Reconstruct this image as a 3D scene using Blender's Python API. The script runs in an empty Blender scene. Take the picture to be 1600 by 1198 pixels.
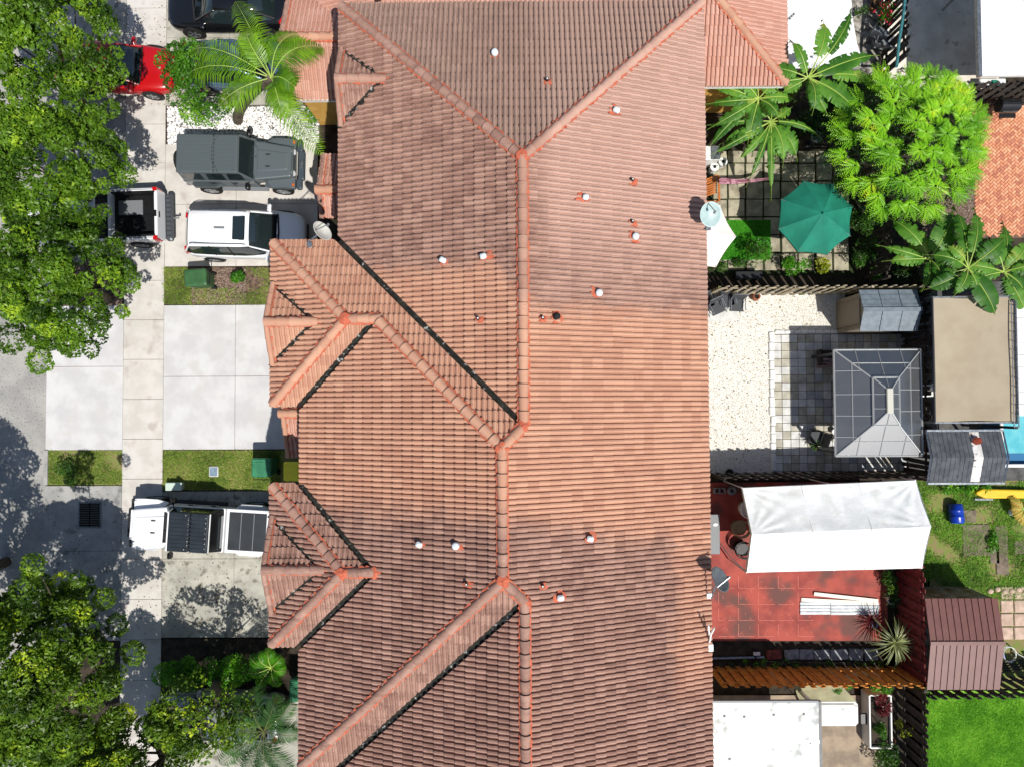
import bpy, bmesh, math, random
import numpy as np
from mathutils import Matrix, Vector
random.seed(7); np.random.seed(7)
S = bpy.context.scene
COL = S.collection
# ---------------------------------------------------------------- camera (a drone 26 m up, almost straight down)
CAM_H = 26.0; FPX = 1066.0
CAM_ROT = (Matrix.Rotation(-0.0050, 3, 'Z') @ Matrix.Rotation(0.0077, 3, 'Y') @ Matrix.Rotation(0.0263, 3, 'X'))
cam_d = bpy.data.cameras.new('camera'); cam = bpy.data.objects.new('camera', cam_d); COL.objects.link(cam)
cam.matrix_world = Matrix.Translation((0, 0, CAM_H)) @ CAM_ROT.to_4x4()
cam_d.sensor_fit = 'HORIZONTAL'; cam_d.sensor_width = 36.0; cam_d.lens = 36.0 * FPX / 1600.0
cam_d.clip_start = 0.1; cam_d.clip_end = 2000.0
S.camera = cam
# ---------------------------------------------------------------- sky, sun, exposure
SUN_TO = Vector((0.35, -0.51, 1.0)).normalized()
w = bpy.data.worlds.new('World'); S.world = w; w.use_nodes = True
nt = w.node_tree; nt.nodes.clear()
sky = nt.nodes.new('ShaderNodeTexSky'); sky.sky_type = 'NISHITA'; sky.sun_disc = False
sky.sun_elevation = math.asin(SUN_TO.z); sky.sun_rotation = math.atan2(SUN_TO.x, SUN_TO.y)
bg = nt.nodes.new('ShaderNodeBackground'); bg.inputs[1].default_value = 0.085
wo = nt.nodes.new('ShaderNodeOutputWorld')
nt.links.new(sky.outputs[0], bg.inputs[0]); nt.links.new(bg.outputs[0], wo.inputs[0])
sl = bpy.data.lights.new('sun', 'SUN'); sl.energy = 4.6; sl.angle = math.radians(0.5); sl.color = (1.0, 0.965, 0.90)
sun = bpy.data.objects.new('sun', sl); COL.objects.link(sun)
sun.rotation_euler = (-SUN_TO).to_track_quat('-Z', 'Y').to_euler(); sun.location = SUN_TO * 60
S.view_settings.view_transform = 'Standard'; S.view_settings.look = 'None'
S.view_settings.exposure = 0.22; S.view_settings.gamma = 1.0; S.view_settings.use_curve_mapping = False

# ---------------------------------------------------------------- helpers
def P(px, py, h=0.0):
    """point of the place at height h that the drone sees at photo pixel (px, py)"""
    d = CAM_ROT @ Vector((px - 800, -(py - 599), -FPX))
    t = (h - CAM_H) / d.z
    return Vector((d.x * t, d.y * t, h))
def lin(r, g, b, k=0.72):
    f = lambda v: ((v / 255 + .055) / 1.055) ** 2.4 if v > 10 else v / 255 / 12.92
    return (f(r) * k, f(g) * k, f(b) * k, 1)
class MB:
    def __init__(s): s.v = []; s.f = []; s.m = []
    def add(s, vs, fs, mi=0):
        o = len(s.v); s.v += [tuple(v) for v in vs]; s.f += [tuple(i + o for i in f) for f in fs]; s.m += [mi] * len(fs); return s
    def quad(s, a, b, c, d, mi=0): return s.add([a, b, c, d], [(0, 1, 2, 3)], mi)
    def hexa(s, lo, hi, mi=0):
        n = len(lo); return s.add(list(lo) + list(hi), [tuple(range(n))[::-1], tuple(range(n, 2 * n))] + [(i, (i + 1) % n, n + (i + 1) % n, n + i) for i in range(n)], mi)
    def box(s, c, d, rz=0, mi=0, M=None):
        cx, cy, cz = c; x, y, z = d[0] / 2, d[1] / 2, d[2] / 2
        R = Matrix.Translation((cx, cy, cz)) @ Matrix.Rotation(rz, 4, 'Z')
        if M is not None: R = M @ R
        pts = [(-x, -y), (x, -y), (x, y), (-x, y)]
        return s.hexa([R @ Vector((a, b, -z)) for a, b in pts], [R @ Vector((a, b, z)) for a, b in pts], mi)
    def bbox(s, c, d, b=.02, rz=0, mi=0):
        """box with chamfered vertical and top edges"""
        cx, cy, cz = c; x, y, z = d[0] / 2, d[1] / 2, d[2] / 2
        R = Matrix.Translation((cx, cy, cz)) @ Matrix.Rotation(rz, 4, 'Z')
        def ring(x, y, z, b): return [R @ Vector(p) for p in [(-x + b, -y, z), (x - b, -y, z), (x, -y + b, z), (x, y - b, z), (x - b, y, z), (-x + b, y, z), (-x, y - b, z), (-x, -y + b, z)]]
        a, m, t = ring(x, y, -z, b), ring(x, y, z - b, b), ring(x - b, y - b, z, b)
        vs = a + m + t; fs = [tuple(range(8))[::-1], tuple(range(16, 24))]
        for k in (0, 8): fs += [(k + i, k + (i + 1) % 8, k + 8 + (i + 1) % 8, k + 8 + i) for i in range(8)]
        return s.add(vs, fs, mi)
    def prism(s, pts, z0, z1, mi=0): return s.hexa([(p[0], p[1], z0) for p in pts], [(p[0], p[1], z1) for p in pts], mi)
    def tube(s, pts, r, n=6, mi=0, cap=True):
        pts = [Vector(p) for p in pts]; rs = r if isinstance(r, (list, tuple)) else [r] * len(pts)
        vs = []; fs = []
        for i, p in enumerate(pts):
            d = (pts[min(i + 1, len(pts) - 1)] - pts[max(i - 1, 0)]).normalized()
            a = d.cross(Vector((0, 0, 1)))
            a = a.normalized() if a.length > 1e-3 else Vector((1, 0, 0)); b = d.cross(a).normalized()
            vs += [p + (a * math.cos(t) + b * math.sin(t)) * rs[i] for t in (2 * math.pi * k / n for k in range(n))]
        for i in range(len(pts) - 1):
            fs += [(i * n + k, i * n + (k + 1) % n, (i + 1) * n + (k + 1) % n, (i + 1) * n + k) for k in range(n)]
        if cap: fs += [tuple(range(n))[::-1], tuple(range((len(pts) - 1) * n, len(pts) * n))]
        return s.add(vs, fs, mi)
    def lathe(s, prof, c=(0, 0, 0), n=16, mi=0, M=None, sx=1, sy=1):
        R = Matrix.Translation(c) if M is None else M
        vs = []; fs = []
        for r, z in prof: vs += [R @ Vector((r * math.cos(2 * math.pi * k / n) * sx, r * math.sin(2 * math.pi * k / n) * sy, z)) for k in range(n)]
        for i in range(len(prof) - 1): fs += [(i * n + k, i * n + (k + 1) % n, (i + 1) * n + (k + 1) % n, (i + 1) * n + k) for k in range(n)]
        if prof[0][0] > 1e-4: fs.append(tuple(range(n))[::-1])
        if prof[-1][0] > 1e-4: fs.append(tuple(range((len(prof) - 1) * n, len(prof) * n)))
        return s.add(vs, fs, mi)
    def mesh(s, name, mats, smooth=False):
        me = bpy.data.meshes.new(name); me.from_pydata(s.v, [], s.f)
        for m in (mats if isinstance(mats, (list, tuple)) else [mats]): me.materials.append(m)
        if any(s.m): me.polygons.foreach_set('material_index', s.m)
        if smooth: me.polygons.foreach_set('use_smooth', [True] * len(s.f))
        me.update(); return me
WM = {}
def link(o, parent=None, world=True):
    """world=True: the mesh is in world coordinates; keep it there under its parent"""
    COL.objects.link(o)
    if parent is not None:
        o.parent = parent
        if world:
            o.matrix_parent_inverse = WM.get(parent.name, Matrix.Identity(4)).inverted() if parent.name in WM else Matrix.Identity(4)
    WM[o.name] = o.matrix_basis.copy() if parent is None else (Matrix.Identity(4) if world else WM.get(parent.name, Matrix.Identity(4)) @ o.matrix_basis)
    return o
def thing(name, label, cat, loc=(0, 0, 0), rz=0, group=None):
    o = bpy.data.objects.new(name, None); o.empty_display_size = .2
    o.matrix_basis = Matrix.Translation(loc) @ Matrix.Rotation(rz, 4, 'Z')
    link(o); return tag(o, label, cat, group)
def tag(o, label, cat, group=None):
    o['label'] = label; o['category'] = cat
    if group: o['group'] = group
    return o
def obj(name, mb, mats, parent=None, world=True, smooth=False, bevel=0, sub=0):
    me = mb.mesh(name, mats, smooth) if isinstance(mb, MB) else mb
    o = bpy.data.objects.new(name, me); link(o, parent, world)
    if bevel:
        b = o.modifiers.new('bevel', 'BEVEL'); b.width = bevel; b.segments = 2; b.limit_method = 'ANGLE'; b.angle_limit = math.radians(40)
    if sub:
        m = o.modifiers.new('subsurf', 'SUBSURF'); m.levels = sub; m.render_levels = sub
    return o
def inst(name, me, mat4, parent, world=True, color=None):
    o = bpy.data.objects.new(name, me)
    if color: o.color = color
    o.matrix_basis = mat4; return link(o, parent, world)
def struct(name, mb, mats, smooth=False):
    o = obj(name, mb, mats, None, smooth=smooth); o['kind'] = 'structure'; return o
def stuff(name, mb, mats, parent=None, label=None, cat=None, **k):
    o = obj(name, mb, mats, parent, **k); o['kind'] = 'stuff'
    if label and parent is None: tag(o, label, cat)
    return o
def copy_tree(o, mat, label=None):
    r = o.copy(); COL.objects.link(r); r.matrix_basis = mat
    if label: r['label'] = label
    def rec(src, dst):
        for ch in list(src.children):
            c = ch.copy(); COL.objects.link(c); c.parent = dst; rec(ch, c)
    rec(o, r); return r

# ---------------------------------------------------------------- materials
class NT:
    def __init__(s, m): m.use_nodes = True; s.t = m.node_tree; s.n = s.t.nodes; s.b = s.n['Principled BSDF']
    def new(s, t, **k):
        n = s.n.new(t)
        for a, v in k.items(): setattr(n, a, v)
        return n
    def L(s, a, b): s.t.links.new(a, b)
    def val(s, node, i, v):
        if hasattr(v, 'is_output'): s.L(v, node.inputs[i])
        else: node.inputs[i].default_value = v
    def math(s, op, a, b=0, c=0, clamp=False):
        n = s.new('ShaderNodeMath', operation=op, use_clamp=clamp)
        for i, v in enumerate((a, b, c)): s.val(n, i, v)
        return n.outputs[0]
    def noise(s, scale, detail=3, rough=.55, vec=None, dist=0):
        n = s.new('ShaderNodeTexNoise'); n.inputs['Scale'].default_value = scale; n.inputs['Detail'].default_value = detail
        n.inputs['Roughness'].default_value = rough; n.inputs['Distortion'].default_value = dist
        if vec is not None: s.L(vec, n.inputs['Vector'])
        return n.outputs[0]
    def ramp(s, f, a, b, va=0., vb=1., smooth=True):
        n = s.new('ShaderNodeMapRange', interpolation_type='SMOOTHSTEP' if smooth else 'LINEAR')
        for i, v in zip((0, 1, 2, 3, 4), (f, a, b, va, vb)): s.val(n, i, v)
        return n.outputs[0]
    def mix(s, f, a, b, mode='MIX'):
        n = s.new('ShaderNodeMix', data_type='RGBA', blend_type=mode)
        s.val(n, 0, f); s.val(n, 6, a); s.val(n, 7, b); return n.outputs[2]
    def pos(s): return s.new('ShaderNodeNewGeometry').outputs['Position']
    def bump(s, h, strength, dist=.02):
        n = s.new('ShaderNodeBump'); n.inputs['Strength'].default_value = strength; n.inputs['Distance'].default_value = dist
        s.L(h, n.inputs['Height']); s.L(n.outputs[0], s.b.inputs['Normal'])
MATS = {}
def M(name, c1, c2=None, scale=4, rough=.8, bump=0, bscale=40, metal=0, spec=.4, speck=None, sscale=60, samt=.62, detail=5, edge=(.35, .65), coat=0, trans=0):
    if name in MATS: return MATS[name]
    m = bpy.data.materials.new(name); MATS[name] = m; T = NT(m); b = T.b
    b.inputs['Roughness'].default_value = rough; b.inputs['Metallic'].default_value = metal; b.inputs['Specular IOR Level'].default_value = spec
    if coat: b.inputs['Coat Weight'].default_value = coat; b.inputs['Coat Roughness'].default_value = .04
    if trans: b.inputs['Transmission Weight'].default_value = trans
    c = c1
    if c2 or speck or bump: pos = T.pos()
    if c2: c = T.mix(T.ramp(T.noise(scale, detail, .6, pos), edge[0], edge[1]), c1, c2)
    if speck: c = T.mix(T.ramp(T.noise(sscale, 2, .5, pos), samt - .06, samt + .12), c, speck)
    if hasattr(c, 'is_output'): T.L(c, b.inputs['Base Color'])
    else: b.inputs['Base Color'].default_value = c
    if bump: T.bump(T.noise(bscale, 4, .6, pos), bump)
    return m
def leafmat(name, dark, light, hot=None, rough=.45, tr=.35):
    if name in MATS: return MATS[name]
    m = bpy.data.materials.new(name); MATS[name] = m; T = NT(m); b = T.b
    at = T.new('ShaderNodeAttribute', attribute_name='rnd').outputs['Fac']
    pos = T.pos()
    n = T.math('ADD', T.math('MULTIPLY', at, .55), T.math('MULTIPLY', T.ramp(T.noise(.9, 3, .6, pos), .3, .7), .45))
    c = T.mix(T.ramp(n, .15, .8), dark, light)
    if hot: c = T.mix(T.ramp(n, .72, .95), c, hot)
    T.L(c, b.inputs['Base Color']); b.inputs['Roughness'].default_value = rough; b.inputs['Specular IOR Level'].default_value = .35
    tl = T.new('ShaderNodeBsdfTranslucent'); T.L(T.mix(1.0, c, (1.25, 1.2, .45, 1), 'MULTIPLY'), tl.inputs[0])
    mx = T.new('ShaderNodeMixShader'); mx.inputs[0].default_value = tr
    T.L(b.outputs[0], mx.inputs[1]); T.L(tl.outputs[0], mx.inputs[2])
    T.L(mx.outputs[0], T.n['Material Output'].inputs[0]); return m
def tile_material(name, lower=False):
    m = bpy.data.materials.new(name); MATS[name] = m; T = NT(m); b = T.b
    at = T.new('ShaderNodeAttribute', attribute_name='tile'); oi = T.new('ShaderNodeObjectInfo')
    sa = T.new('ShaderNodeSeparateColor'); T.L(at.outputs['Color'], sa.inputs[0])
    so = T.new('ShaderNodeSeparateColor'); T.L(oi.outputs['Color'], so.inputs[0])
    rnd = T.math('ADD', sa.outputs[0], so.outputs[0]); bias = T.math('ADD', sa.outputs[1], so.outputs[1])
    pos = T.pos(); sx = T.new('ShaderNodeSeparateXYZ'); T.L(pos, sx.inputs[0]); X, Y = sx.outputs[0], sx.outputs[1]
    nz = T.noise(1.6, 5, .65, pos); nf = T.noise(14, 4, .6, pos)
    yj = T.math('ADD', Y, T.math('ADD', T.math('MULTIPLY', T.math('SUBTRACT', nz, .5), 1.1), T.math('ADD', T.math('MULTIPLY', T.math('SUBTRACT', rnd, .5), .22), T.math('MULTIPLY', T.math('SUBTRACT', nf, .5), .6))))
    if lower:
        dirty = T.ramp(nz, .45, .8, 0, .5)
    else:
        up = T.ramp(T.math('SUBTRACT', yj, T.ramp(X, -.6, .2, 3.75, 2.55)), -.35, .35)
        lo = T.ramp(T.math('SUBTRACT', T.ramp(X, -.6, 4.5, -3.05, -3.95), yj), -.55, .5)
        # cleaner orange strip near the east eave
        strip = T.math('MULTIPLY', T.ramp(T.math('ADD', X, T.math('MULTIPLY', nz, 1.6)), 5.0, 5.5), T.ramp(Y, -9.2, -7.6))
        lo = T.math('SUBTRACT', lo, T.math('MULTIPLY', strip, .75), clamp=True)
        dirty = T.math('MAXIMUM', up, lo)
        dirty = T.math('ADD', dirty, T.math('MULTIPLY', T.math('SUBTRACT', bias, .5), 2.0), clamp=True)
    clean = T.mix(T.ramp(rnd, 0, 1, smooth=False), lin(196, 146, 121, .79), lin(209, 161, 134, .81)) if not lower else T.mix(T.ramp(rnd, 0, 1, smooth=False), lin(204, 152, 132, .78), lin(214, 166, 148, .8))
    dc = T.mix(T.ramp(rnd, 0, 1, smooth=False), lin(164, 126, 111, .76), lin(188, 149, 132, .78))
    mp = T.new('ShaderNodeMapping'); T.L(pos, mp.inputs[0]); mp.inputs['Scale'].default_value = (.7, 5.5, 1)
    strk = T.noise(1.0, 5, .7, mp.outputs[0])
    grime = T.mix(T.ramp(T.noise(2.6, 4, .7, pos), .44, .74, 0, .7), dc, lin(138, 102, 92, .74))
    grime = T.mix(T.ramp(strk, .50, .72, 0, .55), grime, lin(118, 84, 74, .72))
    # upper east slope weathers paler, north slope greyer
    pale = T.math('MULTIPLY', T.ramp(X, .2, 1.2), T.ramp(Y, 1.5, 6.0))
    grime = T.mix(T.math('MULTIPLY', pale, .62), grime, lin(206, 168, 152, .84))
    clean = T.mix(T.ramp(strk, .55, .75, 0, .28), clean, lin(190, 128, 102, .78))
    c = T.mix(dirty, clean, grime)
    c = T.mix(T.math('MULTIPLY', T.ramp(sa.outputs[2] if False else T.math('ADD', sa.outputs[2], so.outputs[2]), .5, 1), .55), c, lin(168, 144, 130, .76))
    spots = T.ramp(T.noise(22, 3, .6, pos), .62, .70, 0, .45)
    c = T.mix(spots, c, lin(110, 70, 58, .6))
    lich = T.ramp(T.noise(9, 3, .6, pos), .60, .72, 0, .25)
    c = T.mix(lich, c, lin(235, 190, 170, .8))
    T.L(c, b.inputs['Base Color']); b.inputs['Roughness'].default_value = .78; b.inputs['Specular IOR Level'].default_value = .25
    T.bump(T.noise(60, 4, .6, pos), .35, .008); return m
m_tile = tile_material('clay_roof_tile'); m_tile_low = tile_material('pale_roof_tile', True)
m_mortar = M('orange_mortar', lin(222, 122, 90), lin(196, 98, 72), 14, .9, .5, 50)
m_valley = M('valley_debris', lin(58, 56, 48, .6), lin(24, 24, 20, .6), 6, .9, 1, 40, speck=lin(205, 205, 200), sscale=7, samt=.66)
m_deck = M('roof_underlay', lin(84, 54, 48, .6), lin(50, 36, 34, .6), 8, .95)
m_wall = M('cream_stucco', lin(214, 190, 150), lin(200, 172, 130), 2, .9, .4, 90)
m_yellow = M('ochre_stucco', lin(236, 186, 96), lin(222, 168, 80), 3, .9, .3, 90)
m_white = M('white_paint', lin(246, 246, 244, .85), lin(226, 226, 222, .85), 2, .5)
m_tent = M('white_canvas', lin(250, 250, 250, .86), lin(230, 232, 230, .85), 1.3, .75, .5, 9, speck=lin(226, 226, 220, .84), sscale=1.6, samt=.62)
m_gray = M('grey_paint', lin(130, 134, 138), None, 4, .5)
m_metal = M('galvanised_metal', lin(190, 196, 202), lin(150, 156, 164), 12, .35, 0, 40, .8)
m_black = M('black_plastic', lin(30, 31, 34), lin(20, 20, 22), 8, .45)
m_rubber = M('black_rubber', lin(34, 34, 35), lin(24, 24, 24), 20, .85)
m_glass = M('dark_car_glass', (.012, .02, .022, 1), None, rough=.06, spec=.9, coat=.6)
m_concrete = M('bright_concrete', lin(222, 221, 220, .78), lin(206, 204, 204, .78), 1.1, .85, .25, 120, speck=lin(212, 208, 205, .77), sscale=1.2, samt=.60)
m_walk = M('warm_sidewalk_concrete', lin(222, 217, 210, .78), lin(208, 202, 194, .78), 1.4, .88, .3, 120, speck=lin(200, 190, 182, .76), sscale=1.7, samt=.60)
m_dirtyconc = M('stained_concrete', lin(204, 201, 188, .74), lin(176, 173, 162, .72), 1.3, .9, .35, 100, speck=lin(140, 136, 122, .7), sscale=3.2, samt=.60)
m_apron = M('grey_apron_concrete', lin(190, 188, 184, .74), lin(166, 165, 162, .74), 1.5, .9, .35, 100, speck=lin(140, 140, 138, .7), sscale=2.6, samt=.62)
m_road = M('worn_asphalt', lin(190, 187, 181, .74), lin(166, 164, 160, .73), .7, .9, .5, 160, speck=lin(118, 118, 118, .7), sscale=14, samt=.62)
m_soil = M('dark_soil', lin(84, 72, 58, .6), lin(48, 42, 34, .6), 3, .95, .8, 60)
m_mulch = M('brown_mulch', lin(142, 116, 98, .7), lin(84, 68, 58, .7), 9, .95, 1, 70)
m_lawn = M('lawn_ground', lin(128, 150, 66, .74), lin(158, 140, 98, .7), 5, .95, .8, 90)
m_lawn2 = M('bright_lawn_ground', lin(104, 170, 44, .8), lin(160, 196, 74, .8), 3, .95, .8, 90)
m_gravel = M('cream_gravel', lin(246, 244, 238, .85), lin(230, 225, 214, .82), 26, .95, 1, 60, speck=lin(190, 178, 156, .76), sscale=18, samt=.63)
m_pebbed = M('pebble_bed_soil', lin(150, 144, 138, .7), lin(70, 66, 62, .7), 30, .95, 1, 60)
m_redpatio = M('red_painted_floor', lin(190, 86, 72, .72), lin(156, 66, 58, .7), 1.4, .75, .3, 60, speck=lin(120, 76, 68, .66), sscale=.9, samt=.53)
m_redlow = M('red_floor_scuffs', lin(222, 130, 116, .75), lin(206, 110, 96, .75), 9, .8)
m_brick = M('red_paver', lin(232, 164, 126, .84), lin(216, 140, 104, .82), 7, .9, .4, 60)
m_joint = M('paver_joint_sand', lin(150, 120, 100, .6), lin(110, 92, 76, .6), 9, .95)
# ================================================================ THE TOWNHOUSE
s_, Ze = 0.3987, 5.8
xW1, xW2, xWg, xE = -5.2613, -6.4001, -7.2785, 5.5944
yN, y2N, y2wS, y2S, w2N, w2S, yS = 11.9242, 4.7939, -0.0724, -10.6291, -2.4004, -7.1049, -20.0
r1 = (xW1 + xE) / 2; w1 = (xE - xW1) / 2; h1 = Ze + s_ * w1
r2 = (xW2 + xE) / 2; w2 = (xE - xW2) / 2; h2 = Ze + s_ * w2
ga = (y2N - y2wS) / 2; gm = (y2N + y2wS) / 2; gb = (w2N - w2S) / 2; gn = (w2N + w2S) / 2
a1y = yN - w1; T2y = y2N - w2; J1y = T2y + (r1 - r2); B2y = y2S + w2; J2y = B2y - (r1 - r2)
A1x = xWg + ga; K1x = xW2 + y2N - gm; A2x = xWg + gb; K2x = xW2 + gb
def clip_poly(poly, a, b, c):
    """keep a*x+b*y>=c"""
    out = []
    for i in range(len(poly)):
        p, q = poly[i], poly[(i + 1) % len(poly)]
        dp, dq = a * p[0] + b * p[1] - c, a * q[0] + b * q[1] - c
        if dp >= 0: out.append(p)
        if (dp > 0) != (dq > 0) and abs(dp - dq) > 1e-12:
            t = dp / (dp - dq); out.append(tuple(p[k] + (q[k] - p[k]) * t for k in range(3)))
    return out
def ccw(poly):
    A = sum(poly[i][0] * poly[(i + 1) % len(poly)][1] - poly[(i + 1) % len(poly)][0] * poly[i][1] for i in range(len(poly)))
    return poly if A > 0 else poly[::-1]
def halfplanes(poly):
    poly = ccw(poly); out = []
    for i in range(len(poly)):
        p, q = poly[i], poly[(i + 1) % len(poly)]
        a, b = -(q[1] - p[1]), (q[0] - p[0]); l = math.hypot(a, b)
        if l < 1e-6: continue
        a /= l; b /= l; out.append((a, b, a * p[0] + b * p[1]))
    return out
TW, EXP, TL = 0.298, 0.300, 0.345          # tile cover width, exposure in plan, tile length
def tile_template(seg=None):
    us, zs = [], []
    for k in (0, .149):
        for u, z in ((0, .0), (.019, .0), (.034, .054), (.077, .073), (.120, .054), (.135, .0)):
            us.append(u + k); zs.append(z)
    us.append(TW); zs.append(0.)
    n = len(us)
    top = [(us[i], TL, zs[i] + .004) for i in range(n)]
    bot = [(us[i], 0, zs[i] + .048) for i in range(n)]
    bas = [(us[i], 0, -.01) for i in range(n)]
    vs = top + bot + bas
    fs = [(i, n + i, n + i + 1, i + 1) for i in range(n - 1)] + [(n + i, 2 * n + i, 2 * n + i + 1, n + i + 1) for i in range(n - 1)]
    fs.append((n, 0, 0 + 0, 2 * n)) if False else None
    return vs, fs
T_V, T_F = tile_template()
class Roof:
    def __init__(s): s.whole = []; s.v = []; s.f = []; s.c = []; s.deck = MB()
    def plane(s, eave, polys, slope, z0, cuts=(), bias=.5, grey=0., u0=0.0, trim=.0, tiles=True):
        """eave=((x,y),(ux,uy)) a point of the eave and its direction, upslope is its left normal; polys in plan"""
        (ex, ey), (ux, uy) = eave; nx, ny = -uy, ux
        H = lambda x, y: z0 + slope * ((x - ex) * nx + (y - ey) * ny)
        for poly in polys:
            p = ccw(poly); s.deck.add([(x, y, H(x, y) - .03) for x, y in p], [tuple(range(len(p)))])
        if not tiles: return
        cosA = 1 / math.hypot(1, slope)
        U = Vector((ux, uy, 0)); V = Vector((nx * cosA, ny * cosA, slope * cosA)); N = U.cross(V)
        hp = [halfplanes(p) for p in polys]
        allp = [q for p in polys for q in p]
        tu = [(x - ex) * ux + (y - ey) * uy for x, y in allp]; tv = [(x - ex) * nx + (y - ey) * ny for x, y in allp]
        for j in range(int(math.floor(min(tv) / EXP)) - 1, int(math.ceil(max(tv) / EXP)) + 1):
            for i in range(int(math.floor((min(tu) - u0) / TW)) - 1, int(math.ceil((max(tu) - u0) / TW)) + 1):
                u, v = i * TW + u0, j * EXP - .04
                cx, cy = ex + ux * u + nx * v, ey + uy * u + ny * v
                corners = [(cx + ux * a + nx * b, cy + uy * a + ny * b) for a, b in ((0, 0), (TW, 0), (TW, TL * cosA), (0, TL * cosA))]
                ins = []
                for q in hp:
                    c = [min(a * x + b * y - cc for a, b, cc in q if True) for x, y in corners]
                    ins.append(c)
                cutd = [min([a * x + b * y - cc for a, b, cc in cuts] or [9]) for x, y in corners]
                # eave overhang: let lowest course hang over
                low = j == 0
                if any(min(c) >= -1e-4 for c in ins) and min(cutd) >= 0: kind = 'whole'
                else:
                    cc0 = (sum(x for x, _ in corners) / 4, sum(y for _, y in corners) / 4)
                    near = any(min(a * cc0[0] + b * cc0[1] - cc for a, b, cc in q) > -.36 for q in hp)
                    if not near: continue
                    kind = 'clip'
                rnd = random.random()
                if random.random() < .06: rnd = rnd * .3 - .12
                sink = random.uniform(-.006, .009); tw = random.gauss(0, .008)
                Mx = Matrix(((U.x, V.x, N.x, cx), (U.y, V.y, N.y, cy), (U.z, V.z, N.z, H(cx, cy) + sink), (0, 0, 0, 1))) @ Matrix.Rotation(tw, 4, 'Z')
                if kind == 'whole': s.whole.append((Mx, rnd, bias, grey))
                else:
                    wv = [tuple(Mx @ Vector(q)) for q in T_V]
                    for hi, q in enumerate(hp):
                        if max(ins[hi]) < -.30: continue
                        for f in T_F:
                            fc = [wv[k] for k in f]
                            for a, b, c in list(q) + list(cuts):
                                # the eave line itself is open: tiles hang 4 cm over
                                ee = abs(a * nx + b * ny - 1) < 1e-3 and abs(a * ex + b * ey - c) < .02
                                fc = clip_poly(fc, a, b, c - (.05 if ee else 0))
                                if len(fc) < 3: break
                            if len(fc) >= 3:
                                o = len(s.v); s.v += fc; s.f.append(tuple(range(o, o + len(fc)))); s.c.append((rnd, bias, grey, 1))
    def finish(s, roof, mat, single=300):
        s.whole.sort(key=lambda t: -t[0].translation.z - random.random() * .02)
        tm = bpy.data.meshes.new('roof_tile'); tm.from_pydata(T_V, [], T_F); tm.materials.append(mat)
        for Mx, r, b, g in s.whole[:single]:
            inst('roof_tile', tm, Mx, roof, color=(max(r, 0), b, g, 1))
        for Mx, r, b, g in s.whole[single:]:
            o = len(s.v); s.v += [tuple(Mx @ Vector(q)) for q in T_V]
            s.f += [tuple(o + k for k in f) for f in T_F]; s.c += [(max(r, 0), b, g, 1)] * len(T_F)
        me = bpy.data.meshes.new('roof_tiles'); me.from_pydata(s.v, [], s.f); me.materials.append(mat)
        at = me.attributes.new('tile', 'FLOAT_COLOR', 'FACE'); at.data.foreach_set('color', np.array(s.c, dtype=np.float32).ravel())
        o = bpy.data.objects.new('roof_tiles', me); o.color = (0, 0, 0, 1); link(o, roof); o['kind'] = 'stuff'
        return o
TH = thing('townhouse_building', 'long two storey townhouse block under orange and mauve clay tile hip roofs', 'building', (0, 0, 0))
R = Roof()
d45 = math.sqrt(.5)
INS = .08
# valley half planes (keep side) pulled back INS from the valley line
def cutline(p, q, side, ins=INS):
    a, b = -(q[1] - p[1]), (q[0] - p[0]); l = math.hypot(a, b); a /= l; b /= l
    if a * side[0] + b * side[1] < a * p[0] + b * p[1]: a, b = -a, -b
    return (a, b, a * p[0] + b * p[1] + ins)
vA = ((xW1, y2N), (r1, J1y)); vB = ((xW2, y2wS), (K1x, gm)); vC = ((xW2, w2N), (K2x, gn)); vD = ((xW2, w2S), (K2x, gn)); vE = ((xW1, y2S), (r1, J2y))
# dormers: (eave plane x, ridge y, half width, plane eave x, outer x)
DORM = []
def dormer(xe, yr, hw, over, slope=.48, bias=.5):
    zr = Ze + slope * hw
    L = (zr - Ze) / s_
    xo = xe - over
    tip = (xe + L, yr)
    DORM.append((xe, yr, hw, xo, slope, zr, tip, bias))
# block 1 west slope
dW1 = (P(597, 122, 6.5).y, 1.18)
dormer(xW1, P(560, 124, 6.4).y, 1.18, .03)
dormer(xWg, P(450, 503, 6.4).y, 1.22, .03)
dormer(xWg, P(450, 888, 6.4).y, 1.42, .03)
def dcuts(xe):
    out = []
    return out
R.plane(((xE, yN), (0, 1)), [[(xE, yN), (xE, a1y), (r1, a1y)], [(r1, a1y), (xE, a1y), (xE, J1y), (r1, J1y)], [(r1, J1y), (xE, J1y), (xE, T2y), (r2, T2y)],
        [(r2, T2y), (xE, T2y), (xE, B2y), (r2, B2y)], [(r2, B2y), (xE, B2y), (xE, J2y), (r1, J2y)], [(r1, J2y), (xE, J2y), (xE, yS + w1), (r1, yS + w1)], [(r1, yS + w1), (xE, yS + w1), (xE, yS)]], s_, Ze)
def wcuts(dlist):
    """remove main tiles below a dormer: handled by per-piece subtraction (keep outside the triangle)"""
    return dlist
def sub_tri(polys, d):
    """subtract dormer triangle (eave +-hw, tip) from convex polys"""
    xe, yr, hw, xo, sl, zr, tip, _ = d
    tri = [(xe - 1, yr - hw - 0), (xe, yr - hw), tip, (xe, yr + hw), (xe - 1, yr + hw)]
    hs = halfplanes([(xe, yr - hw), tip, (xe, yr + hw)])
    hs = [h for h in hs if abs(h[1]) > .1 and abs(h[0]) > .1]      # two slanted edges
    out = []
    for p in polys:
        p3 = [(x, y, 0) for x, y in p]
        rest = p3
        for a, b, c in hs:
            o = clip_poly(rest, -a, -b, -c)
            if len(o) >= 3: out.append([(x, y) for x, y, _ in o])
            rest = clip_poly(rest, a, b, c)
            if len(rest) < 3: break
    return out
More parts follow.
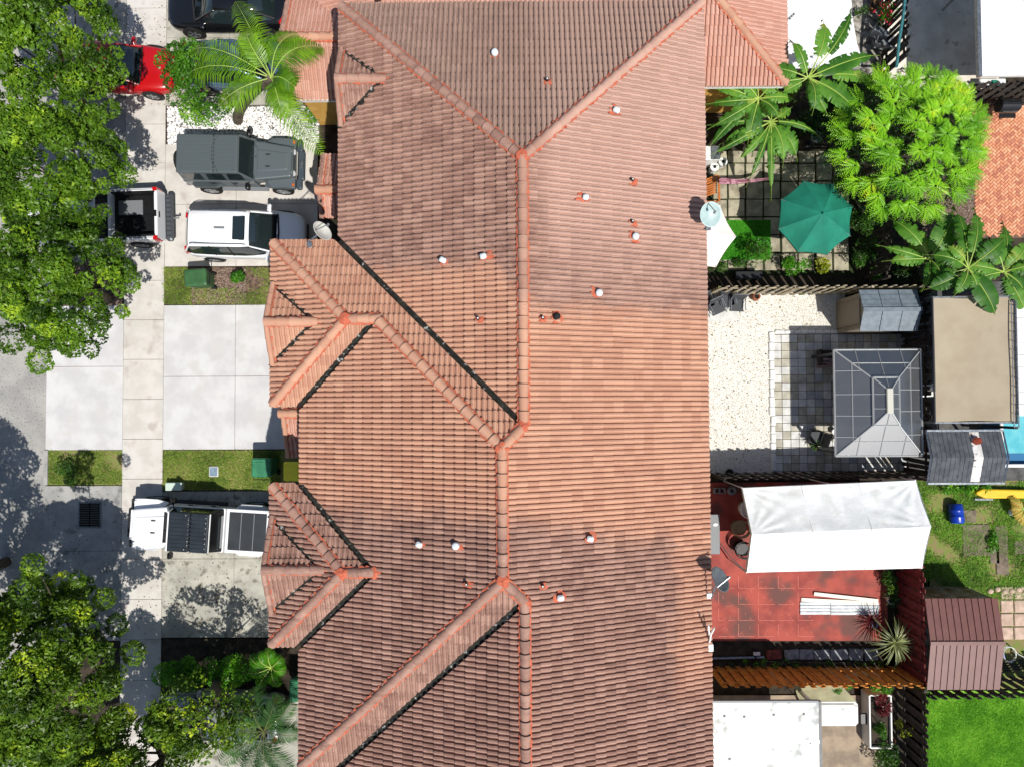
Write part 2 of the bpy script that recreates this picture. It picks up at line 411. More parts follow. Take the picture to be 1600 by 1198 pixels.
W1 = [[(xW1, yN), (r1, a1y), (xW1, a1y)], [(xW1, a1y), (r1, a1y), (r1, y2N), (xW1, y2N)], [(xW1, y2N), (r1, y2N), (r1, J1y)]]
R.plane(((xW1, yN), (0, -1)), sub_tri(W1, DORM[0]), s_, Ze, [cutline(*vA, (r1, y2N))])
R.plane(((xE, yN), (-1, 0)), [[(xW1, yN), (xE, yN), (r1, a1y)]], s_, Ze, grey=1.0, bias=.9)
R.plane(((xE, y2N), (-1, 0)), [[(xWg, y2N), (xW1, y2N), (xW1 + (y2N - gm), gm), (A1x, gm)], [(K1x, gm), (xW1 + y2N - gm, gm), (r1, J1y), (r2, T2y)]], s_, Ze, [cutline(*vA, (xWg, y2N - 3))], bias=.0)
R.plane(((xWg, y2N), (0, -1)), sub_tri([[(xWg, y2N), (A1x, gm), (xWg, y2wS)]], DORM[1]), s_, Ze, bias=.0)
R.plane(((xWg, y2wS), (1, 0)), [[(xWg, y2wS), (A1x, gm), (K1x, gm), (xW2, y2wS)]], s_, Ze, [cutline(*vB, (xWg, gm))], bias=.0)
W2 = [[(xW2, y2wS), (K1x, gm), (K1x, y2wS)], [(K1x, gm), (r2, T2y), (K1x, T2y)], [(xW2, y2wS), (K1x, y2wS), (K1x, T2y), (xW2, T2y)], [(xW2, T2y), (r2, T2y), (r2, w2N), (xW2, w2N)],
      [(xW2, w2N), (r2, w2N), (r2, B2y), (xW2 + gn - y2S, gn), (K2x, gn)], [(K2x, gn), (xW2 + gn - y2S, gn), (xW2 + w2S - y2S, w2S), (xW2, w2S)], [(xW2, w2S), (xW2 + w2S - y2S, w2S), (xW2, y2S)]]
# valley insets only near their own valley: split the west slope of block 2 in three planes sharing one grid
EV = ((xW2, y2N), (0, -1))
R.plane(EV, W2[:4], s_, Ze, [cutline(*vB, (0, -2))])
R.plane(EV, [W2[4]], s_, Ze, [cutline(*vC, (0, -2))])
R.plane(EV, W2[5:], s_, Ze, [cutline(*vD, (0, -8))])
R.plane(((xE, w2N), (-1, 0)), [[(xWg, w2N), (A2x, gn), (K2x, gn), (xW2, w2N)]], s_, Ze, [cutline(*vC, (xWg, gn))], bias=.85)
R.plane(((xWg, w2N), (0, -1)), sub_tri([[(xWg, w2N), (A2x, gn), (xWg, w2S)]], DORM[2]), s_, Ze, bias=.85)
R.plane(((xWg, w2S), (1, 0)), [[(xWg, w2S), (A2x, gn), (K2x, gn), (xW2, w2S)]], s_, Ze, [cutline(*vD, (xWg, gn))], bias=.8)
R.plane(((xW2, y2S), (1, 0)), [[(xW2, y2S), (r2, B2y), (r1, J2y), (xW1, y2S)]], s_, Ze, [cutline(*vE, (xW2, y2S + 1))])
R.plane(((xW1, y2N), (0, -1)), [[(xW1, y2S), (r1, y2S), (r1, J2y)], [(xW1, y2S), (r1, y2S), (r1, yS + w1), (xW1, yS + w1)], [(xW1, yS + w1), (r1, yS + w1), (xW1, yS)]], s_, Ze, [cutline(*vE, (r1, y2S))])
R.plane(((xW1, yS), (1, 0)), [[(xW1, yS), (r1, yS + w1), (xE, yS)]], s_, Ze)
for (xe, yr, hw, xo, sl, zr, tip, bias) in DORM:
    b = .5 if yr > 6 else (.0 if yr > 0 else .9)
    R.plane(((xe, yr + hw), (-1, 0)), [[(xo, yr + hw), (xe, yr + hw), tip, (xo, yr)]], sl, Ze + .03, [cutline((xe, yr + hw), tip, (xe - .2, yr), .05)], bias=b)
    R.plane(((xo, yr - hw), (1, 0)), [[(xo, yr - hw), (xe, yr - hw), tip, (xo, yr)]], sl, Ze + .03, [cutline((xe, yr - hw), tip, (xe - .2, yr), .05)], bias=b)
roof = obj('roof', R.deck, m_deck, TH)
tiles_o = R.finish(roof, m_tile)
# ---- ridge and hip caps: one barrel tile after another
def barrel(r0, r1_, L, n=7):
    mb = MB(); vs = []
    for x, r, z in ((0, r0, 0), (L, r1_, -.022), (0, r0 - .025, -.004), (0, r0, 0)):
        vs += [(x, -r * math.cos(math.pi * k / n), r * math.sin(math.pi * k / n) * .95 + z) for k in range(n + 1)]
    m = n + 1
    fs = [(i, i + 1, m + i + 1, m + i) for i in range(n)] + [(2 * m + i, 2 * m + i + 1, 3 * m + i + 1, 3 * m + i) for i in range(n)]
    return mb.add(vs, [f[::-1] for f in fs])
cap_me = barrel(.152, .118, .40).mesh('ridge_tile', m_tile, True)
mort = MB()
def cap_line(p, q, step=.352, bias=.5, parent=None, lift=.045, target=None, bed=True, slope_side=s_, w=.160, me=None):
    """caps from the low end p to the high end q"""
    p, q = Vector(p), Vector(q); d = (q - p); L = d.length; d.normalize()
    n = max(1, int(round(L / step))); st = L / n
    side = Vector((0, 0, 1)).cross(d).normalized(); up = d.cross(side).normalized()
    for i in range(n):
        c = p + d * (st * i - .02) + Vector((0, 0, lift))
        tw = random.uniform(-.015, .015)
        Mx = Matrix(((d.x, side.x, up.x, c.x), (d.y, side.y, up.y, c.y), (d.z, side.z, up.z, c.z), (0, 0, 0, 1))) @ Matrix.Rotation(tw, 4, 'Z') @ Matrix.Diagonal((st / .352, 1, 1, 1))
        inst('ridge_tile', me or cap_me, Mx, parent or roof, color=(random.random(), bias, 0, 1))
    if bed:
        horiz = abs(d.z) < .01
        drop = slope_side if horiz else slope_side * d45
        m = int(L / .05); out = {1: [], -1: []}
        for i in range(m + 1):
            c = p + d * (L * i / m)
            for sg in (1, -1):
                ww = w + random.uniform(-.014, .03) + .012 * math.sin(i * 2.1)
                zz = -drop * ww + .112
                out[sg].append(c + side * ww * sg + Vector((0, 0, zz)))
        cc = [p + d * (L * i / m) + Vector((0, 0, .115)) for i in range(m + 1)]
        for sg in (1, -1):
            e = [v - Vector((0, 0, .05)) for v in out[sg]]
            for i in range(m):
                a = [cc[i], cc[i + 1], out[sg][i + 1], out[sg][i]]; b2 = [out[sg][i], out[sg][i + 1], e[i + 1], e[i]]
                if sg < 0: a = a; b2 = b2
                mort.add(a, [(0, 1, 2, 3) if sg > 0 else (3, 2, 1, 0)]); mort.add(b2, [(0, 1, 2, 3) if sg > 0 else (3, 2, 1, 0)])
def Z(x, y, z): return (x, y, z)
cl, dt = .0, 1.0
cap_line((xW1 + .05, yN - .05, Ze + .02), (r1, a1y, h1), bias=.62)
cap_line((xE - .05, yN - .05, Ze + .02), (r1, a1y, h1), bias=.42)
cap_line((r1, a1y, h1), (r1, J1y, h1), bias=.36)
cap_line((r2, T2y, h2), (r1, J1y, h1), bias=.0)
cap_line((r2, T2y, h2), (r2, B2y, h2))
cap_line((r1, J2y, h1), (r2, B2y, h2), bias=.6)
cap_line((r1, J2y, h1), (r1, yS + w1, h1), bias=.6)
cap_line((xW2 + .05, y2S + .05, Ze + .02), (r2, B2y, h2), bias=.62)
cap_line((K1x + .1, gm - .1, Ze + s_ * ga + .07), (r2, T2y, h2), bias=0)
cap_line((K1x + .12, gm, Ze + s_ * ga), (A1x, gm, Ze + s_ * ga), bias=0)
cap_line((xWg + .05, y2N - .05, Ze + .02), (A1x, gm, Ze + s_ * ga), bias=0)
cap_line((xWg + .05, y2wS + .05, Ze + .02), (A1x, gm, Ze + s_ * ga), bias=0)
cap_line((xWg + .05, w2N - .05, Ze + .02), (A2x, gn, Ze + s_ * gb), bias=.8)
cap_line((xWg + .05, w2S + .05, Ze + .02), (A2x, gn, Ze + s_ * gb), bias=.8)
cap_line((K2x, gn, Ze + s_ * gb), (A2x, gn, Ze + s_ * gb), bias=.8)
cap_line((xW1, yS, Ze), (r1, yS + w1, h1)); cap_line((xE, yS, Ze), (r1, yS + w1, h1))
rake_me = barrel(.085, .075, .40, 5).mesh('rake_tile', m_tile, True)
for (xe, yr, hw, xo, sl, zr, tip, bias) in DORM:
    b = .4 if yr > 6 else (.0 if yr > 0 else .55)
    cap_line((xo + .07, yr, zr + .04), (tip[0] + .06, tip[1], zr + .04), step=.36, bias=b, slope_side=sl, w=.14)
    for sg in (1, -1):
        a = Vector((xo + .07, yr + sg * (hw - .02), Ze + .09)); q = Vector((xo + .07, yr + sg * .1, zr + .05)); cap_line(a, q, bias=b, bed=False, me=rake_me, lift=.01)
        mort.add([a + Vector((.10, 0, .035)), q + Vector((.10, 0, .03)), q + Vector((.155, 0, .03)), a + Vector((.155, 0, .035))], [(0, 1, 2, 3) if sg < 0 else (3, 2, 1, 0)])
def lump(x, y, z, r, n=11):
    vs = [(x, y, z + .06)]; 
    for k in range(n):
        a = 2 * math.pi * k / n; q = r * random.uniform(.65, 1.25); vs.append((x + q * math.cos(a), y + q * math.sin(a), z + random.uniform(-.01, .02)))
    for k in range(n): vs.append((vs[k + 1][0] * 1.0, vs[k + 1][1], z - .12))
    mort.add(vs, [(0, 1 + k, 1 + (k + 1) % n) for k in range(n)] + [(1 + k, n + 1 + k, n + 1 + (k + 1) % n, 1 + (k + 1) % n) for k in range(n)])
for x, y, z in ((r1, a1y, h1), (r1, J1y, h1), (r2, T2y, h2), (r2, B2y, h2), (r1, J2y, h1), (A1x, gm, Ze + s_ * ga), (A2x, gn, Ze + s_ * gb), (K2x + .05, gn, Ze + s_ * gb)):
    lump(x, y, z + .13, .17)
for d in DORM: lump(d[6][0] + .12, d[6][1], d[5] + .06, .15)
# ---- roof vents and pipes with mortar patches
def roofz(x, y):
    W = lambda xe, yr, hw: 0
    c = [min(s_ * (xE - x), s_ * (x - xW1), s_ * (yN - y), s_ * (y - yS)), min(s_ * (xE - x), s_ * (x - xW2), s_ * (y2N - y), s_ * (y - y2S)),
         min(s_ * (x - xWg), s_ * (y2N - y), s_ * (y - y2wS), s_ * (xW2 + 3.3 - x)), min(s_ * (x - xWg), s_ * (w2N - y), s_ * (y - w2S), s_ * (xW2 + 3.3 - x))]
    return Ze + max(c)
def on_roof(px, py, up=.05):
    z = 7.2
    for _ in range(8): q = P(px, py, z); z = roofz(q.x, q.y) + up
    return P(px, py, z)
def patch(x, y, w, h, rot=0, n=12):
    """irregular mortar patch that follows the slope"""
    vs = []; base = []
    for k in range(n):
        a = 2 * math.pi * k / n; ca, sa = math.cos(a), math.sin(a)
        m = 1 / max(abs(ca), abs(sa)) * random.uniform(.72, 1.05)
        px_, py_ = x + w / 2 * m * ca * .95, y + h / 2 * m * sa * .95
        vs.append((px_, py_, roofz(px_, py_) + .10)); base.append((px_, py_, roofz(px_, py_) - .02))
    mort.add(vs + base + [(x, y, roofz(x, y) + .125)], [(k, (k + 1) % n, 2 * n) for k in range(n)] + [(k, n + k, n + (k + 1) % n, (k + 1) % n) for k in range(n)])
for i, (px, py, ex) in enumerate([(773, 83, (.26, .26, 0, -.02)), (963, 173, (.42, .22, -.05, 0)), (915, 309, (.45, .22, -.08, -.02)), (993, 370, (.34, .3, 0, -.04)), (692, 407, (.3, .26, .02, -.03)), (755, 401, (.42, .24, .1, 0)),
                      (936, 458, (.5, .2, -.06, -.02)), (870, 495, (.38, .34, .02, -.02)), (655, 850, (.26, .22, .05, -.02)), (712, 852, (.3, .22, .08, -.03)), (922, 841, (.4, .26, .04, 0)), (876, 933, (.38, .3, -.03, 0))]):
    q = on_roof(px, py, .16); patch(q.x + ex[2], q.y + ex[3], ex[0], ex[1])
    if ex[0] > .3: patch(q.x + ex[2] + random.uniform(-.12, .12), q.y + ex[3] + .12, .16, .2)
    mb = MB(); z0 = roofz(q.x, q.y)
    mb.lathe([(.075, -.05), (.075, .14), (.06, .15)], (q.x, q.y, z0), 10, 1)
    if i % 3: mb.bbox((q.x, q.y, z0 + .21), (random.uniform(.16, .20), .15, .10), .035, random.uniform(-.5, .5), 0)
    else: mb.lathe([(.10, .15), (.105, .20), (.085, .25), (.03, .275), (0, .28)], (q.x, q.y, z0), 12, 0)
    o = obj('roof_vent', mb, [M('vent_cap_white', lin(226, 236, 240, .84), None, rough=.4) if px not in (870,) else m_black, m_black], roof)
for px, py in ((855, 126), (988, 282), (988, 347), (747, 498), (848, 497), (729, 911), (848, 914)):
    q = on_roof(px, py, .12); patch(q.x + .04, q.y - .03, .3, .2)
    mb = MB(); z0 = roofz(q.x, q.y)
    mb.lathe([(.07, .0), (.05, .05), (.042, .05), (.042, .24), (.028, .24), (.028, .1), (0.0, .1)], (q.x, q.y, z0), 10, 0); mb.lathe([(.022, .08), (.022, .243), (0, .243)], (q.x, q.y, z0), 8, 1)
    obj('vent_pipe', mb, [m_black, m_white], roof)
# small random mortar dabs on the slopes
for _ in range(16):
    x, y = random.uniform(-4.5, 5), random.uniform(-9, 10)
obj('mortar_bed', mort, m_mortar, roof)
# ---- valleys: dark debris-filled strips
vb = MB()
def valley(p, q, z0, z1, w=.085, dirt=40):
    p, q = Vector((p[0], p[1], z0)), Vector((q[0], q[1], z1)); d = q - p; L = d.length; side = Vector((0, 0, 1)).cross(d).normalized(); n = int(L / .08)
    l, r, c = [], [], []
    for i in range(n + 1):
        m = p + (q - p) * (i / n)
        wl, wr = w + random.uniform(-.02, .022), w + random.uniform(-.02, .022)
        c.append(m + Vector((0, 0, .012 + random.uniform(0, .02)))); l.append(m + side * wl + Vector((0, 0, .02 + wl * s_ * .7))); r.append(m - side * wr + Vector((0, 0, .02 + wr * s_ * .7)))
    for i in range(n): vb.add([c[i], c[i + 1], l[i + 1], l[i]], [(0, 1, 2, 3)]); vb.add([c[i], r[i], r[i + 1], c[i + 1]], [(0, 1, 2, 3)])
valley(vA[0], vA[1], Ze, h1, .08); valley(vB[0], vB[1], Ze, Ze + s_ * ga); valley(vC[0], vC[1], Ze, Ze + s_ * gb); valley(vD[0], vD[1], Ze, Ze + s_ * gb); valley(vE[0], vE[1], Ze, h1, .08)
for (xe, yr, hw, xo, sl, zr, tip, bias) in DORM:
    for sg in (1, -1): valley((xe - .05, yr + sg * (hw + .03)), (tip[0] - .1, tip[1] + sg * .06), Ze + .05, zr + .03, .07)
obj('valley_gutter', vb, m_valley, roof)
# ---- fascia, soffits, walls, openings
fa = MB()
out_line = [(xW1, yN), (xE, yN), (xE, yS), (xW1, yS), (xW1, y2S), (xW2, y2S), (xW2, w2S), (xWg, w2S), (xWg, w2N), (xW2, w2N), (xW2, y2wS), (xWg, y2wS), (xWg, y2N), (xW1, y2N)]
def offset_poly(poly, d):
    poly = ccw(poly); n = len(poly); out = []
    for i in range(n):
        a, b, c = Vector(poly[i - 1]), Vector(poly[i]), Vector(poly[(i + 1) % n])
        e1 = (b - a).normalized(); e2 = (c - b).normalized(); n1 = Vector((-e1.y, e1.x)); n2 = Vector((-e2.y, e2.x))
        out.append(tuple(b + n1 * d + n2 * d))
    return out
ol = ccw(out_line); inn = offset_poly(ol, .05); wal = offset_poly(ol, .42)
n = len(ol)
for i in range(n):
    a, b, c, d = inn[i], inn[(i + 1) % n], wal[(i + 1) % n], wal[i]
    fa.quad((*a, Ze - .2), (*b, Ze - .2), (*b, Ze - .035), (*a, Ze - .035)); fa.quad((*a, Ze - .2), (*d, Ze - .2), (*c, Ze - .2), (*b, Ze - .2))
obj('fascia', fa, m_white, TH)
for (xe, yr, hw, xo, sl, zr, tip, bias) in DORM:
    g = MB(); g.hexa([(xe - .04, yr - hw + .08, Ze - .3), (xe + .3, yr - hw + .08, Ze - .3), (xe + .3, yr + hw - .08, Ze - .3), (xe - .04, yr + hw - .08, Ze - .3)], [(xe - .04, yr - hw + .08, Ze), (xe + .3, yr - hw + .08, Ze), (xe + .3, yr + hw - .08, Ze), (xe - .04, yr + hw - .08, Ze)])
    g.add([(xe - .04, yr - hw + .08, Ze), (xe - .04, yr + hw - .08, Ze), (xe - .04, yr, zr - .06)], [(0, 2, 1)]); obj('gable', g, m_wall, TH)
for i in range(n):
    a, b = wal[i], wal[(i + 1) % n]; wm = MB(); wm.quad((*a, 0), (*b, 0), (*b, Ze - .2), (*a, Ze - .2)); obj('wall', wm, m_wall, TH)
def opening(kind, c, wdt, hgt, nrm, mat):
    t = Vector((-nrm[1], nrm[0])); x, y, z = c
    mb = MB(); ang = math.atan2(t.y, t.x)
    mb.box((x + nrm[0] * .02, y + nrm[1] * .02, z), (wdt, .08, hgt), ang, 0)
    o = obj(kind, mb, m_white if kind != 'garage_door' else m_white, TH)
    if kind != 'garage_door':
        g = MB(); g.box((x + nrm[0] * .05, y + nrm[1] * .05, z), (wdt - .14, .05, hgt - .14), ang, 0); obj('pane', g, m_glass, o)
        g = MB(); g.box((x + nrm[0] * .085, y + nrm[1] * .085, z), (.05, .03, hgt - .14), ang, 0); obj('mullion', g, m_white, o)
    else:
        for k in range(4):
            g = MB(); g.box((x + nrm[0] * .07, y + nrm[1] * .07, z - hgt / 2 + hgt * (k + .5) / 4), (wdt - .06, .02, hgt / 4 - .04), ang, 0); obj('door_panel', g, m_white, o)
for y in (2.4, -4.75): opening('garage_door', (xWg + .42, y, 1.1), 2.6, 2.2, (-1, 0), m_white); opening('window', (xWg + .42, y, 4.2), 1.5, 1.2, (-1, 0), m_glass)
for y in (9.5, 7.2): opening('window', (xW1 + .42, y, 4.2), 1.2, 1.2, (-1, 0), m_glass)
for y in (9.4, 5.0, 1.5, -1.5, -5.5, -8.5, -12): opening('window', (xE - .42, y, 4.3), 1.3, 1.2, (1, 0), m_glass); opening('patio_door', (xE - .42, y - .4, 1.05), 1.8, 2.1, (1, 0), m_glass)
# ---- ground floor porch roofs tucked under the west eaves
def porch(name, x0, x1, yr, yn, ys, label):
    ze, sl = 2.95, .40; hw = max(yn - yr, yr - ys); zr = ze + sl * hw
    t = thing(name, label, 'porch roof', ((x0 + x1) / 2, yr, 0))
    Rr = Roof()
    Rr.plane(((x1, yr + hw), (-1, 0)), [[(x0, yn), (x1, yn), (x1, yr), (x0, yr)]], sl, ze)
    Rr.plane(((x0, yr - hw), (1, 0)), [[(x0, ys), (x1, ys), (x1, yr), (x0, yr)]], sl, ze)
    rf = obj('roof', Rr.deck, m_deck, t)
    Rr.finish(rf, m_tile_low, 300)
    global mort
    mort = MB(); cap_line((x0 - .02, yr, zr + .02), (x1, yr, zr + .02), parent=rf, bias=0)
    for sg, yy in ((1, yn), (-1, ys)):
        zz = zr - sl * abs(yy - yr)
        a, q = Vector((x0 + .08, yy, zz + .06)), Vector((x0 + .08, yr + sg * .1, zr + .03)); cap_line(a, q, parent=rf, bed=False, me=rake_me, lift=.01)
        mort.add([a + Vector((.10, 0, .035)), q + Vector((.10, 0, .03)), q + Vector((.155, 0, .03)), a + Vector((.155, 0, .035))], [(0, 1, 2, 3) if sg < 0 else (3, 2, 1, 0)])
    obj('mortar_bed', mort, m_mortar, rf)
    g = MB()
    for yy in (yn - .2, ys + .2): g.box((x0 + .35, yy, 1.45), (.22, .22, 2.9))
    obj('porch_post', g, m_wall, t)
q = P(498, 300, 3.3); porch('porch_roof', q.x, xW1 + .5, q.y, P(500, 243, 3.).y, P(500, 344, 3.).y, 'narrow tiled porch roof strip beside the grey hard-top four by four')
q = P(444, 645, 3.2); porch('porch_roof', q.x, xW2 + .5, q.y, q.y + .9, P(444, 713, 3.).y, 'narrow tiled porch roof strip above the yellow-lidded bin')
# ================================================================ one storey house at the top of the photo
LH = thing('single_storey_house', 'lower pale tiled house with ochre walls showing at the top edge behind the townhouse', 'house', (0, 14, 0))
LR = Roof(); zl = 3.0
lxE = P(1228, 80, zl).x; lyS = P(1180, 134, zl).y; lxW = P(448, 70, zl).x; lyN = lyS + 14
lxw = P(487, 5, zl).x; lw = (lxE - lxw) / 2
LS = .32; gy = P(480, 60, 3.7).y; ghw = 1.75
LR.plane(((lxw, lyS), (1, 0)), [[(xE - .6, lyS), (lxE, lyS), (xE - .6, lyS + lxE - xE + .6)], [(xW1 + .6, yN - .5), (xE - .6, yN - .5), (xE - .6, lyS + lxE - xE + .6), (lxE - lw, lyS + lw), (xW1 + .6, lyS + xW1 + .6 - lxw)]], LS, zl)
LR.plane(((lxE, lyS), (0, 1)), [[(lxE, lyS), (lxE, lyN), (lxE - lw, lyN), (lxE - lw, lyS + lw)]], LS, zl)
LR.plane(((lxw, lyN), (0, -1)), [[(lxw, lyN), (lxE - lw, lyN), (lxE - lw, lyS + lw), (xW1 + .6, lyS + xW1 + .6 - lxw), (xW1 + .6, gy + ghw - (xW1 + .6 - lxw)), (lxw, gy + ghw)]], LS, zl)
# front gable on the left, ridge running east-west
LR.plane(((xW1 + .6, gy + ghw), (-1, 0)), [[(lxW, gy + ghw), (xW1 + .6, gy + ghw), (xW1 + .6, gy), (lxW, gy)]], .42, zl)
LR.plane(((lxW, gy - ghw), (1, 0)), [[(lxW, gy - ghw), (xW1 + .6, gy - ghw), (xW1 + .6, gy), (lxW, gy)]], .42, zl)
lroof = obj('roof', LR.deck, m_deck, LH); LR.finish(lroof, m_tile_low)
mort = MB()
cap_line((lxE - .05, lyS + .05, zl + .02), (lxE - lw, lyS + lw, zl + LS * lw), parent=lroof, bias=0)
zr_ = zl + .42 * ghw; cap_line((lxW, gy, zr_ + .02), (xW1 + .6, gy, zr_ + .02), parent=lroof, bias=0)
for sg in (1, -1):
    a, q = Vector((lxW + .08, gy + sg * ghw, zl + .07)), Vector((lxW + .08, gy + sg * .1, zr_)); cap_line(a, q, parent=lroof, bed=False, me=rake_me)
    mort.add([a + Vector((.10, 0, .035)), q + Vector((.10, 0, .03)), q + Vector((.155, 0, .03)), a + Vector((.155, 0, .035))], [(0, 1, 2, 3) if sg < 0 else (3, 2, 1, 0)])
obj('mortar_bed', mort, m_mortar, lroof)
for (ax, ay, bx, by) in ((xE - .6, lyS + .35, lxE - .35, lyS + .35), (lxE - .35, lyS + .35, lxE - .35, lyN), (lxW + .3, gy - ghw + .35, xW1 + .5, gy - ghw + .35), (lxW + .3, gy + ghw - .3, lxW + .3, gy - ghw + .35)):
    lw_ = MB(); lw_.quad((ax, ay, 0), (bx, by, 0), (bx, by, zl), (ax, ay, zl)); obj('wall', lw_, m_yellow, LH)

g = MB(); g.box(((xE + lxE) / 2, lyS - .01, zl - .09), (lxE - xE + .6, .03, .16)); g.box(((lxW + xW1 + .6) / 2, gy - ghw - .01, zl - .09), (xW1 + .6 - lxW, .03, .16)); g.box((lxE + .01, (lyS + lyN) / 2, zl - .09), (.03, lyN - lyS, .16)); obj('fascia', g, m_white, LH)
# ================================================================ GROUND, STREET, DRIVEWAYS
def flat(name, pts, z, mat, world=True, thick=None):
    mb = MB(); p = ccw([tuple(q) for q in pts]); mb.add([(x, y, z) for x, y in p], [tuple(range(len(p)))])
    if thick:
        n = len(p); mb.add([(x, y, z) for x, y in p] + [(x, y, z - thick) for x, y in p], [(i, n + i, n + (i + 1) % n, (i + 1) % n) for i in range(n)])
    return struct(name, mb, mat)
def G(*pp): return [(P(x, y).x, P(x, y).y) for x, y in pp]
def rect(x0, y0, x1, y1, z=0):
    a, b, c, d = P(x0, y0, z), P(x1, y0, z), P(x1, y1, z), P(x0, y1, z); return [(a.x, a.y), (b.x, b.y), (c.x, c.y), (d.x, d.y)]
gb_ = MB(); gb_.quad((-400, -400, -.03), (400, -400, -.03), (400, 400, -.03), (-400, 400, -.03)); struct('ground', gb_, m_soil)
flat('road', [(-27.5, -200), (P(73, 599).x, -200), (P(73, 599).x, 200), (-27.5, 200)], 0.0, m_road)
XS0, XS1 = P(193, 600).x, P(256, 600).x; XK = P(73, 599).x; XD = P(447, 600).x; XH = xWg + .4
Yp = lambda py, px=300: P(px, py).y
def slabs(name, cells, z, mat, piece='slab', gap=.012, thick=.1):
    """a paved area: the joint bed is the setting object, every cast slab a part"""
    xs = [x for c in cells for x in (c[0], c[2])]; ys = [y for c in cells for y in (c[1], c[3])]
    mb = MB(); mb.box(((min(xs) + max(xs)) / 2, (min(ys) + max(ys)) / 2, z - .05), (max(xs) - min(xs), max(ys) - min(ys), .06)); base = struct(name, mb, m_joint)
    for x0, y0, x1, y1 in cells:
        m = MB(); dz = random.uniform(-.003, .003)
        m.bbox(((x0 + x1) / 2, (y0 + y1) / 2, z - thick / 2 + dz), (abs(x1 - x0) - gap, abs(y1 - y0) - gap, thick), .008); obj(piece, m, mat, base)
    return base
# sidewalk slabs, 1.5 m apart
cells = []; y = Yp(1230, 225); lim = Yp(-30, 225); st = 1.515
y0_ = Yp(500, 225); k0 = int((lim - y0_) / st) + 1
for k in range(-12, k0): cells.append((XS0, y0_ + k * st, XS1, y0_ + (k + 1) * st))
slabs('sidewalk', [c for c in cells], .045, m_walk)
# bright driveway in front of the middle garage
yt, yb = Yp(477), Yp(702); ym = Yp(588); xm = P(368, 590).x
slabs('driveway', [(XS1, yb, xm, ym), (xm, yb, xWg + .5, ym), (XS1, ym, xm, yt), (xm, ym, xWg + .5, yt), ], .046, m_concrete, 'driveway_slab')
slabs('driveway_apron', [(XK, yb, XS0, ym + .4), (XK, ym + .4, XS0, yt)], .04, m_concrete, 'apron_slab')
# shared driveway with the grey four by four and the white crossover
yu0, yu1 = Yp(417), Yp(226)
slabs('shared_driveway', [(XS1, yu0, xm, Yp(320)), (xm, yu0, P(497, 300).x, Yp(320)), (XS1, Yp(320), xm, yu1), (xm, Yp(320), P(497, 300).x, yu1)], .044, m_walk, 'driveway_slab')
slabs('upper_apron', [(XK, Yp(410), XS0, Yp(300)), (XK, Yp(300), XS0, Yp(150))], .04, m_apron, 'apron_slab')
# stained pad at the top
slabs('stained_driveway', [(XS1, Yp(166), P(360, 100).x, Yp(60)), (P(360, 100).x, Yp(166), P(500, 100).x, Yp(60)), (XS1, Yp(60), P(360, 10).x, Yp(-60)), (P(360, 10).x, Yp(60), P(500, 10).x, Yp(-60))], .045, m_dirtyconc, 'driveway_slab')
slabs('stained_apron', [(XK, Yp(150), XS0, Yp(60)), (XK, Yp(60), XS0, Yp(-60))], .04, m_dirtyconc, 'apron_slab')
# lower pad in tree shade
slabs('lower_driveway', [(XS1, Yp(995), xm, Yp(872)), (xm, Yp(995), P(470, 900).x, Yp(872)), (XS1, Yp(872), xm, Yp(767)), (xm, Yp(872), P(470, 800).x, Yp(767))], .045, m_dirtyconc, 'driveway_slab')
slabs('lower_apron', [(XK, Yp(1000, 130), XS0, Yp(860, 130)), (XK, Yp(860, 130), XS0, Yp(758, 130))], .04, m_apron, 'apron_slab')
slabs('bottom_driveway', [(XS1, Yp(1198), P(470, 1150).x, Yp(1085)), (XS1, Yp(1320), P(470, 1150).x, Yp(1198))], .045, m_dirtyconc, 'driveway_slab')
# drain grate
t = thing('storm_drain', 'black iron storm drain grate set in the shaded concrete apron', 'drain', P(141, 803))
a, b = P(125, 784), P(158, 823)
mb = MB(); cx, cy = (a.x + b.x) / 2, (a.y + b.y) / 2; W_, H_ = b.x - a.x, a.y - b.y
for sx in (-1, 1): mb.box((cx + sx * W_ / 2, cy, .045), (.05, H_ + .05, .03))
for sy in (-1, 1): mb.box((cx, cy + sy * H_ / 2, .046), (W_ - .05, .05, .03))
obj('frame', mb, m_metal, t)
mb = MB(); mb.box((cx, cy, .043), (W_ - .05, H_ - .05, .01)); obj('pit', mb, M('pit_black', (.004, .004, .004, 1), None, rough=1), t)
for i in range(11):
    for sx in (-1, 1):
        m = MB(); m.box((cx + sx * W_ * .235, cy - H_ / 2 + H_ * (i + .5) / 11, .055), (W_ * .40, .035, .02)); obj('grate_bar', m, M('old_iron', lin(120, 116, 112, .6), lin(80, 74, 70, .6), 20, .7), t)
# kerb strips
mb = MB(); 
for ya, yb2 in ((Yp(478, 75), Yp(410, 75)), (Yp(757, 75), Yp(703, 75))): mb.box((XK + .06, (ya + yb2) / 2, .03), (.14, abs(ya - yb2), .12))
struct('kerb', mb, m_apron)
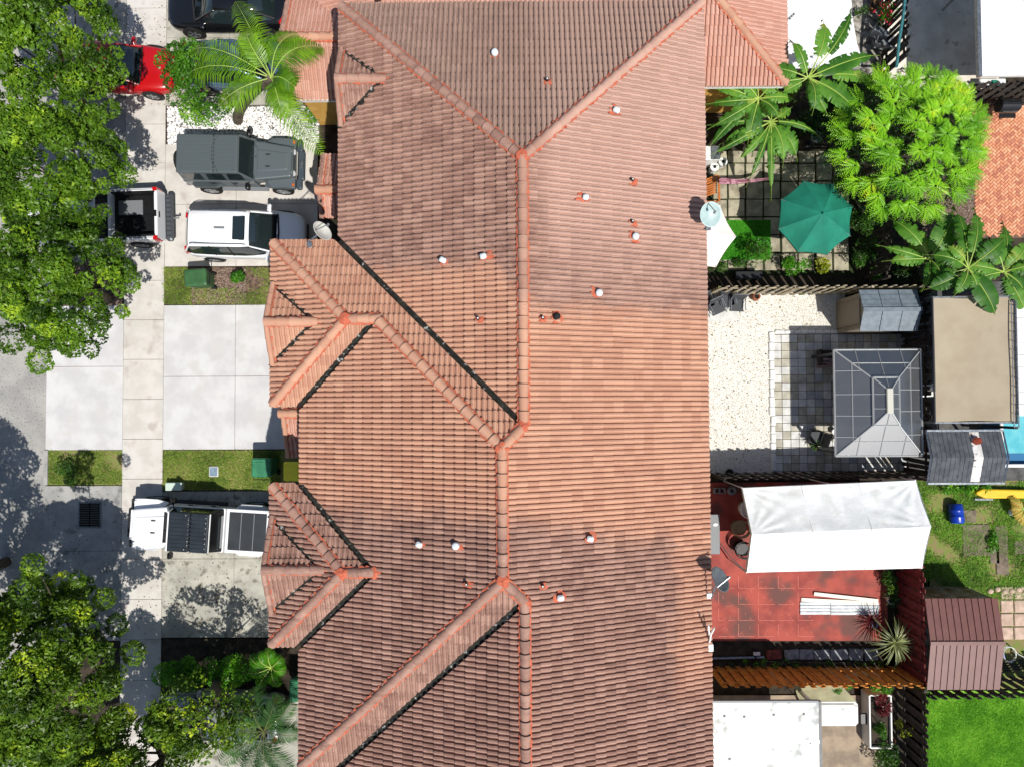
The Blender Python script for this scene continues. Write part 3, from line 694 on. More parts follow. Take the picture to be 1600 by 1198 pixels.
# planting strips
flat('lawn_patch', rect(257, 418, 430, 476), .03, m_mulch)
flat('lawn_patch', rect(256, 703, 470, 765), .03, m_lawn)
flat('verge', rect(75, 703, 192, 757), .03, m_lawn)
flat('mulch_verge', rect(75, 408, 192, 478), .03, m_mulch)
flat('pebble_bed', rect(262, 165, 500, 227), .04, m_pebbed)
flat('hedge_bed', rect(235, 997, 470, 1088), .03, m_soil)
def in_poly(pts, n, zf=0):
    hp = halfplanes(pts); xs = [p[0] for p in pts]; ys = [p[1] for p in pts]; out = []
    while len(out) < n:
        x, y = random.uniform(min(xs), max(xs)), random.uniform(min(ys), max(ys))
        if all(a * x + b * y >= c for a, b, c in hp): out.append((x, y))
    return out
def np_mesh(name, V, F, mat, rnd=None, smooth=False):
    """V (n,3); F (m,k) faces of k corners"""
    me = bpy.data.meshes.new(name); m, k = F.shape
    me.vertices.add(len(V)); me.vertices.foreach_set('co', V.astype(np.float32).ravel())
    me.loops.add(m * k); me.loops.foreach_set('vertex_index', F.astype(np.int32).ravel())
    me.polygons.add(m); me.polygons.foreach_set('loop_start', np.arange(0, m * k, k, dtype=np.int32)); me.polygons.foreach_set('loop_total', np.full(m, k, dtype=np.int32))
    if rnd is not None:
        a = me.attributes.new('rnd', 'FLOAT', 'FACE'); a.data.foreach_set('value', rnd.astype(np.float32))
    me.materials.append(mat); me.update(calc_edges=True)
    if smooth: me.polygons.foreach_set('use_smooth', [True] * m)
    return me
rg = np.random.default_rng(11)
def grass(name, pts, n, mat, hmin=.03, hmax=.07, wd=.012, label=None, z=.03, patchy=0, lean=1.6):
    q = np.array(in_poly(pts, n))
    if patchy:
        k = np.sin(q[:, 0] * 3.1 + np.sin(q[:, 1] * 2.3) * 1.5) + np.sin(q[:, 1] * 3.7 + q[:, 0] * 1.2) + rg.normal(0, .5, n)
        q = q[k > patchy - 1]; n = len(q)
    a = rg.uniform(0, 2 * np.pi, n); h = rg.uniform(hmin, hmax, n); l = rg.uniform(0, lean, n) * h * 1.6; b = rg.uniform(0, 2 * np.pi, n)
    dx, dy = np.cos(a) * wd, np.sin(a) * wd
    V = np.zeros((n, 3, 3)); V[:, 0] = np.c_[q[:, 0] - dx, q[:, 1] - dy, np.full(n, z)]; V[:, 1] = np.c_[q[:, 0] + dx, q[:, 1] + dy, np.full(n, z)]
    V[:, 2] = np.c_[q[:, 0] + np.cos(b) * l, q[:, 1] + np.sin(b) * l, z + h]
    me = np_mesh(name, V.reshape(-1, 3), np.arange(3 * n).reshape(n, 3), mat, rg.uniform(0, 1, n))
    o = bpy.data.objects.new(name, me); link(o); o['kind'] = 'stuff'; tag(o, label, 'grass'); return o
m_grass = leafmat('grass_blades', lin(96, 126, 40, .8), lin(160, 186, 76, .82), lin(206, 196, 130, .8), .6, .3)
m_grass2 = leafmat('fresh_grass_blades', lin(100, 170, 36, .85), lin(150, 215, 64, .9), lin(185, 225, 90, .9), .6, .3)
m_weed = leafmat('weedy_grass_blades', lin(88, 134, 44, .8), lin(146, 196, 70, .85), None, .6, .3)
grass('grass', rect(257, 419, 300, 476), 3500, m_grass, label='short grass at the left end of the bed holding the tipped green bin', wd=.014)
grass('grass', rect(380, 419, 428, 476), 3200, m_grass, label='short grass at the right end of the bed, next to the tiled wing', patchy=.3)
grass('grass', rect(300, 450, 380, 476), 1800, m_grass, label='thin dry grass along the upper edge of the bright driveway', patchy=.7)
grass('grass', rect(256, 704, 440, 764), 16000, m_grass, label='lawn strip between the bright driveway and the white open-bed truck')
grass('grass', rect(76, 704, 191, 756), 8000, m_grass, label='roadside grass strip left of the sidewalk below the bright apron', patchy=.2)
# stones: little octahedra, one mesh per bed
def stones(name, pts, n, mat, r0, r1, z, label, cat='stones', avoid=None):
    q = np.array(in_poly(pts, n)); r = rg.uniform(r0, r1, n)
    base = np.array([[1, 0, 0], [0, 1, 0], [-1, 0, 0], [0, -1, 0], [0, 0, .7], [0, 0, -.7]], float)
    a = rg.uniform(0, 6.28, n); c, s = np.cos(a), np.sin(a); el = rg.uniform(.6, 1.2, n)
    V = np.zeros((n, 6, 3))
    for k in range(6):
        x, y, zz = base[k] * r[:, None].T if False else base[k]
        X = x * r * el; Y = y * r; V[:, k] = np.c_[q[:, 0] + X * c - Y * s, q[:, 1] + X * s + Y * c, z + zz * r * rg.uniform(.7, 1.1, n) + r * .3]
    T_ = np.array([[0, 1, 4], [1, 2, 4], [2, 3, 4], [3, 0, 4]])
    F = (np.arange(n)[:, None, None] * 6 + T_[None]).reshape(-1, 3)
    me = np_mesh(name, V.reshape(-1, 3), F, mat, np.repeat(rg.uniform(0, 1, n), 4))
    o = bpy.data.objects.new(name, me); link(o); o['kind'] = 'stuff'; tag(o, label, cat); return o
def rndmat(name, a, b, c=None, rough=.85):
    m = bpy.data.materials.new(name); T = NT(m); at = T.new('ShaderNodeAttribute', attribute_name='rnd').outputs['Fac']
    k = T.mix(at, a, b)
    if c: k = T.mix(T.ramp(at, .86, .9), k, c)
    T.L(k, T.b.inputs['Base Color']); T.b.inputs['Roughness'].default_value = rough; return m
m_peb = rndmat('white_pebbles', lin(236, 234, 232, .85), lin(250, 248, 246, .85), lin(150, 140, 132, .7))
m_grv = rndmat('cream_stones', lin(220, 214, 198, .82), lin(246, 243, 234, .85), lin(190, 174, 148, .74))
m_chip = rndmat('wood_chips', lin(128, 100, 84, .7), lin(176, 160, 148, .75), lin(70, 54, 46, .6))
m_litter = rndmat('leaf_litter', lin(120, 90, 60, .6), lin(70, 56, 42, .6), lin(150, 130, 60, .7))
stones('pebbles', rect(263, 168, 498, 226), 7500, m_peb, .018, .05, .045, 'white pebbles heaped in the bed above the grey four by four', 'pebbles')
stones('wood_chips', rect(300, 420, 385, 474), 1600, m_chip, .012, .035, .03, 'brown wood chips around the small plant beside the tipped green bin', 'mulch')
stones('wood_chips', rect(120, 410, 192, 477), 2600, m_chip, .012, .035, .03, 'brown wood chips under the street tree left of the sidewalk', 'mulch')
stones('fallen_leaves', rect(256, 770, 425, 995), 420, m_litter, .012, .03, .052, 'dead leaves scattered on the shaded lower driveway', 'leaf litter')
stones('fallen_leaves', rect(75, 760, 255, 1000), 260, m_litter, .012, .03, .048, 'dead leaves scattered around the storm drain', 'leaf litter')
stones('fallen_leaves', rect(196, 5, 262, 165), 200, m_litter, .01, .03, .055, 'dead leaves on the sidewalk in front of the red car', 'leaf litter')
# utility cover
t = thing('utility_cover', 'small blue-grey concrete utility cover sunk in the lawn strip', 'utility cover', P(335, 736))
a = P(335, 736); mb = MB(); mb.bbox((a.x, a.y, .055), (.36, .40, .05), .02); obj('rim', mb, m_concrete, t); mb = MB(); mb.bbox((a.x, a.y, .075), (.28, .32, .03), .01); obj('lid', mb, M('cover_blue', lin(150, 176, 196), lin(120, 140, 160), 14, .8), t)
# white utility box beside the truck
t = thing('utility_box', 'pale green-white low utility box in the grass beside the white truck', 'utility box', P(277, 757)); a = P(278, 758)
mb = MB(); mb.bbox((a.x, a.y, .16), (.56, .26, .30), .03); obj('housing', mb, M('pale_green', lin(214, 232, 218), None, rough=.5), t); mb = MB(); mb.bbox((a.x, a.y, .33), (.62, .30, .05), .02); obj('lid', mb, M('pale_green', None), t)
# ================================================================ BINS
def bin_(name, label, px, py, lid, body, rz=0, tip=None, sz=(.62, .70, 1.05), hh=1.05):
    q = P(px, py, hh); t = thing(name, label, 'wheeled bin', (q.x, q.y, .04), rz)
    w, d, h = sz
    b = MB(); b.hexa([(-w * .38, -d * .36, .08), (w * .38, -d * .36, .08), (w * .38, d * .36, .08), (-w * .38, d * .36, .08)], [(-w / 2 + .02, -d / 2 + .03, h - .06), (w / 2 - .02, -d / 2 + .03, h - .06), (w / 2 - .02, d / 2 - .03, h - .06), (-w / 2 + .02, d / 2 - .03, h - .06)])
    parts = [('tub', b, body, .02)]
    l = MB(); l.bbox((0, 0, h), (w, d, .09), .05); l.box((0, 0, h + .05), (w * .72, d * .6, .02)); parts.append(('lid', l, lid, .015))
    hd = MB(); hd.tube([(-w * .4, d / 2 - .02, h - .05), (-w * .4, d / 2 + .09, h - .02), (w * .4, d / 2 + .09, h - .02), (w * .4, d / 2 - .02, h - .05)], .018); parts.append(('handle', hd, m_black, 0))
    for sx in (-1, 1):
        wh = MB(); Mx = Matrix.Translation((sx * w * .42, d * .36, .11)) @ Matrix.Rotation(math.pi / 2, 4, 'Y'); wh.lathe([(.05, -.03), (.11, -.025), (.11, .025), (.05, .03)], n=14, M=Mx); parts.append(('wheel', wh, m_rubber, 0))
    for nm, mb, mt, bv in parts: obj(nm, mb, mt, t, world=False, bevel=bv)
    if tip: t.rotation_mode = 'XYZ'; t.matrix_basis = t.matrix_basis @ Matrix.Rotation(tip[0], 4, tip[1]); WM[t.name] = t.matrix_basis.copy()
    return t
g1, g2 = M('bin_green', lin(66, 110, 66, .8), lin(54, 94, 56, .8), 3, .5), M('bin_teal', lin(62, 140, 98, .8), lin(50, 120, 86, .8), 3, .5)
yl = M('bin_yellow', lin(255, 244, 60, .9), lin(250, 232, 50, .9), 3, .5)
bin_('wheeled_bin', 'dark green bin standing in the bed below the white crossover', 306, 434, g1, g1, math.radians(-86), sz=(.64, .82, 1.0), hh=1.0)
bin_('wheeled_bin', 'teal green bin at the house end of the lawn strip, left of the yellow-lidded one', 409, 730, g2, g2, math.radians(180), sz=(.72, .70, 1.05))
bin_('wheeled_bin', 'yellow-lidded bin half hidden under the tiled eave', 457, 736, yl, g1, math.radians(180), sz=(.64, .70, 1.05))
bin_('wheeled_bin', 'light green bin peeking out under the eave above the dark palm', 466, 1078, g2, g2, math.radians(180), sz=(.62, .80, 1.05))
# ================================================================ BACK YARDS (right of the townhouse)
m_slab = M('garden_slab', lin(196, 188, 162, .72), lin(150, 142, 122, .7), 2.4, .9, .4, 70)
m_pav_l = M('light_paver', lin(226, 226, 222, .8), lin(204, 204, 200, .78), 3, .85, .2, 80)
m_pav_d = M('bluish_shade_paver', lin(190, 194, 198, .74), lin(170, 174, 178, .72), 3, .85, .2, 80)  # bluish and tan paver tones hold the look of shade in their colour
m_pav_b = M('tan_shade_paver', lin(206, 202, 186, .74), lin(182, 176, 160, .72), 3, .85, .2, 80)
m_turf = M('turf_backing', lin(58, 140, 24, .8), lin(74, 160, 32, .8), 3, .9)
m_wood_old = M('weathered_picket', lin(206, 192, 166, .76), lin(150, 136, 112, .7), 6, .9, .5, 50, speck=lin(120, 130, 60, .6), sscale=3, samt=.60)
m_wood_dark = M('dark_picket', lin(92, 84, 76, .62), lin(58, 52, 48, .6), 6, .9, .5, 50)
m_wood_org = M('orange_picket', lin(226, 154, 66, .95), lin(196, 122, 46, .95), 5, .75, .4, 50)
m_wood_red = M('red_brown_picket', lin(150, 62, 62, .72), lin(116, 46, 48, .7), 5, .75, .4, 50)
m_wood_blk = M('black_picket', lin(46, 42, 42, .6), lin(30, 28, 28, .6), 5, .8, .3, 50)
# ---- yard floors
flat('garden_soil', rect(1103, 130, 1450, 452), .0, m_soil)
# garden slabs in a loose grid
sb = MB(); c0, c1 = P(1103, 432), P(1335, 235); sb.box(((c0.x + c1.x) / 2, (c0.y + c1.y) / 2, .01), (c1.x - c0.x, c1.y - c0.y, .02)); gard = struct('garden_paving', sb, M('joint_moss', lin(60, 74, 34, .6), lin(44, 48, 30, .6), 8, .95))
gx = [1112, 1136, 1164, 1192, 1219, 1246, 1273, 1300, 1326]; gy_ = [236, 256, 284, 312, 340, 368, 396, 424]
for i in range(8):
    for j in range(7):
        a, b = P(gx[i], gy_[j]), P(gx[i + 1], gy_[j + 1]); m = MB()
        m.bbox(((a.x + b.x) / 2 + random.uniform(-.015, .015), (a.y + b.y) / 2 + random.uniform(-.015, .015), .045 + random.uniform(-.006, .006)), (abs(b.x - a.x) - .06, abs(a.y - b.y) - .06, .05), .015, random.uniform(-.02, .02)); obj('slab', m, m_slab, gard)
flat('turf_base', rect(1108, 345, 1203, 407), .085, m_turf, thick=.05)
grass('artificial_turf', rect(1109, 346, 1202, 406), 22000, leafmat('turf_blades', lin(58, 146, 20, .85), lin(92, 184, 40, .9), None, .6, .3), .012, .03, .012, 'bright green square of artificial turf beside the white parasol', z=.085)
flat('gravel_yard', rect(1103, 455, 1320, 742), .01, m_gravel)
stones('gravel_stones', rect(1104, 462, 1210, 738), 5200, m_grv, .012, .03, .015, 'cream gravel left of the small square pavers', 'gravel')
stones('gravel_stones', rect(1210, 462, 1300, 520), 1700, m_grv, .012, .03, .015, 'cream gravel between the picket fence and the small square pavers', 'gravel')
stones('leaf_litter', rect(1104, 462, 1300, 738), 260, m_litter, .012, .032, .03, 'dead leaves scattered over the cream gravel', 'leaf litter')
# small square pavers, 16 x 17
a, b = P(1210, 736), P(1412, 522); st = .3005
base = MB(); nx, ny = 16, 17
x0, y0 = a.x, a.y; stx = (b.x - a.x) / nx; sty = (b.y - a.y) / ny
base.box(((a.x + b.x) / 2, (a.y + b.y) / 2, .015), (b.x - a.x + .03, b.y - a.y + .03, .03)); pav = struct('paver_patio', base, m_joint)
pm = MB(); pm.bbox((0, 0, 0), (stx - .016, sty - .016, .05), .008); pmes = [pm.mesh('paver', m) for m in (m_pav_l, m_pav_d, m_pav_b)]
for i in range(nx):
    for j in range(ny):
        r = random.random(); me = pmes[0] if (r < .62 and i < 4) or r < .38 else pmes[1] if r < .66 else pmes[2]  # more pale pavers in the left columns, painting the sunlit strip by colour
        inst('paver', me, Matrix.Translation((x0 + (i + .5) * stx, y0 + (j + .5) * sty, .035 + random.uniform(-.003, .003))) @ Matrix.Rotation(random.uniform(-.012, .012), 4, 'Z'), pav)
# rough white edging stones
e = thing('white_edging', 'row of rough white edging stones along the left and top of the small square pavers', 'edging', P(1206, 620))
y = P(1206, 735).y; k = 0
while y < P(1206, 520).y:
    L = random.uniform(.28, .42); m = MB(); m.bbox((P(1206, 600).x + random.uniform(-.02, .02), y + L / 2, .05), (random.uniform(.15, .22), L - .01, .08), .03, random.uniform(-.08, .08)); obj('edging_stone', m, m_white, e); y += L
x = P(1210, 520).x
while x < P(1298, 520).x:
    L = random.uniform(.25, .4); m = MB(); m.bbox((x + L / 2, P(1206, 519).y + random.uniform(-.02, .02), .05), (L - .01, .13, .08), .03, random.uniform(-.08, .08)); obj('edging_stone', m, m_white, e); x += L
flat('passage', rect(1412, 452, 1462, 745), .02, M('dark_concrete', lin(120, 118, 116, .6), lin(84, 84, 84, .6), 2, .9, .3, 60))
flat('neighbour_paving', rect(1462, 440, 1640, 760), .012, M('dark_concrete', None))
# red painted patio with raised edge
a, b = P(1107, 1000), P(1376, 752)
flat('red_patio', [(a.x - .5, a.y), (b.x, a.y), (b.x, b.y), (a.x - .5, b.y)], .06, m_redpatio, thick=.06)
sc = MB()
for i in range(5):
    for j in range(4):
        q = P(1122 + i * 31, 908 + j * 25); w_, h_ = .60, .46
        # embossed square outlines of the stamped floor
        for (cx, cy, dx, dy) in ((q.x, q.y, .02, h_), (q.x + w_ / 2, q.y - h_ / 2, w_, .02)):
            if random.random() < .85: sc.box((cx, cy, .0625), (dx, dy, .004), random.uniform(-.02, .02))
        for _ in range(3):
            sc.box((q.x + random.uniform(.08, .5), q.y - random.uniform(-.1, .35), .0625), (random.uniform(.06, .2), .014, .004), random.uniform(0, 3.1))
o = obj('scuff_marks', sc, m_redlow); o['kind'] = 'structure'
cb = MB(); cb.box((b.x + .05, (a.y + b.y) / 2, .06), (.10, abs(b.y - a.y), .12)); struct('patio_kerb', cb, M('kerb_red', lin(196, 100, 80, .75), lin(140, 80, 70, .7), 9, .85))
flat('side_bed', rect(1381, 870, 1452, 1060), .02, m_soil)
flat('rear_bed', rect(1107, 1000, 1440, 1046), .02, m_soil)
stepping = thing('stepping_stones', 'row of grey stepping blocks between the red patio and the orange fence', 'stepping stones', P(1280, 1020))
m_greyst = M('grey_block', lin(176, 180, 184, .72), lin(130, 134, 138, .7), 6, .9, .4, 60)
for i, (px, w_) in enumerate([(1208, 24), (1236, 22), (1259, 22), (1283, 24), (1310, 26), (1336, 22), (1360, 20)]):
    q = P(px, 1021); m = MB(); m.bbox((q.x, q.y, .06), (w_ / 41, .40 + random.uniform(-.05, .05), .08), .02, random.uniform(-.08, .08)); obj('block', m, m_greyst if i else M('old_red_block', lin(160, 80, 66, .7), lin(110, 60, 50, .7), 9, .9), stepping)
# yard below
flat('tan_patio', rect(1107, 1085, 1370, 1230), .03, M('tan_concrete', lin(184, 164, 140, .74), lin(150, 134, 116, .72), 1.6, .9, .3, 80))
flat('corner_soil', rect(1370, 1060, 1452, 1230), .02, m_soil)
flat('neighbour_lawn', rect(1412, 1075, 1720, 1260), .02, m_lawn2)
grass('grass', rect(1446, 1084, 1602, 1200), 42000, m_grass2, label='bright green mown lawn in the bottom right corner', hmin=.03, hmax=.06, wd=.013)
flat('weedy_yard', rect(1412, 750, 1720, 1078), .02, m_lawn)
grass('grass', rect(1415, 752, 1605, 935), 30000, m_weed, label='weedy grass between the white canopy and the yellow slide', hmin=.04, hmax=.11, wd=.014, patchy=.35)
# brown stepping slabs in weeds
t = thing('stepping_slabs', 'old brown concrete slabs lying in the weedy grass right of the white canopy', 'slabs', P(1530, 860))
m_brslab = M('brown_slab', lin(150, 134, 116, .7), lin(120, 106, 94, .68), 5, .95, .5, 60)
for x0, y0, x1, y1 in ((1503, 818, 1545, 868), (1545, 848, 1560, 880), (1555, 820, 1573, 897), (1583, 843, 1625, 865), (1503, 795, 1524, 816)):
    a, b = P(x0, y1), P(x1, y0); m = MB(); m.bbox(((a.x + b.x) / 2, (a.y + b.y) / 2, .035), (b.x - a.x - .02, b.y - a.y - .02, .06), .015, random.uniform(-.03, .03)); obj('slab', m, m_brslab, t)
t = thing('pink_slabs', 'grid of pinkish slabs with grassy joints right of the brown shed', 'slabs', P(1580, 965)); m_pink = M('pink_slab', lin(226, 196, 176, .74), lin(196, 170, 150, .72), 4, .9, .4, 60)
for i in range(3):
    for j in range(4):
        q = P(1572 + 21 * i, 925 + 21 * j); m = MB(); m.bbox((q.x, q.y, .04), (.46, .46, .06), .02, random.uniform(-.03, .03)); obj('slab', m, m_pink, t)
for x0 in range(1562, 1600, 9): pass
e = thing('pale_edging', 'short row of pale round edging stones above the pink slabs', 'edging', P(1575, 922))
for i in range(6):
    q = P(1546 + i * 11, 921 + random.uniform(-2, 2)); m = MB(); m.lathe([(.10, 0), (.11, .05), (.06, .09), (0, .095)], (q.x, q.y, .02), 9, sx=1.1); obj('edging_stone', m, m_pink, e, smooth=True)
# ---- picket fences (shadowbox): every picket is a part
def fence(label, p0, p1, mat, h=1.8, pitch=.155, pw=.135, rails=(.35, 1.5), railmat=None, double=True, jit=.02, group='picket fences between the yards', lean=.015):
    p0, p1 = Vector((p0[0], p0[1], 0)), Vector((p1[0], p1[1], 0)); d = (p1 - p0); L = d.length; d.normalize(); nrm = Vector((-d.y, d.x, 0)); ang = math.atan2(d.y, d.x)
    t = thing('picket_fence', label, 'fence', tuple((p0 + p1) / 2), 0, group)
    n = int(L / pitch)
    mes = []
    for k in range(3):
        m = MB(); hh = h + random.uniform(-.03, .03); x, y = pw / 2, .011
        m.hexa([(-x, -y, .04), (x, -y, .04), (x, y, .04), (-x, y, .04)], [(-x, -y, hh - .04), (x, -y, hh - .04), (x, y, hh - .04), (-x, y, hh - .04)]); m.hexa([(-x, -y, hh - .04), (x, -y, hh - .04), (x, y, hh - .04), (-x, y, hh - .04)], [(-x + .035, -y, hh), (x - .035, -y, hh), (x - .035, y, hh), (-x + .035, y, hh)])
        mes.append(m.mesh('picket', mat))
    for i in range(n):
        off = (.032 if i % 2 else -.032) if double else .03
        c = p0 + d * (pitch * (i + .5)) + nrm * off
        inst('picket', random.choice(mes), Matrix.Translation((c.x, c.y, random.uniform(-jit, jit))) @ Matrix.Rotation(ang, 4, 'Z') @ Matrix.Rotation(random.gauss(0, lean), 4, 'Y'), t)
    for z in rails:
        m = MB(); c = (p0 + p1) / 2; m.box((c.x, c.y, z), (L, .038, .085), ang); obj('rail', m, railmat or mat, t)
    k = max(1, int(L / 2.4))
    for i in range(k + 1):
        c = p0 + d * (L * i / k); m = MB(); m.box((c.x, c.y, h / 2 - .05), (.09, .09, h - .1), ang); obj('post', m, railmat or mat, t)
    return t
fence('weathered grey-tan picket fence above the cream gravel yard', P(1104, 461), P(1440, 459), m_wood_old, pitch=.175, pw=.14)
fence('dark picket fence between the gravel yard and the red patio', P(1108, 739), P(1415, 737), m_wood_dark, pitch=.18, pw=.14)
fence('orange stained picket fence below the red patio', P(1108, 1041), P(1403, 1041), m_wood_org, pitch=.19, pw=.178)
fence('red-brown picket fence beside the brown shed', P(1403, 1041), P(1400, 868), m_wood_red, pitch=.2, pw=.185)
fence('dark brown picket fence left of the mown lawn', P(1406, 1220), P(1404, 1050), m_wood_dark, pitch=.2, pw=.15)
fence('black picket fence behind the brown shed', P(1412, 1058), P(1640, 1056), m_wood_dark, pitch=.2, pw=.16)
fence('dark picket fence between the gazebo and the beige awning', P(1410, 736), P(1408, 462), m_wood_dark, pitch=.2, pw=.15)
fence('black slatted fence beside the teal pole near the top', P(1378, 120), P(1376, -40), m_wood_blk, pitch=.22, pw=.15)
fence('dark picket fence under the white flat roof, above the black barbecue', P(1480, 165), P(1640, 165), m_wood_dark, pitch=.19, pw=.14)
fence('dark picket fence behind the green parasol', P(1350, 300), P(1352, 445), m_wood_dark, pitch=.2, pw=.15)
# ---- resin shed with grey ribbed roof
def box_at(mb, x0, y0, x1, y1, z0, z1, mi=0, hz=None):
    """box from two pixel corners read at height hz"""
    a, b = P(x0, y1, hz if hz is not None else z1), P(x1, y0, hz if hz is not None else z1); mb.box(((a.x + b.x) / 2, (a.y + b.y) / 2, (z0 + z1) / 2), (b.x - a.x, b.y - a.y, z1 - z0), 0, mi); return a, b
t = thing('garden_shed', 'small resin shed with a blue-grey three panel roof in the gravel yard corner', 'shed', P(1370, 490))
ez = 1.85; a, b = P(1342, 518, ez), P(1432, 453, ez); ry = (a.y + b.y) / 2; rz = ez + .30
m_shedr = M('shed_roof_grey', lin(134, 146, 156, .66), lin(116, 128, 138, .66), 5, .6, .25, 60); m_shedw = M('shed_wall_beige', lin(170, 158, 140, .7), lin(150, 140, 124, .7), 5, .7)
w_ = MB(); wx0, wx1, wy0, wy1 = a.x + .08, b.x - .06, a.y + .10, b.y - .10
w_.hexa([(wx0, wy0, .03), (wx1, wy0, .03), (wx1, wy1, .03), (wx0, wy1, .03)], [(wx0, wy0, ez), (wx1, wy0, ez), (wx1, wy1, ez), (wx0, wy1, ez)])
w_.add([(wx0, wy0, ez), (wx0, wy1, ez), (wx0, ry, rz - .03)], [(0, 2, 1)]); obj('wall', w_, m_shedw, t)
for k in range(7):
    for sgn, yy in ((-1, wy0), (1, wy1)): pass
m = MB()
for k in range(1, 8): pass
for k in range(3):
    x0, x1 = a.x + (b.x - a.x) * k / 3 + .012, a.x + (b.x - a.x) * (k + 1) / 3 - .012
    for sg, yy in ((-1, a.y), (1, b.y)):
        m = MB()
        for j in range(4):
            f0, f1 = j / 4, (j + 1) / 4; y0, y1 = yy + (ry - yy) * f0, yy + (ry - yy) * f1; z0, z1 = ez + (rz - ez) * f0, ez + (rz - ez) * f1
            up = Vector((0, 0, .05)); m.hexa([(x0, y0, z0), (x1, y0, z0), (x1, y1, z1 - .012), (x0, y1, z1 - .012)][::(1 if sg < 0 else -1)], [(x0, y0, z0 + .05), (x1, y0, z0 + .05), (x1, y1, z1 + .028), (x0, y1, z1 + .028)][::(1 if sg < 0 else -1)])
        obj('roof_panel', m, m_shedr, t)
m = MB(); m.box(((a.x + b.x) / 2, ry, rz + .045), (b.x - a.x, .14, .03)); obj('ridge_cap', m, m_shedr, t)
m = MB()
for k in range(5): m.box((wx0 - .01, wy0 + (wy1 - wy0) * (k + .5) / 5, ez * .5), (.02, .02, ez - .1))
obj('wall_ribs', m, m_shedw, t)
m = MB(); m.box((wx0 - .02, ry, .95), (.03, .9, 1.75)); obj('door', m, M('shed_door', lin(150, 138, 120, .7), None, rough=.6), t)
# ---- gazebo with smoked panels
t = thing('hardtop_gazebo', 'hardtop gazebo with two tier smoked panel roof and pale frame on the pavers', 'gazebo', P(1375, 630))
gz = 2.05; A, B = P(1305.5, 712, gz), P(1438.5, 546, gz); gcx, gcy = (A.x + B.x) / 2, (A.y + B.y) / 2
m_smoke = M('smoked_panel', lin(70, 72, 76, .8), lin(60, 63, 68, .8), 2, .36, spec=1.0); sb_ = m_smoke.node_tree.nodes['Principled BSDF']; sb_.inputs['Alpha'].default_value = .88; sb_.inputs['Coat Weight'].default_value = 1; sb_.inputs['Coat IOR'].default_value = 2.3; sb_.inputs['Coat Roughness'].default_value = .38
m_frame = M('pale_frame', lin(206, 208, 208), None, rough=.4, metal=.3); m_dframe = M('dark_frame', lin(64, 66, 70), None, rough=.4, metal=.3)
def hiproof(A, B, ze, inx, iny0, iny1, zi, cols, rows, mname='roof_panel'):
    """four facets from the eave rectangle up to the inner rectangle; panels and bars"""
    o = [(A.x, A.y), (B.x, A.y), (B.x, B.y), (A.x, B.y)]; i = [(A.x + inx, A.y + iny0), (B.x - inx, A.y + iny0), (B.x - inx, B.y - iny1), (A.x + inx, B.y - iny1)]
    for k in range(4):
        p, q, r, s2 = Vector((*o[k], ze)), Vector((*o[(k + 1) % 4], ze)), Vector((*i[(k + 1) % 4], zi)), Vector((*i[k], zi))
        m = MB(); dn = Vector((0, 0, -.012)); m.hexa([p + dn, q + dn, r + dn, s2 + dn], [p, q, r, s2]); obj(mname, m, m_smoke, t)
        for f in rows:
            m = MB(); m.tube([p.lerp(s2, f) + Vector((0, 0, .012)), q.lerp(r, f) + Vector((0, 0, .012))], .016, 4); obj('purlin', m, m_frame, t)
        for f in cols[k % 2]:
            # straight bar up the slope, perpendicular to the eave, stopped at the hip
            e0 = p.lerp(q, f); dirv = (s2 + r) / 2 - (p + q) / 2
            L = 1.0; u = (q - p).normalized()
            x = (e0 - p).length; wtot = (q - p).length; la = (s2 - p).dot(u); lb = (q - r).dot(u)
            if x < la: L = x / la
            elif wtot - x < lb: L = (wtot - x) / lb
            up = (s2 - p) - u * (s2 - p).dot(u)
            m = MB(); m.tube([e0 + Vector((0, 0, .012)), e0 + up * L + Vector((0, 0, .012))], .014, 4); obj('rafter', m, m_frame, t)
        m = MB(); m.tube([p + Vector((0, 0, .015)), s2 + Vector((0, 0, .015))], .024, 5); obj('hip_bar', m, m_frame, t)
        m = MB(); m.tube([p, q], .035, 4); obj('eave_beam', m, m_frame, t)
gw, gh = B.x - A.x, B.y - A.y
hiproof(A, B, gz, 1.12, 1.13, 1.05, gz + .50, [[.24, .5, .76], [.2, .42, .62, .82]], [.45])
A2, B2 = Vector((A.x + 1.07, A.y + 1.08)), Vector((B.x - 1.07, B.y - .98))
hiproof(A2, B2, gz + .53, (B2.x - A2.x) / 2 - .07, .45, .42, gz + .73, [[.5], [.35, .65]], [])
m = MB(); m.bbox((gcx, (A2.y + .45 + B2.y - .42) / 2, gz + .76), (.22, B2.y - A2.y - .78, .07), .02); obj('ridge_vent', m, M('ridge_cream', lin(214, 212, 198), None, rough=.5), t)
for x in (A.x + .12, B.x - .12):
    for y in (A.y + .12, B.y - .12): m = MB(); m.box((x, y, gz / 2), (.09, .09, gz - .06)); obj('post', m, m_dframe, t)
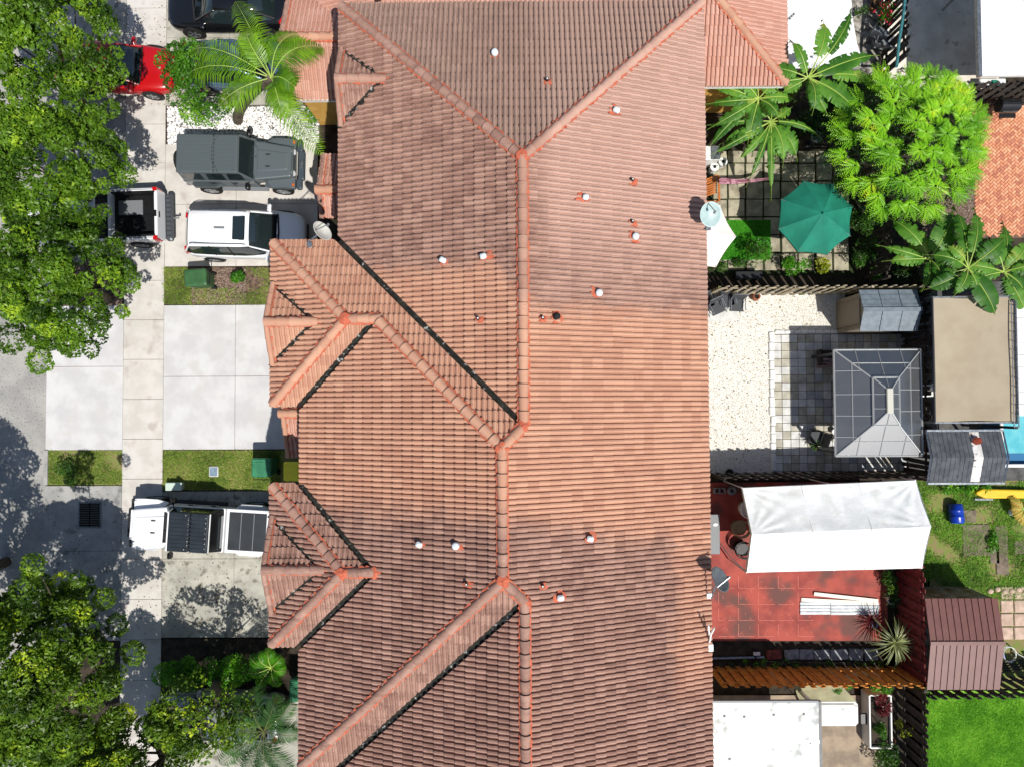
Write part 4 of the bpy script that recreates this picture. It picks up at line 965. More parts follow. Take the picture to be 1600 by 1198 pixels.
# ---- things under and beside the gazebo
m_wicker = M('dark_wicker', lin(58, 54, 52), lin(40, 36, 34), 30, .8); m_mesh = M('charcoal_mesh', lin(74, 76, 80), None, rough=.7); m_cloth = M('dusty_pink_cloth', lin(190, 156, 148), lin(156, 122, 116), 9, .9, .6, 20)
def chair(label, px, py, rz, fr, seat, group='folding chairs on the gravel', cat='chair', name='folding_chair', h=.85, w=.5, seatz=.43):
    q = P(px, py, seatz); t = thing(name, label, cat, (q.x, q.y, .02), rz, group)
    m = MB(); m.bbox((0, 0, seatz), (w, w * .95, .03), .02); obj('seat', m, seat, t, world=False)
    m = MB(); bk = Matrix.Translation((0, w * .52, seatz + .26)) @ Matrix.Rotation(-.24, 4, 'X'); m.box((0, 0, 0), (w * .98, .02, .44), M=bk); obj('backrest', m, seat, t, world=False)
    for sx in (-1, 1):
        x = sx * (w / 2 + .012)
        m = MB(); m.tube([(x, -w * .46, 0), (x, w * .30, seatz + .02), (x, w * .65, seatz + .48)], .013, 6); obj('frame', m, fr, t, world=False)
        m = MB(); m.tube([(x, w * .48, 0), (x, -w * .46, seatz + .01)], .013, 6); obj('leg', m, fr, t, world=False)
        m = MB(); m.tube([(x, -w * .42, seatz + .2), (x, w * .5, seatz + .2)], .017, 6); obj('armrest', m, fr, t, world=False)
    m = MB(); m.tube([(-w / 2, w * .65, seatz + .48), (w / 2, w * .65, seatz + .48)], .013, 6); obj('crossbar', m, fr, t, world=False)
    return t
flat('small_slabs', rect(1101, 478, 1152, 503), .03, m_pav_l)
chair('charcoal folding chair, right one of the row in the gravel yard corner', 1151, 477, -.05, m_metal, m_mesh)
chair('charcoal folding chair, middle one of the row in the gravel yard corner', 1136, 470, .25, m_metal, m_mesh)
chair('charcoal folding chair turned left of the middle one in the gravel yard corner', 1120, 481, .42, m_metal, m_mesh)
chair('charcoal folding chair half under the roof edge by the gravel yard', 1104, 474, .6, m_metal, m_mesh)
chair('grey folding chair beside the potted plants under the gazebo edge', 1275, 683, -1.9, m_black, m_mesh, 'folding chairs on the gravel')
# lounge with cloth
q = P(1292, 560); t = thing('lounge_chair', 'low lounge chair with a dusty pink cloth thrown over, at the gazebo edge', 'lounge chair', (q.x, q.y, .05))
m = MB(); m.bbox((.0, .0, .28), (1.0, .55, .10), .03); obj('seat', m, m_wicker, t, world=False); m = MB(); m.box((-.48, .05, .42), (.08, .5, .34)); obj('backrest', m, m_wicker, t, world=False)
for sx in (-.4, .4):
    for sy in (-.2, .2): m = MB(); m.box((sx, sy, .12), (.05, .05, .24)); obj('leg', m, m_wicker, t, world=False)
m = MB(); vs = []; fs = []
for i in range(11):
    for j in range(7):
        u, v = i / 10, j / 6; vs.append((-.55 + 1.0 * u, -.28 + .42 * v * (1 - .5 * u) - .12 * (1 - u), .37 + .035 * math.sin(j * 2.2 + i * .6) - .12 * (1 - u) * (1 - v)))
for i in range(10):
    for j in range(6): k = i * 7 + j; fs.append((k, k + 7, k + 8, k + 1))
m.add(vs, fs); o = obj('draped_cloth', m, m_cloth, None, smooth=True); o.matrix_basis = Matrix.Translation((q.x, q.y, .05)); tag(o, 'dusty pink cloth thrown over the lounge chair at the gazebo edge', 'cloth')
q = P(1312, 630); t = thing('coffee_table', 'dark low table half hidden under the left side of the gazebo roof', 'table', (q.x + .35, q.y, .05)); m = MB(); m.bbox((0, 0, .42), (1.0, 1.0, .05), .02); obj('tabletop', m, m_black, t, world=False)
for sx in (-.42, .42):
    for sy in (-.42, .42): m = MB(); m.box((sx, sy, .2), (.05, .05, .4)); obj('leg', m, m_black, t, world=False)
for i, (px, py) in enumerate(((1300, 674), (1302, 687))):
    q = P(px, py); t = thing('plant_pot', ('upper' if i == 0 else 'lower') + ' of the two white pots with dark soil at the gazebo edge', 'pot', (q.x, q.y, .05), 0, 'pots at the gazebo edge')
    m = MB(); m.lathe([(.08, 0), (.11, .2), (.125, .22), (.11, .22), (.10, .18)], n=14); obj('pot', m, m_white, t, world=False, smooth=True); m = MB(); m.lathe([(.10, .17), (0, .18)], n=12); obj('soil', m, m_rubber, t, world=False)
q = P(1178, 465); t = thing('terracotta_urn', 'small terracotta pot standing against the weathered picket fence', 'pot', (q.x, q.y, .02)); m = MB(); m.lathe([(.10, 0), (.17, .15), (.15, .28), (.12, .32), (.10, .31), (.10, .2)], n=14); obj('pot', m, M('terracotta', lin(176, 110, 76), lin(140, 84, 60), 9, .85), t, world=False, smooth=True); m = MB(); m.lathe([(.10, .22), (0, .25)], n=10); obj('soil', m, m_rubber, t, world=False)
# ---- beige shade awning and its poles
t = thing('shade_awning', 'big beige fabric awning stretched on a metal frame right of the gazebo', 'awning', P(1520, 560))
az = 2.6; Aw, Bw = P(1461, 660, az), P(1580, 464, az); m = MB(); vs = []; fs = []; NX, NY = 14, 22
for i in range(NX + 1):
    for j in range(NY + 1):
        u, v = i / NX, j / NY; sag = -.10 * math.sin(math.pi * u) * math.sin(math.pi * v) + .012 * math.sin(v * 9 + u * 5)
        inx = .05 * math.sin(math.pi * v) * (1 - 2 * u); vs.append((Aw.x + (Bw.x - Aw.x) * u + inx, Aw.y + (Bw.y - Aw.y) * v + .06 * math.sin(math.pi * u) * (1 - 2 * v), az + .12 * u + sag))
for i in range(NX):
    for j in range(NY): k = i * (NY + 1) + j; fs.append((k, k + NY + 1, k + NY + 2, k + 1))
m.add(vs, fs); m_awn = M('beige_shade_cloth', lin(188, 174, 150, .74), lin(178, 162, 138, .74), 1.0, .9, .3, 120); obj('canopy', m, m_awn, t, smooth=True)
for x in (Aw.x, Bw.x):
    m = MB(); m.tube([(x, Aw.y, az + (.0 if x == Aw.x else .12)), (x, Bw.y, az + (.0 if x == Aw.x else .12))], .035, 6); obj('side_beam', m, m_metal if x != Aw.x else m_dframe, t)
    for y in (Aw.y, Bw.y): m = MB(); m.box((x, y, az / 2), (.08, .08, az)); obj('post', m, m_dframe, t)
for y in (Aw.y, Bw.y): m = MB(); m.tube([(Aw.x, y, az), (Bw.x, y, az + .12)], .035, 6); obj('end_beam', m, m_metal, t)
t = thing('truss_beam', 'long ladder-like metal truss at the right edge of the beige awning', 'truss', P(1588, 560)); tb0, tb1 = P(1585, 668, 2.8), P(1580, 470, 2.8)
for dx in (0, .16): m = MB(); m.tube([(tb0.x + dx, tb0.y, 2.8), (tb0.x + dx, tb1.y, 2.8)], .02, 5); obj('chord', m, m_metal, t)
for k in range(14): y = tb0.y + (tb1.y - tb0.y) * (k + .5) / 14; m = MB(); m.tube([(tb0.x, y, 2.8), (tb0.x + .16, y, 2.8)], .012, 4); obj('rung', m, m_dframe, t)
for y in (tb0.y, tb1.y): m = MB(); m.box((tb0.x + .08, y, 1.4), (.09, .09, 2.8)); obj('post', m, m_dframe, t)
t = thing('white_patio_roof', 'white slatted roof sliver at the right edge beside the beige awning', 'patio roof', P(1600, 560)); a, b = P(1592, 650, 2.6), P(1640, 478, 2.6)
for k in range(9): m = MB(); m.box(((a.x + b.x) / 2, a.y + (b.y - a.y) * (k + .5) / 9, 2.6), (b.x - a.x, (b.y - a.y) / 9 - .015, .04)); obj('panel', m, m_white, t)
for x in (a.x + .1, b.x - .1):
    for y in (a.y + .1, b.y - .1): m = MB(); m.box((x, y, 1.29), (.08, .08, 2.58)); obj('post', m, m_white, t)
# white loungers in the dark passage
for i, (px, py, w_, h_) in enumerate(((1449, 604, .8, .22), (1448, 616, .7, .18))):
    q = P(px, py, .4); t = thing('white_plank', ('upper' if i == 0 else 'lower') + ' white plank lying across the dark passage between gazebo and awning', 'plank', (q.x, q.y, 0), .05, 'white planks in the passage'); m = MB(); m.bbox((0, 0, .4), (w_, h_, .04), .01); obj('board', m, m_white, t, world=False)
    for sx in (-1, 1): m = MB(); m.box((sx * w_ * .4, 0, .2), (.04, h_ * .8, .38)); obj('trestle', m, m_white, t, world=False)
q = P(1450, 533, .4); chair('black metal chair standing in the dark passage beside the gazebo', 1450, 533, .8, m_metal, m_black)
# ---- above ground pool
t = thing('above_ground_pool', 'above ground pool with turquoise water at the right edge below the beige awning', 'pool', P(1620, 680)); a, b = P(1566, 727, 1.1), P(1700, 640, 1.1)
pw_ = M('pool_water', lin(120, 206, 214, .8), lin(96, 190, 204, .8), 2.5, .06, .4, 6, spec=.6); pwall = M('pool_blue', lin(22, 110, 160, .8), None, rough=.5)
m = MB(); m.box(((a.x + b.x) / 2, (a.y + b.y) / 2, .45), (b.x - a.x - .04, b.y - a.y - .04, .9)); obj('water', m, pw_, t)
for (cx, cy, dx, dy) in (((a.x + b.x) / 2, a.y, b.x - a.x, .04), ((a.x + b.x) / 2, b.y, b.x - a.x, .04), (a.x, (a.y + b.y) / 2, .04, b.y - a.y - .04), (b.x, (a.y + b.y) / 2, .04, b.y - a.y - .04)):
    m = MB(); m.box((cx, cy, .55), (dx, dy, 1.1)); obj('side_wall', m, pwall, t)
    m = MB(); m.bbox((cx, cy, 1.12), (dx + .08, dy + .08, .05), .02); obj('rim', m, m_white, t)
m = MB(); m.box(((a.x + b.x) / 2, a.y + .24, .905), (b.x - a.x - .06, .36, .02)); obj('inner_step', m, pwall, t)
# ---- small dark shingle roof with white strip
t = thing('shingle_canopy', 'dark shingle roof with a white torn strip and pale metal edging, below the awning', 'canopy roof', P(1505, 712)); cz = 2.25; a, b = P(1449, 755, cz), P(1567, 672, cz); my = (a.y + b.y) / 2; rz = cz + .25
m_shing = M('slate_shingle', lin(104, 108, 114, .66), lin(82, 86, 92, .64), 3.5, .9, .5, 60)
nb = 16
for k in range(nb):
    x0, x1 = a.x + .05 + (b.x - a.x - .1) * k / nb + .006, a.x + .05 + (b.x - a.x - .1) * (k + 1) / nb - .006
    if 8.6 < k < 11: continue
    for sg, yy in ((1, a.y + .05), (-1, b.y - .05)):
        m = MB(); dz = random.uniform(0, .006); m.hexa([(x0, yy, cz - .03), (x1, yy, cz - .03), (x1, my, rz - .03), (x0, my, rz - .03)][::sg], [(x0, yy, cz + dz), (x1, yy, cz + dz), (x1, my, rz + dz), (x0, my, rz + dz)][::sg]); obj('shingle_strip', m, m_shing, t)
x0, x1 = a.x + .05 + (b.x - a.x - .1) * 9 / nb, a.x + .05 + (b.x - a.x - .1) * 11 / nb
for sg, yy in ((1, a.y + .05), (-1, b.y - .05)): m = MB(); m.hexa([(x0, yy, cz - .03), (x1, yy, cz - .03), (x1, my, rz - .03), (x0, my, rz - .03)][::sg], [(x0, yy, cz - .004), (x1, yy, cz - .004), (x1, my, rz - .004), (x0, my, rz - .004)][::sg]); obj('white_strip', m, M('torn_white_felt', lin(236, 234, 230, .84), lin(214, 210, 206, .8), 5, .9, speck=lin(96, 70, 60, .6), sscale=6, samt=.62), t)
for (cx, cy, dx, dy) in (((a.x + b.x) / 2, a.y, b.x - a.x, .07), ((a.x + b.x) / 2, b.y, b.x - a.x, .07)): m = MB(); m.box((cx, cy, cz - .01), (dx, dy, .09)); obj('edge_trim', m, m_metal, t)
for x in (a.x, b.x):
    for sg, yy in ((1, a.y), (-1, b.y)): m = MB(); m.tube([(x, yy, cz), (x, my, rz)], .035, 4); obj('edge_trim', m, m_metal, t)
for x in (a.x + .1, b.x - .1):
    for y in (a.y + .1, b.y - .1): m = MB(); m.box((x, y, cz / 2 - .02), (.08, .08, cz - .06)); obj('post', m, m_dframe, t)
q = Vector(((x0 + x1) / 2, b.y - .35, cz + .14)); m = MB(); m.lathe([(.02, .0), (.14, .02), (.09, .05), (.0, .07)], tuple(q), 7, sx=1.3); o = obj('rusty_clump', m, M('rust_leaf', lin(150, 60, 36), lin(120, 50, 30), 9, .9)); tag(o, 'rust-coloured leaf clump lying on the white strip of the dark shingle roof', 'leaf clump')
# ---- yellow slide, blue barrel
t = thing('yellow_float', 'long yellow inflatable lying in the weeds near the right edge', 'inflatable', P(1570, 770)); m = MB(); pts = [P(x, y, .25) for x, y in ((1524, 768), (1535, 763), (1620, 765), (1620, 778), (1540, 778), (1526, 772))]
m.hexa([(p.x, p.y, .06) for p in pts][::-1], [(p.x, p.y, .3) for p in pts][::-1]); obj('tube', m, M('yellow_vinyl', lin(246, 200, 40, .85), lin(236, 186, 30, .85), 3, .45), t, bevel=.08)
m = MB(); m.tube([P(1522, 779, .08), P(1550, 779, .08)], .06, 8); obj('valve_hose', m, m_metal, t)
q = P(1487, 800); t = thing('blue_barrel', 'blue plastic barrel lying on the weedy grass', 'barrel', (q.x, q.y, .26)); Mx = Matrix.Rotation(math.radians(82), 4, 'X') @ Matrix.Rotation(.1, 4, 'Z'); m = MB(); m.lathe([(.0, -.36), (.20, -.36), (.24, -.33), (.25, -.14), (.262, -.12), (.25, -.10), (.25, .10), (.262, .12), (.25, .14), (.24, .32), (.20, .36), (0, .36)], n=20, M=Mx); obj('drum', m, M('blue_plastic', lin(20, 62, 176, .8), None, rough=.3), t, world=False, smooth=True)
m = MB(); m.lathe([(.03, .36), (.03, .385), (0, .385)], n=8, M=Matrix.Rotation(math.radians(82), 4, 'X') @ Matrix.Translation((.1, 0, 0))); obj('cap', m, m_black, t, world=False)
q = P(1580, 800, .1); t = thing('white_bag', 'crumpled white bag in the grass beside the dry yellow palm leaf', 'bag', (q.x, q.y, 0)); m = MB(); m.lathe([(.09, .02), (.13, .07), (.10, .16), (.03, .22), (0, .22)], n=9, sx=.8); obj('bag', m, m_tent, t, world=False)
# ---- brown metal shed
t = thing('metal_shed', 'brown metal shed with ribbed gable roof beside the red-brown fence', 'shed', P(1500, 1000)); sz_ = 1.72; a, b = P(1448, 1077, sz_), P(1559, 934, sz_); my = P(1500, 1004, sz_ + .28).y; rz = sz_ + .28
m_brn = M('brown_metal', lin(126, 76, 68, .7), lin(116, 68, 62, .7), 2.5, .5, .15, 30, spec=.5); m_stripe = M('rusty_metal_wall', lin(190, 176, 150, .72), lin(130, 84, 50, .7), 3.4, .6)
N_ = 11
for k in range(N_):
    x0, x1 = a.x + (b.x - a.x) * k / N_, a.x + (b.x - a.x) * (k + 1) / N_
    for sg, yy in ((1, a.y), (-1, b.y)):
        m = MB(); m.hexa([(x0 + .004, yy, sz_ - .02), (x1 - .004, yy, sz_ - .02), (x1 - .004, my, rz - .02), (x0 + .004, my, rz - .02)][::sg], [(x0 + .004, yy, sz_), (x1 - .004, yy, sz_), (x1 - .004, my, rz), (x0 + .004, my, rz)][::sg]); obj('roof_sheet', m, m_brn, t)
        m = MB(); m.hexa([(x0 - .018, yy, sz_ + .001), (x0 + .018, yy, sz_ + .001), (x0 + .018, my, rz + .001), (x0 - .018, my, rz + .001)][::sg], [(x0 - .010, yy, sz_ + .03), (x0 + .010, yy, sz_ + .03), (x0 + .010, my, rz + .03), (x0 - .010, my, rz + .03)][::sg]); obj('seam_rib', m, m_brn, t)
m = MB(); m.box(((a.x + b.x) / 2, my, rz + .02), (b.x - a.x + .03, .12, .04)); obj('ridge_cap', m, m_brn, t)
m = MB(); i_ = .05; m.hexa([(a.x + i_, a.y + i_, .02), (b.x - i_, a.y + i_, .02), (b.x - i_, b.y - i_, .02), (a.x + i_, b.y - i_, .02)], [(a.x + i_, a.y + i_, sz_ - .03), (b.x - i_, a.y + i_, sz_ - .03), (b.x - i_, b.y - i_, sz_ - .03), (a.x + i_, b.y - i_, sz_ - .03)]); obj('wall', m, m_stripe, t)
for k in range(18):
    x = a.x + i_ + (b.x - a.x - 2 * i_) * (k + .5) / 18; m = MB(); m.box((x, b.y - i_ + .012, sz_ / 2), (.06, .025, sz_ - .06)); obj('wall_rib', m, M('rust_rib', lin(150, 110, 70, .72), lin(206, 200, 182, .72), 3, .6), t)
# garden hose + table right of the shed
t = thing('garden_hose', 'coiled white garden hose right of the brown shed', 'hose', P(1572, 1020)); m = MB(); q = P(1574, 1020, .1)
m.tube([(q.x + .28 * math.cos(k * .5) * (1 - k * .004), q.y + .28 * math.sin(k * .5), .12 + k * .004) for k in range(36)], .014, 5); obj('coil', m, m_white, t)
m = MB(); m.tube([P(1580, 1010, .2), P(1592, 1022, .2), P(1620, 1036, .15)], .012, 5); obj('hose_end', m, m_white, t)
q = P(1566, 1025, .15); m = MB(); m.bbox((q.x, q.y, .12), (.22, .16, .12), .03); o = obj('blue_crate', m, M('blue_plastic', None)); tag(o, 'small blue tub inside the coiled white hose', 'tub')
m = MB()
for k in range(4): q0, q1 = P(1568, 1036 + 4 * k, .1), P(1625, 1026 + 5 * k, .1); m.tube([q0, q1], .03, 5)
stuff('black_pipes', m, m_black, None, 'black pipes lying between the brown shed and the fence', 'pipes')
# ---- white fabric canopy over the red patio
t = thing('party_canopy', 'large white fabric canopy with a long ridge over the red patio', 'canopy', P(1310, 820)); ez, rz = 2.2, 2.85
TL_, TR_, RR, BR_, BL_, LR_ = P(1160, 762, ez), P(1431, 750, ez), P(1455, 822, rz), P(1441, 887, ez), P(1167, 894, ez), P(1175, 834, rz)
def sheet(mb, q, n, m_, wr=.03, drop=None, mi=0, seed=0):
    """wrinkled cloth quad q0 q1 (ridge) q2 q3"""
    vs = []
    for i in range(n + 1):
        for j in range(m_ + 1):
            u, v = i / n, j / m_; p = q[0].lerp(q[1], u).lerp(q[3].lerp(q[2], u), v)
            e = math.sin(math.pi * v); z = -.07 * e * (.6 + .4 * abs(math.sin(u * math.pi * 3)))
            # tension folds radiating from the corners
            for (cx, cy) in ((0, 0), (1, 0), (0, 1), (1, 1)):
                dx, dy = (u - cx) * 6.4, (v - cy) * 2.2; r = math.hypot(dx, dy); th = math.atan2(dy, dx)
                z += wr * .45 * math.sin(th * 17 + seed + cx * 3) * math.exp(-r * .75) * min(1, r * 2)
            z += .006 * math.sin(u * 31 + v * 7 + seed) * e
            vs.append(p + Vector((0, 0, z)))
    fs = []
    for i in range(n):
        for j in range(m_): k = i * (m_ + 1) + j; fs.append((k, k + m_ + 1, k + m_ + 2, k + 1))
    mb.add(vs, fs, mi)
m = MB(); sheet(m, [LR_, RR, TR_, TL_], 90, 26, .06, seed=1); sheet(m, [BL_, BR_, RR, LR_], 90, 26, .02, seed=4)
cv = obj('fabric_roof', m, m_tent, t, smooth=True)
m = MB()
for loop in ([TL_, TR_], [TR_, RR], [RR, BR_], [BR_, BL_], [BL_, LR_], [LR_, TL_]):
    p, q = loop; L = (q - p).length; k = max(2, int(L / .3))
    for i in range(k):
        a_, b_ = p.lerp(q, i / k), p.lerp(q, (i + 1) / k); o1, o2 = .16 + .02 * math.sin(i * 2.), .16 + .02 * math.sin((i + 1) * 2.); m.add([a_, b_, b_ - Vector((0, 0, o2)), a_ - Vector((0, 0, o1))], [(0, 1, 2, 3)])
obj('valance', m, m_tent, t)
for f_ in (.34, .67):
    for (q0, q1) in ((TL_.lerp(TR_, f_), LR_.lerp(RR, f_)), (LR_.lerp(RR, f_), BL_.lerp(BR_, f_))):
        m = MB(); m.tube([q0.lerp(q1, k / 6) + Vector((0, 0, .012 - .07 * math.sin(math.pi * k / 6))) for k in range(7)], .012, 4); obj('seam', m, m_tent, t)
for p in (TL_, TR_, BR_, BL_, TL_.lerp(TR_, .5), BL_.lerp(BR_, .5)): c = Vector((gcx, (TL_.y + BL_.y) / 2, 0)); m = MB(); m.tube([(p.x, p.y, .05), (p.x, p.y, p.z - .02)], .025, 8); obj('pole', m, m_white, t)
m = MB(); m.tube([LR_ - Vector((0, 0, .03)), RR - Vector((0, 0, .03))], .025, 6); obj('ridge_pole', m, m_white, t)
# wicker round chairs, poking out at the left
def round_chair(label, px, py, rz, mat):
    q = P(px, py, .45); t = thing('round_wicker_chair', label, 'chair', (q.x, q.y, .06), rz, 'round chairs under the white canopy')
    m = MB(); m.lathe([(.24, 0), (.25, .40), (.23, .42), (0, .42)], n=18); obj('seat', m, m_wicker if mat is None else mat, t, world=False)
    for k in range(3): m = MB(); m.tube([(.30 * math.cos(a_), .30 * math.sin(a_), .46 + .09 * k + .04 * math.cos(a_ * 1)) for a_ in np.linspace(.5, 2 * math.pi - .5, 18)], .022, 6); obj('back_rail', m, mat or m_wicker, t, world=False)
    for k in range(7): a_ = .5 + k * (2 * math.pi - 1) / 6; m = MB(); m.tube([(.25 * math.cos(a_), .25 * math.sin(a_), .30), (.30 * math.cos(a_), .30 * math.sin(a_), .64)], .012, 5); obj('spindle', m, mat or m_wicker, t, world=False)
m_rattan = M('pale_rattan', lin(186, 170, 140), lin(150, 134, 108), 30, .8)
round_chair('round rattan chair half under the left end of the white canopy, middle one', 1156, 825, 0.3, m_rattan)
round_chair('pale round chair mostly hidden under the white canopy, top one of the three', 1168, 795, 0., m_white)
round_chair('black round chair at the left end of the white canopy, lowest one', 1161, 858, .5, m_black)
# grey bench, blocks, cans at the house wall
t = thing('grey_bench', 'narrow grey counter against the house wall on the red patio', 'bench', P(1115, 835)); a, b = P(1100, 865, .9), P(1124, 803, .9); m = MB(); m.bbox(((a.x + b.x) / 2, (a.y + b.y) / 2, .9), (b.x - a.x, b.y - a.y, .05), .01); obj('top', m, m_gray, t)
for y in (a.y + .1, b.y - .1): m = MB(); m.box((b.x - .08, y, .47), (.06, .06, .82)); obj('leg', m, m_black, t); m = MB(); m.box((a.x + .08, y, .47), (.06, .06, .82)); obj('leg', m, m_black, t)
q = P(1118, 819, .95); m = MB(); m.lathe([(.04, 0), (.07, .01), (.05, .03), (0, .03)], (q.x, q.y, .925), 7, sx=1.4); o = obj('paper_scrap', m, m_white); tag(o, 'white paper scrap lying on the grey counter', 'paper')
t = thing('cinder_block', 'grey cinder block with two holes in the red patio corner', 'block', P(1124, 766)); q = P(1124, 766, .2)
for dx in (-.19, 0, .19): m = MB(); m.box((q.x + dx, q.y, .16), (.04, .2, .19)); obj('web', m, m_greyst, t)
for dy in (-.09, .09): m = MB(); m.box((q.x, q.y + dy, .158), (.34, .025, .186)); obj('face_shell', m, m_greyst, t)
q = P(1143, 766, .2); t = thing('round_pot', 'pale round pot beside the cinder block', 'pot', (q.x, q.y, .06)); m = MB(); m.lathe([(.12, 0), (.17, .12), (.16, .22), (.13, .24), (.12, .2), (0, .18)], n=16); obj('pot', m, m_greyst, t, world=False, smooth=True); m = MB(); m.lathe([(.115, .19), (0, .195)], n=12); obj('soil', m, m_soil, t, world=False)
q = P(1137, 745, .15); t = thing('round_pot', 'small black pot against the dark fence above the canopy', 'pot', (P(1137, 737).x, P(1137, 737).y, .02)); m = MB(); m.lathe([(.09, 0), (.14, .2), (.15, .22), (.12, .2), (0, .16)], n=14); obj('pot', m, m_black, t, world=False); m = MB(); m.lathe([(.1, .17), (0, .18)], n=10); obj('soil', m, m_soil, t, world=False)
m = MB(); m.tube([P(1124, 846, .08), P(1135, 862, .08), P(1145, 873, .08), P(1162, 889, .08), P(1170, 892, .08)], .018, 6); o = obj('black_cable', m, m_black); tag(o, 'thin black cable running from the grey counter to the white canopy', 'cable')
# stacked boards
m_siding = M('white_board', lin(232, 236, 238, .84), lin(206, 212, 216, .8), 4, .6)
gname = 'white boards stacked on the red patio'
bl = [('topmost and most tilted pale board in the stack on the red patio', (1272, 927), (1372, 938), .13, .12), ('pale board just above the ribbed panels on the red patio', (1252, 936), (1372, 942), .13, .09)]
for lab, p, q, wd, z in bl:
    a, b = P(*p, z), P(*q, z); t = thing('board', lab, 'board', tuple((a + b) / 2), 0, gname); m = MB(); m.box(((a.x + b.x) / 2, (a.y + b.y) / 2, z), ((b - a).length, wd, .03), math.atan2(b.y - a.y, b.x - a.x)); obj('plank', m, M('cream_board', lin(244, 236, 220, .84), None, rough=.7), t)
for i in range(4):
    a, b = P(1250, 942 + 5 * i, .1), P(1298, 942 + 5 * i, .1); c = P(1374, 943 + 5 * i, .1)
    for k, (s0, s1) in enumerate(((a, b), (b, c))):
        t = thing('board', ('left' if k == 0 else 'right') + ' ribbed white panel, ' + ('first', 'second', 'third', 'lowest')[i] + ' row from the top of the stack on the red patio', 'board', tuple((s0 + s1) / 2), 0, gname)
        m = MB(); z = .085 + .012 * (i % 2); L = (s1 - s0).length - .02; cx, cy = (s0.x + s1.x) / 2, (s0.y + s1.y) / 2; m.box((cx, cy, z), (L, .11, .02)); obj('plank', m, m_siding, t); m = MB(); m.box((cx, cy + .03, z + .018), (L - .01, .02, .014)); obj('rib', m, m_siding, t)
# PVC pipe
t = thing('pvc_pipe', 'grey pvc pipe with a tee fitting along the orange fence', 'pipe', P(1150, 1026)); m = MB(); m.tube([P(1108, 1028, .12), P(1194, 1026, .12)], .05, 8); obj('pipe', m, m_metal, t); m = MB(); m.tube([P(1180, 1015, .12), P(1180, 1036, .12)], .06, 8); obj('tee', m, m_black, t)
m = MB(); m.box((P(1180, 1018).x, P(1180, 1018).y, .16), (.24, .12, .06)); obj('coupling', m, m_white, t)
# ---- white flat patio cover at the bottom
t = thing('flat_patio_cover', 'flat white insulated panel patio cover attached to the townhouse at the bottom', 'patio cover', P(1200, 1150)); pz = 2.5; a, b = P(1106, 1260, pz), P(1279, 1097, pz); m_cov = M('dirty_white_panel', lin(240, 240, 236, .84), lin(222, 224, 220, .84), 1.2, .6, 0, 40, speck=lin(176, 180, 176, .78), sscale=2.6, samt=.62)
ysp = P(1200, 1158, pz).y
for y0, y1 in ((ysp + .015, b.y), (a.y, ysp - .015)): m = MB(); m.box(((a.x + b.x) / 2, (y0 + y1) / 2, pz - .04), (b.x - a.x, y1 - y0, .08)); obj('roof_panel', m, m_cov, t)
m = MB(); m.box(((a.x + b.x) / 2, ysp, pz - .03), (b.x - a.x, .08, .085)); obj('panel_joint', m, m_metal, t)
m = MB(); m.box((b.x + .05, (a.y + b.y) / 2, pz - .06), (.09, b.y - a.y + .08, .14)); obj('gutter', m, M('grey_gutter', lin(104, 106, 110), lin(80, 82, 86), 9, .5), t)
m = MB(); m.box(((a.x + b.x) / 2, b.y + .035, pz - .05), (b.x - a.x, .06, .11)); obj('front_trim', m, m_gray, t)
for y in (a.y + .2, b.y - .15): m = MB(); m.box((b.x - .1, y, pz / 2 - .04), (.1, .1, pz - .1)); obj('post', m, m_white, t)
for px, py in ((1132, 1118), (1163, 1119), (1209, 1116), (1256, 1115), (1266, 1160), (1140, 1185)): q = P(px, py, pz); m = MB(); m.lathe([(.05, 0), (.035, .02), (0, .025)], (q.x, q.y, pz), 8); obj('screw_cap', m, m_gray, t)
t = thing('white_curved_table', 'white table with rounded right end beside the flat white patio cover', 'table', P(1312, 1112)); a, b = P(1275, 1134, 1.0), P(1341, 1096, 1.0); m = MB(); m.bbox(((a.x + b.x) / 2, (a.y + b.y) / 2, 1.0), (b.x - a.x, b.y - a.y, .06), .10); obj('tabletop', m, m_cov, t)
for x in (a.x + .15, b.x - .2):
    for y in (a.y + .1, b.y - .1): m = MB(); m.tube([(x, y, .03), (x, y, .97)], .02, 6); obj('leg', m, m_black, t)
t = thing('canvas_cover', 'olive beige canvas sheet stretched below the orange fence beside the white table', 'canvas', P(1290, 1080)); m = MB(); q = [P(1250, 1095, 1.0), P(1338, 1095, 1.0), P(1315, 1070, 1.55), P(1240, 1070, 1.55)]; sheet(m, [q[0], q[1], q[2], q[3]], 20, 8, .02, seed=2); obj('sheet', m, M('olive_canvas', lin(170, 164, 128, .72), lin(150, 144, 112, .7), 2, .9), t, smooth=True)
for p in q: m = MB(); m.tube([(p.x, p.y, .02), tuple(p)], .015, 5); obj('support', m, m_black, t)
t = thing('dark_umbrella_base', 'black chair with thin legs beside the long planter', 'chair', P(1352, 1125)); q = P(1352, 1122, .4)
m = MB(); m.bbox((q.x, q.y, .42), (.42, .42, .04), .03); obj('seat', m, m_black, t); m = MB(); m.tube([(q.x + .2, q.y - .2, .42), (q.x + .28, q.y, .85), (q.x + .2, q.y + .2, .42)], .02, 6); obj('backrest', m, m_black, t)
for sx in (-1, 1):
    for sy in (-1, 1): m = MB(); m.tube([(q.x + sx * .2, q.y + sy * .2, .42), (q.x + sx * .28, q.y + sy * .24, .03)], .012, 5); obj('leg', m, m_black, t)
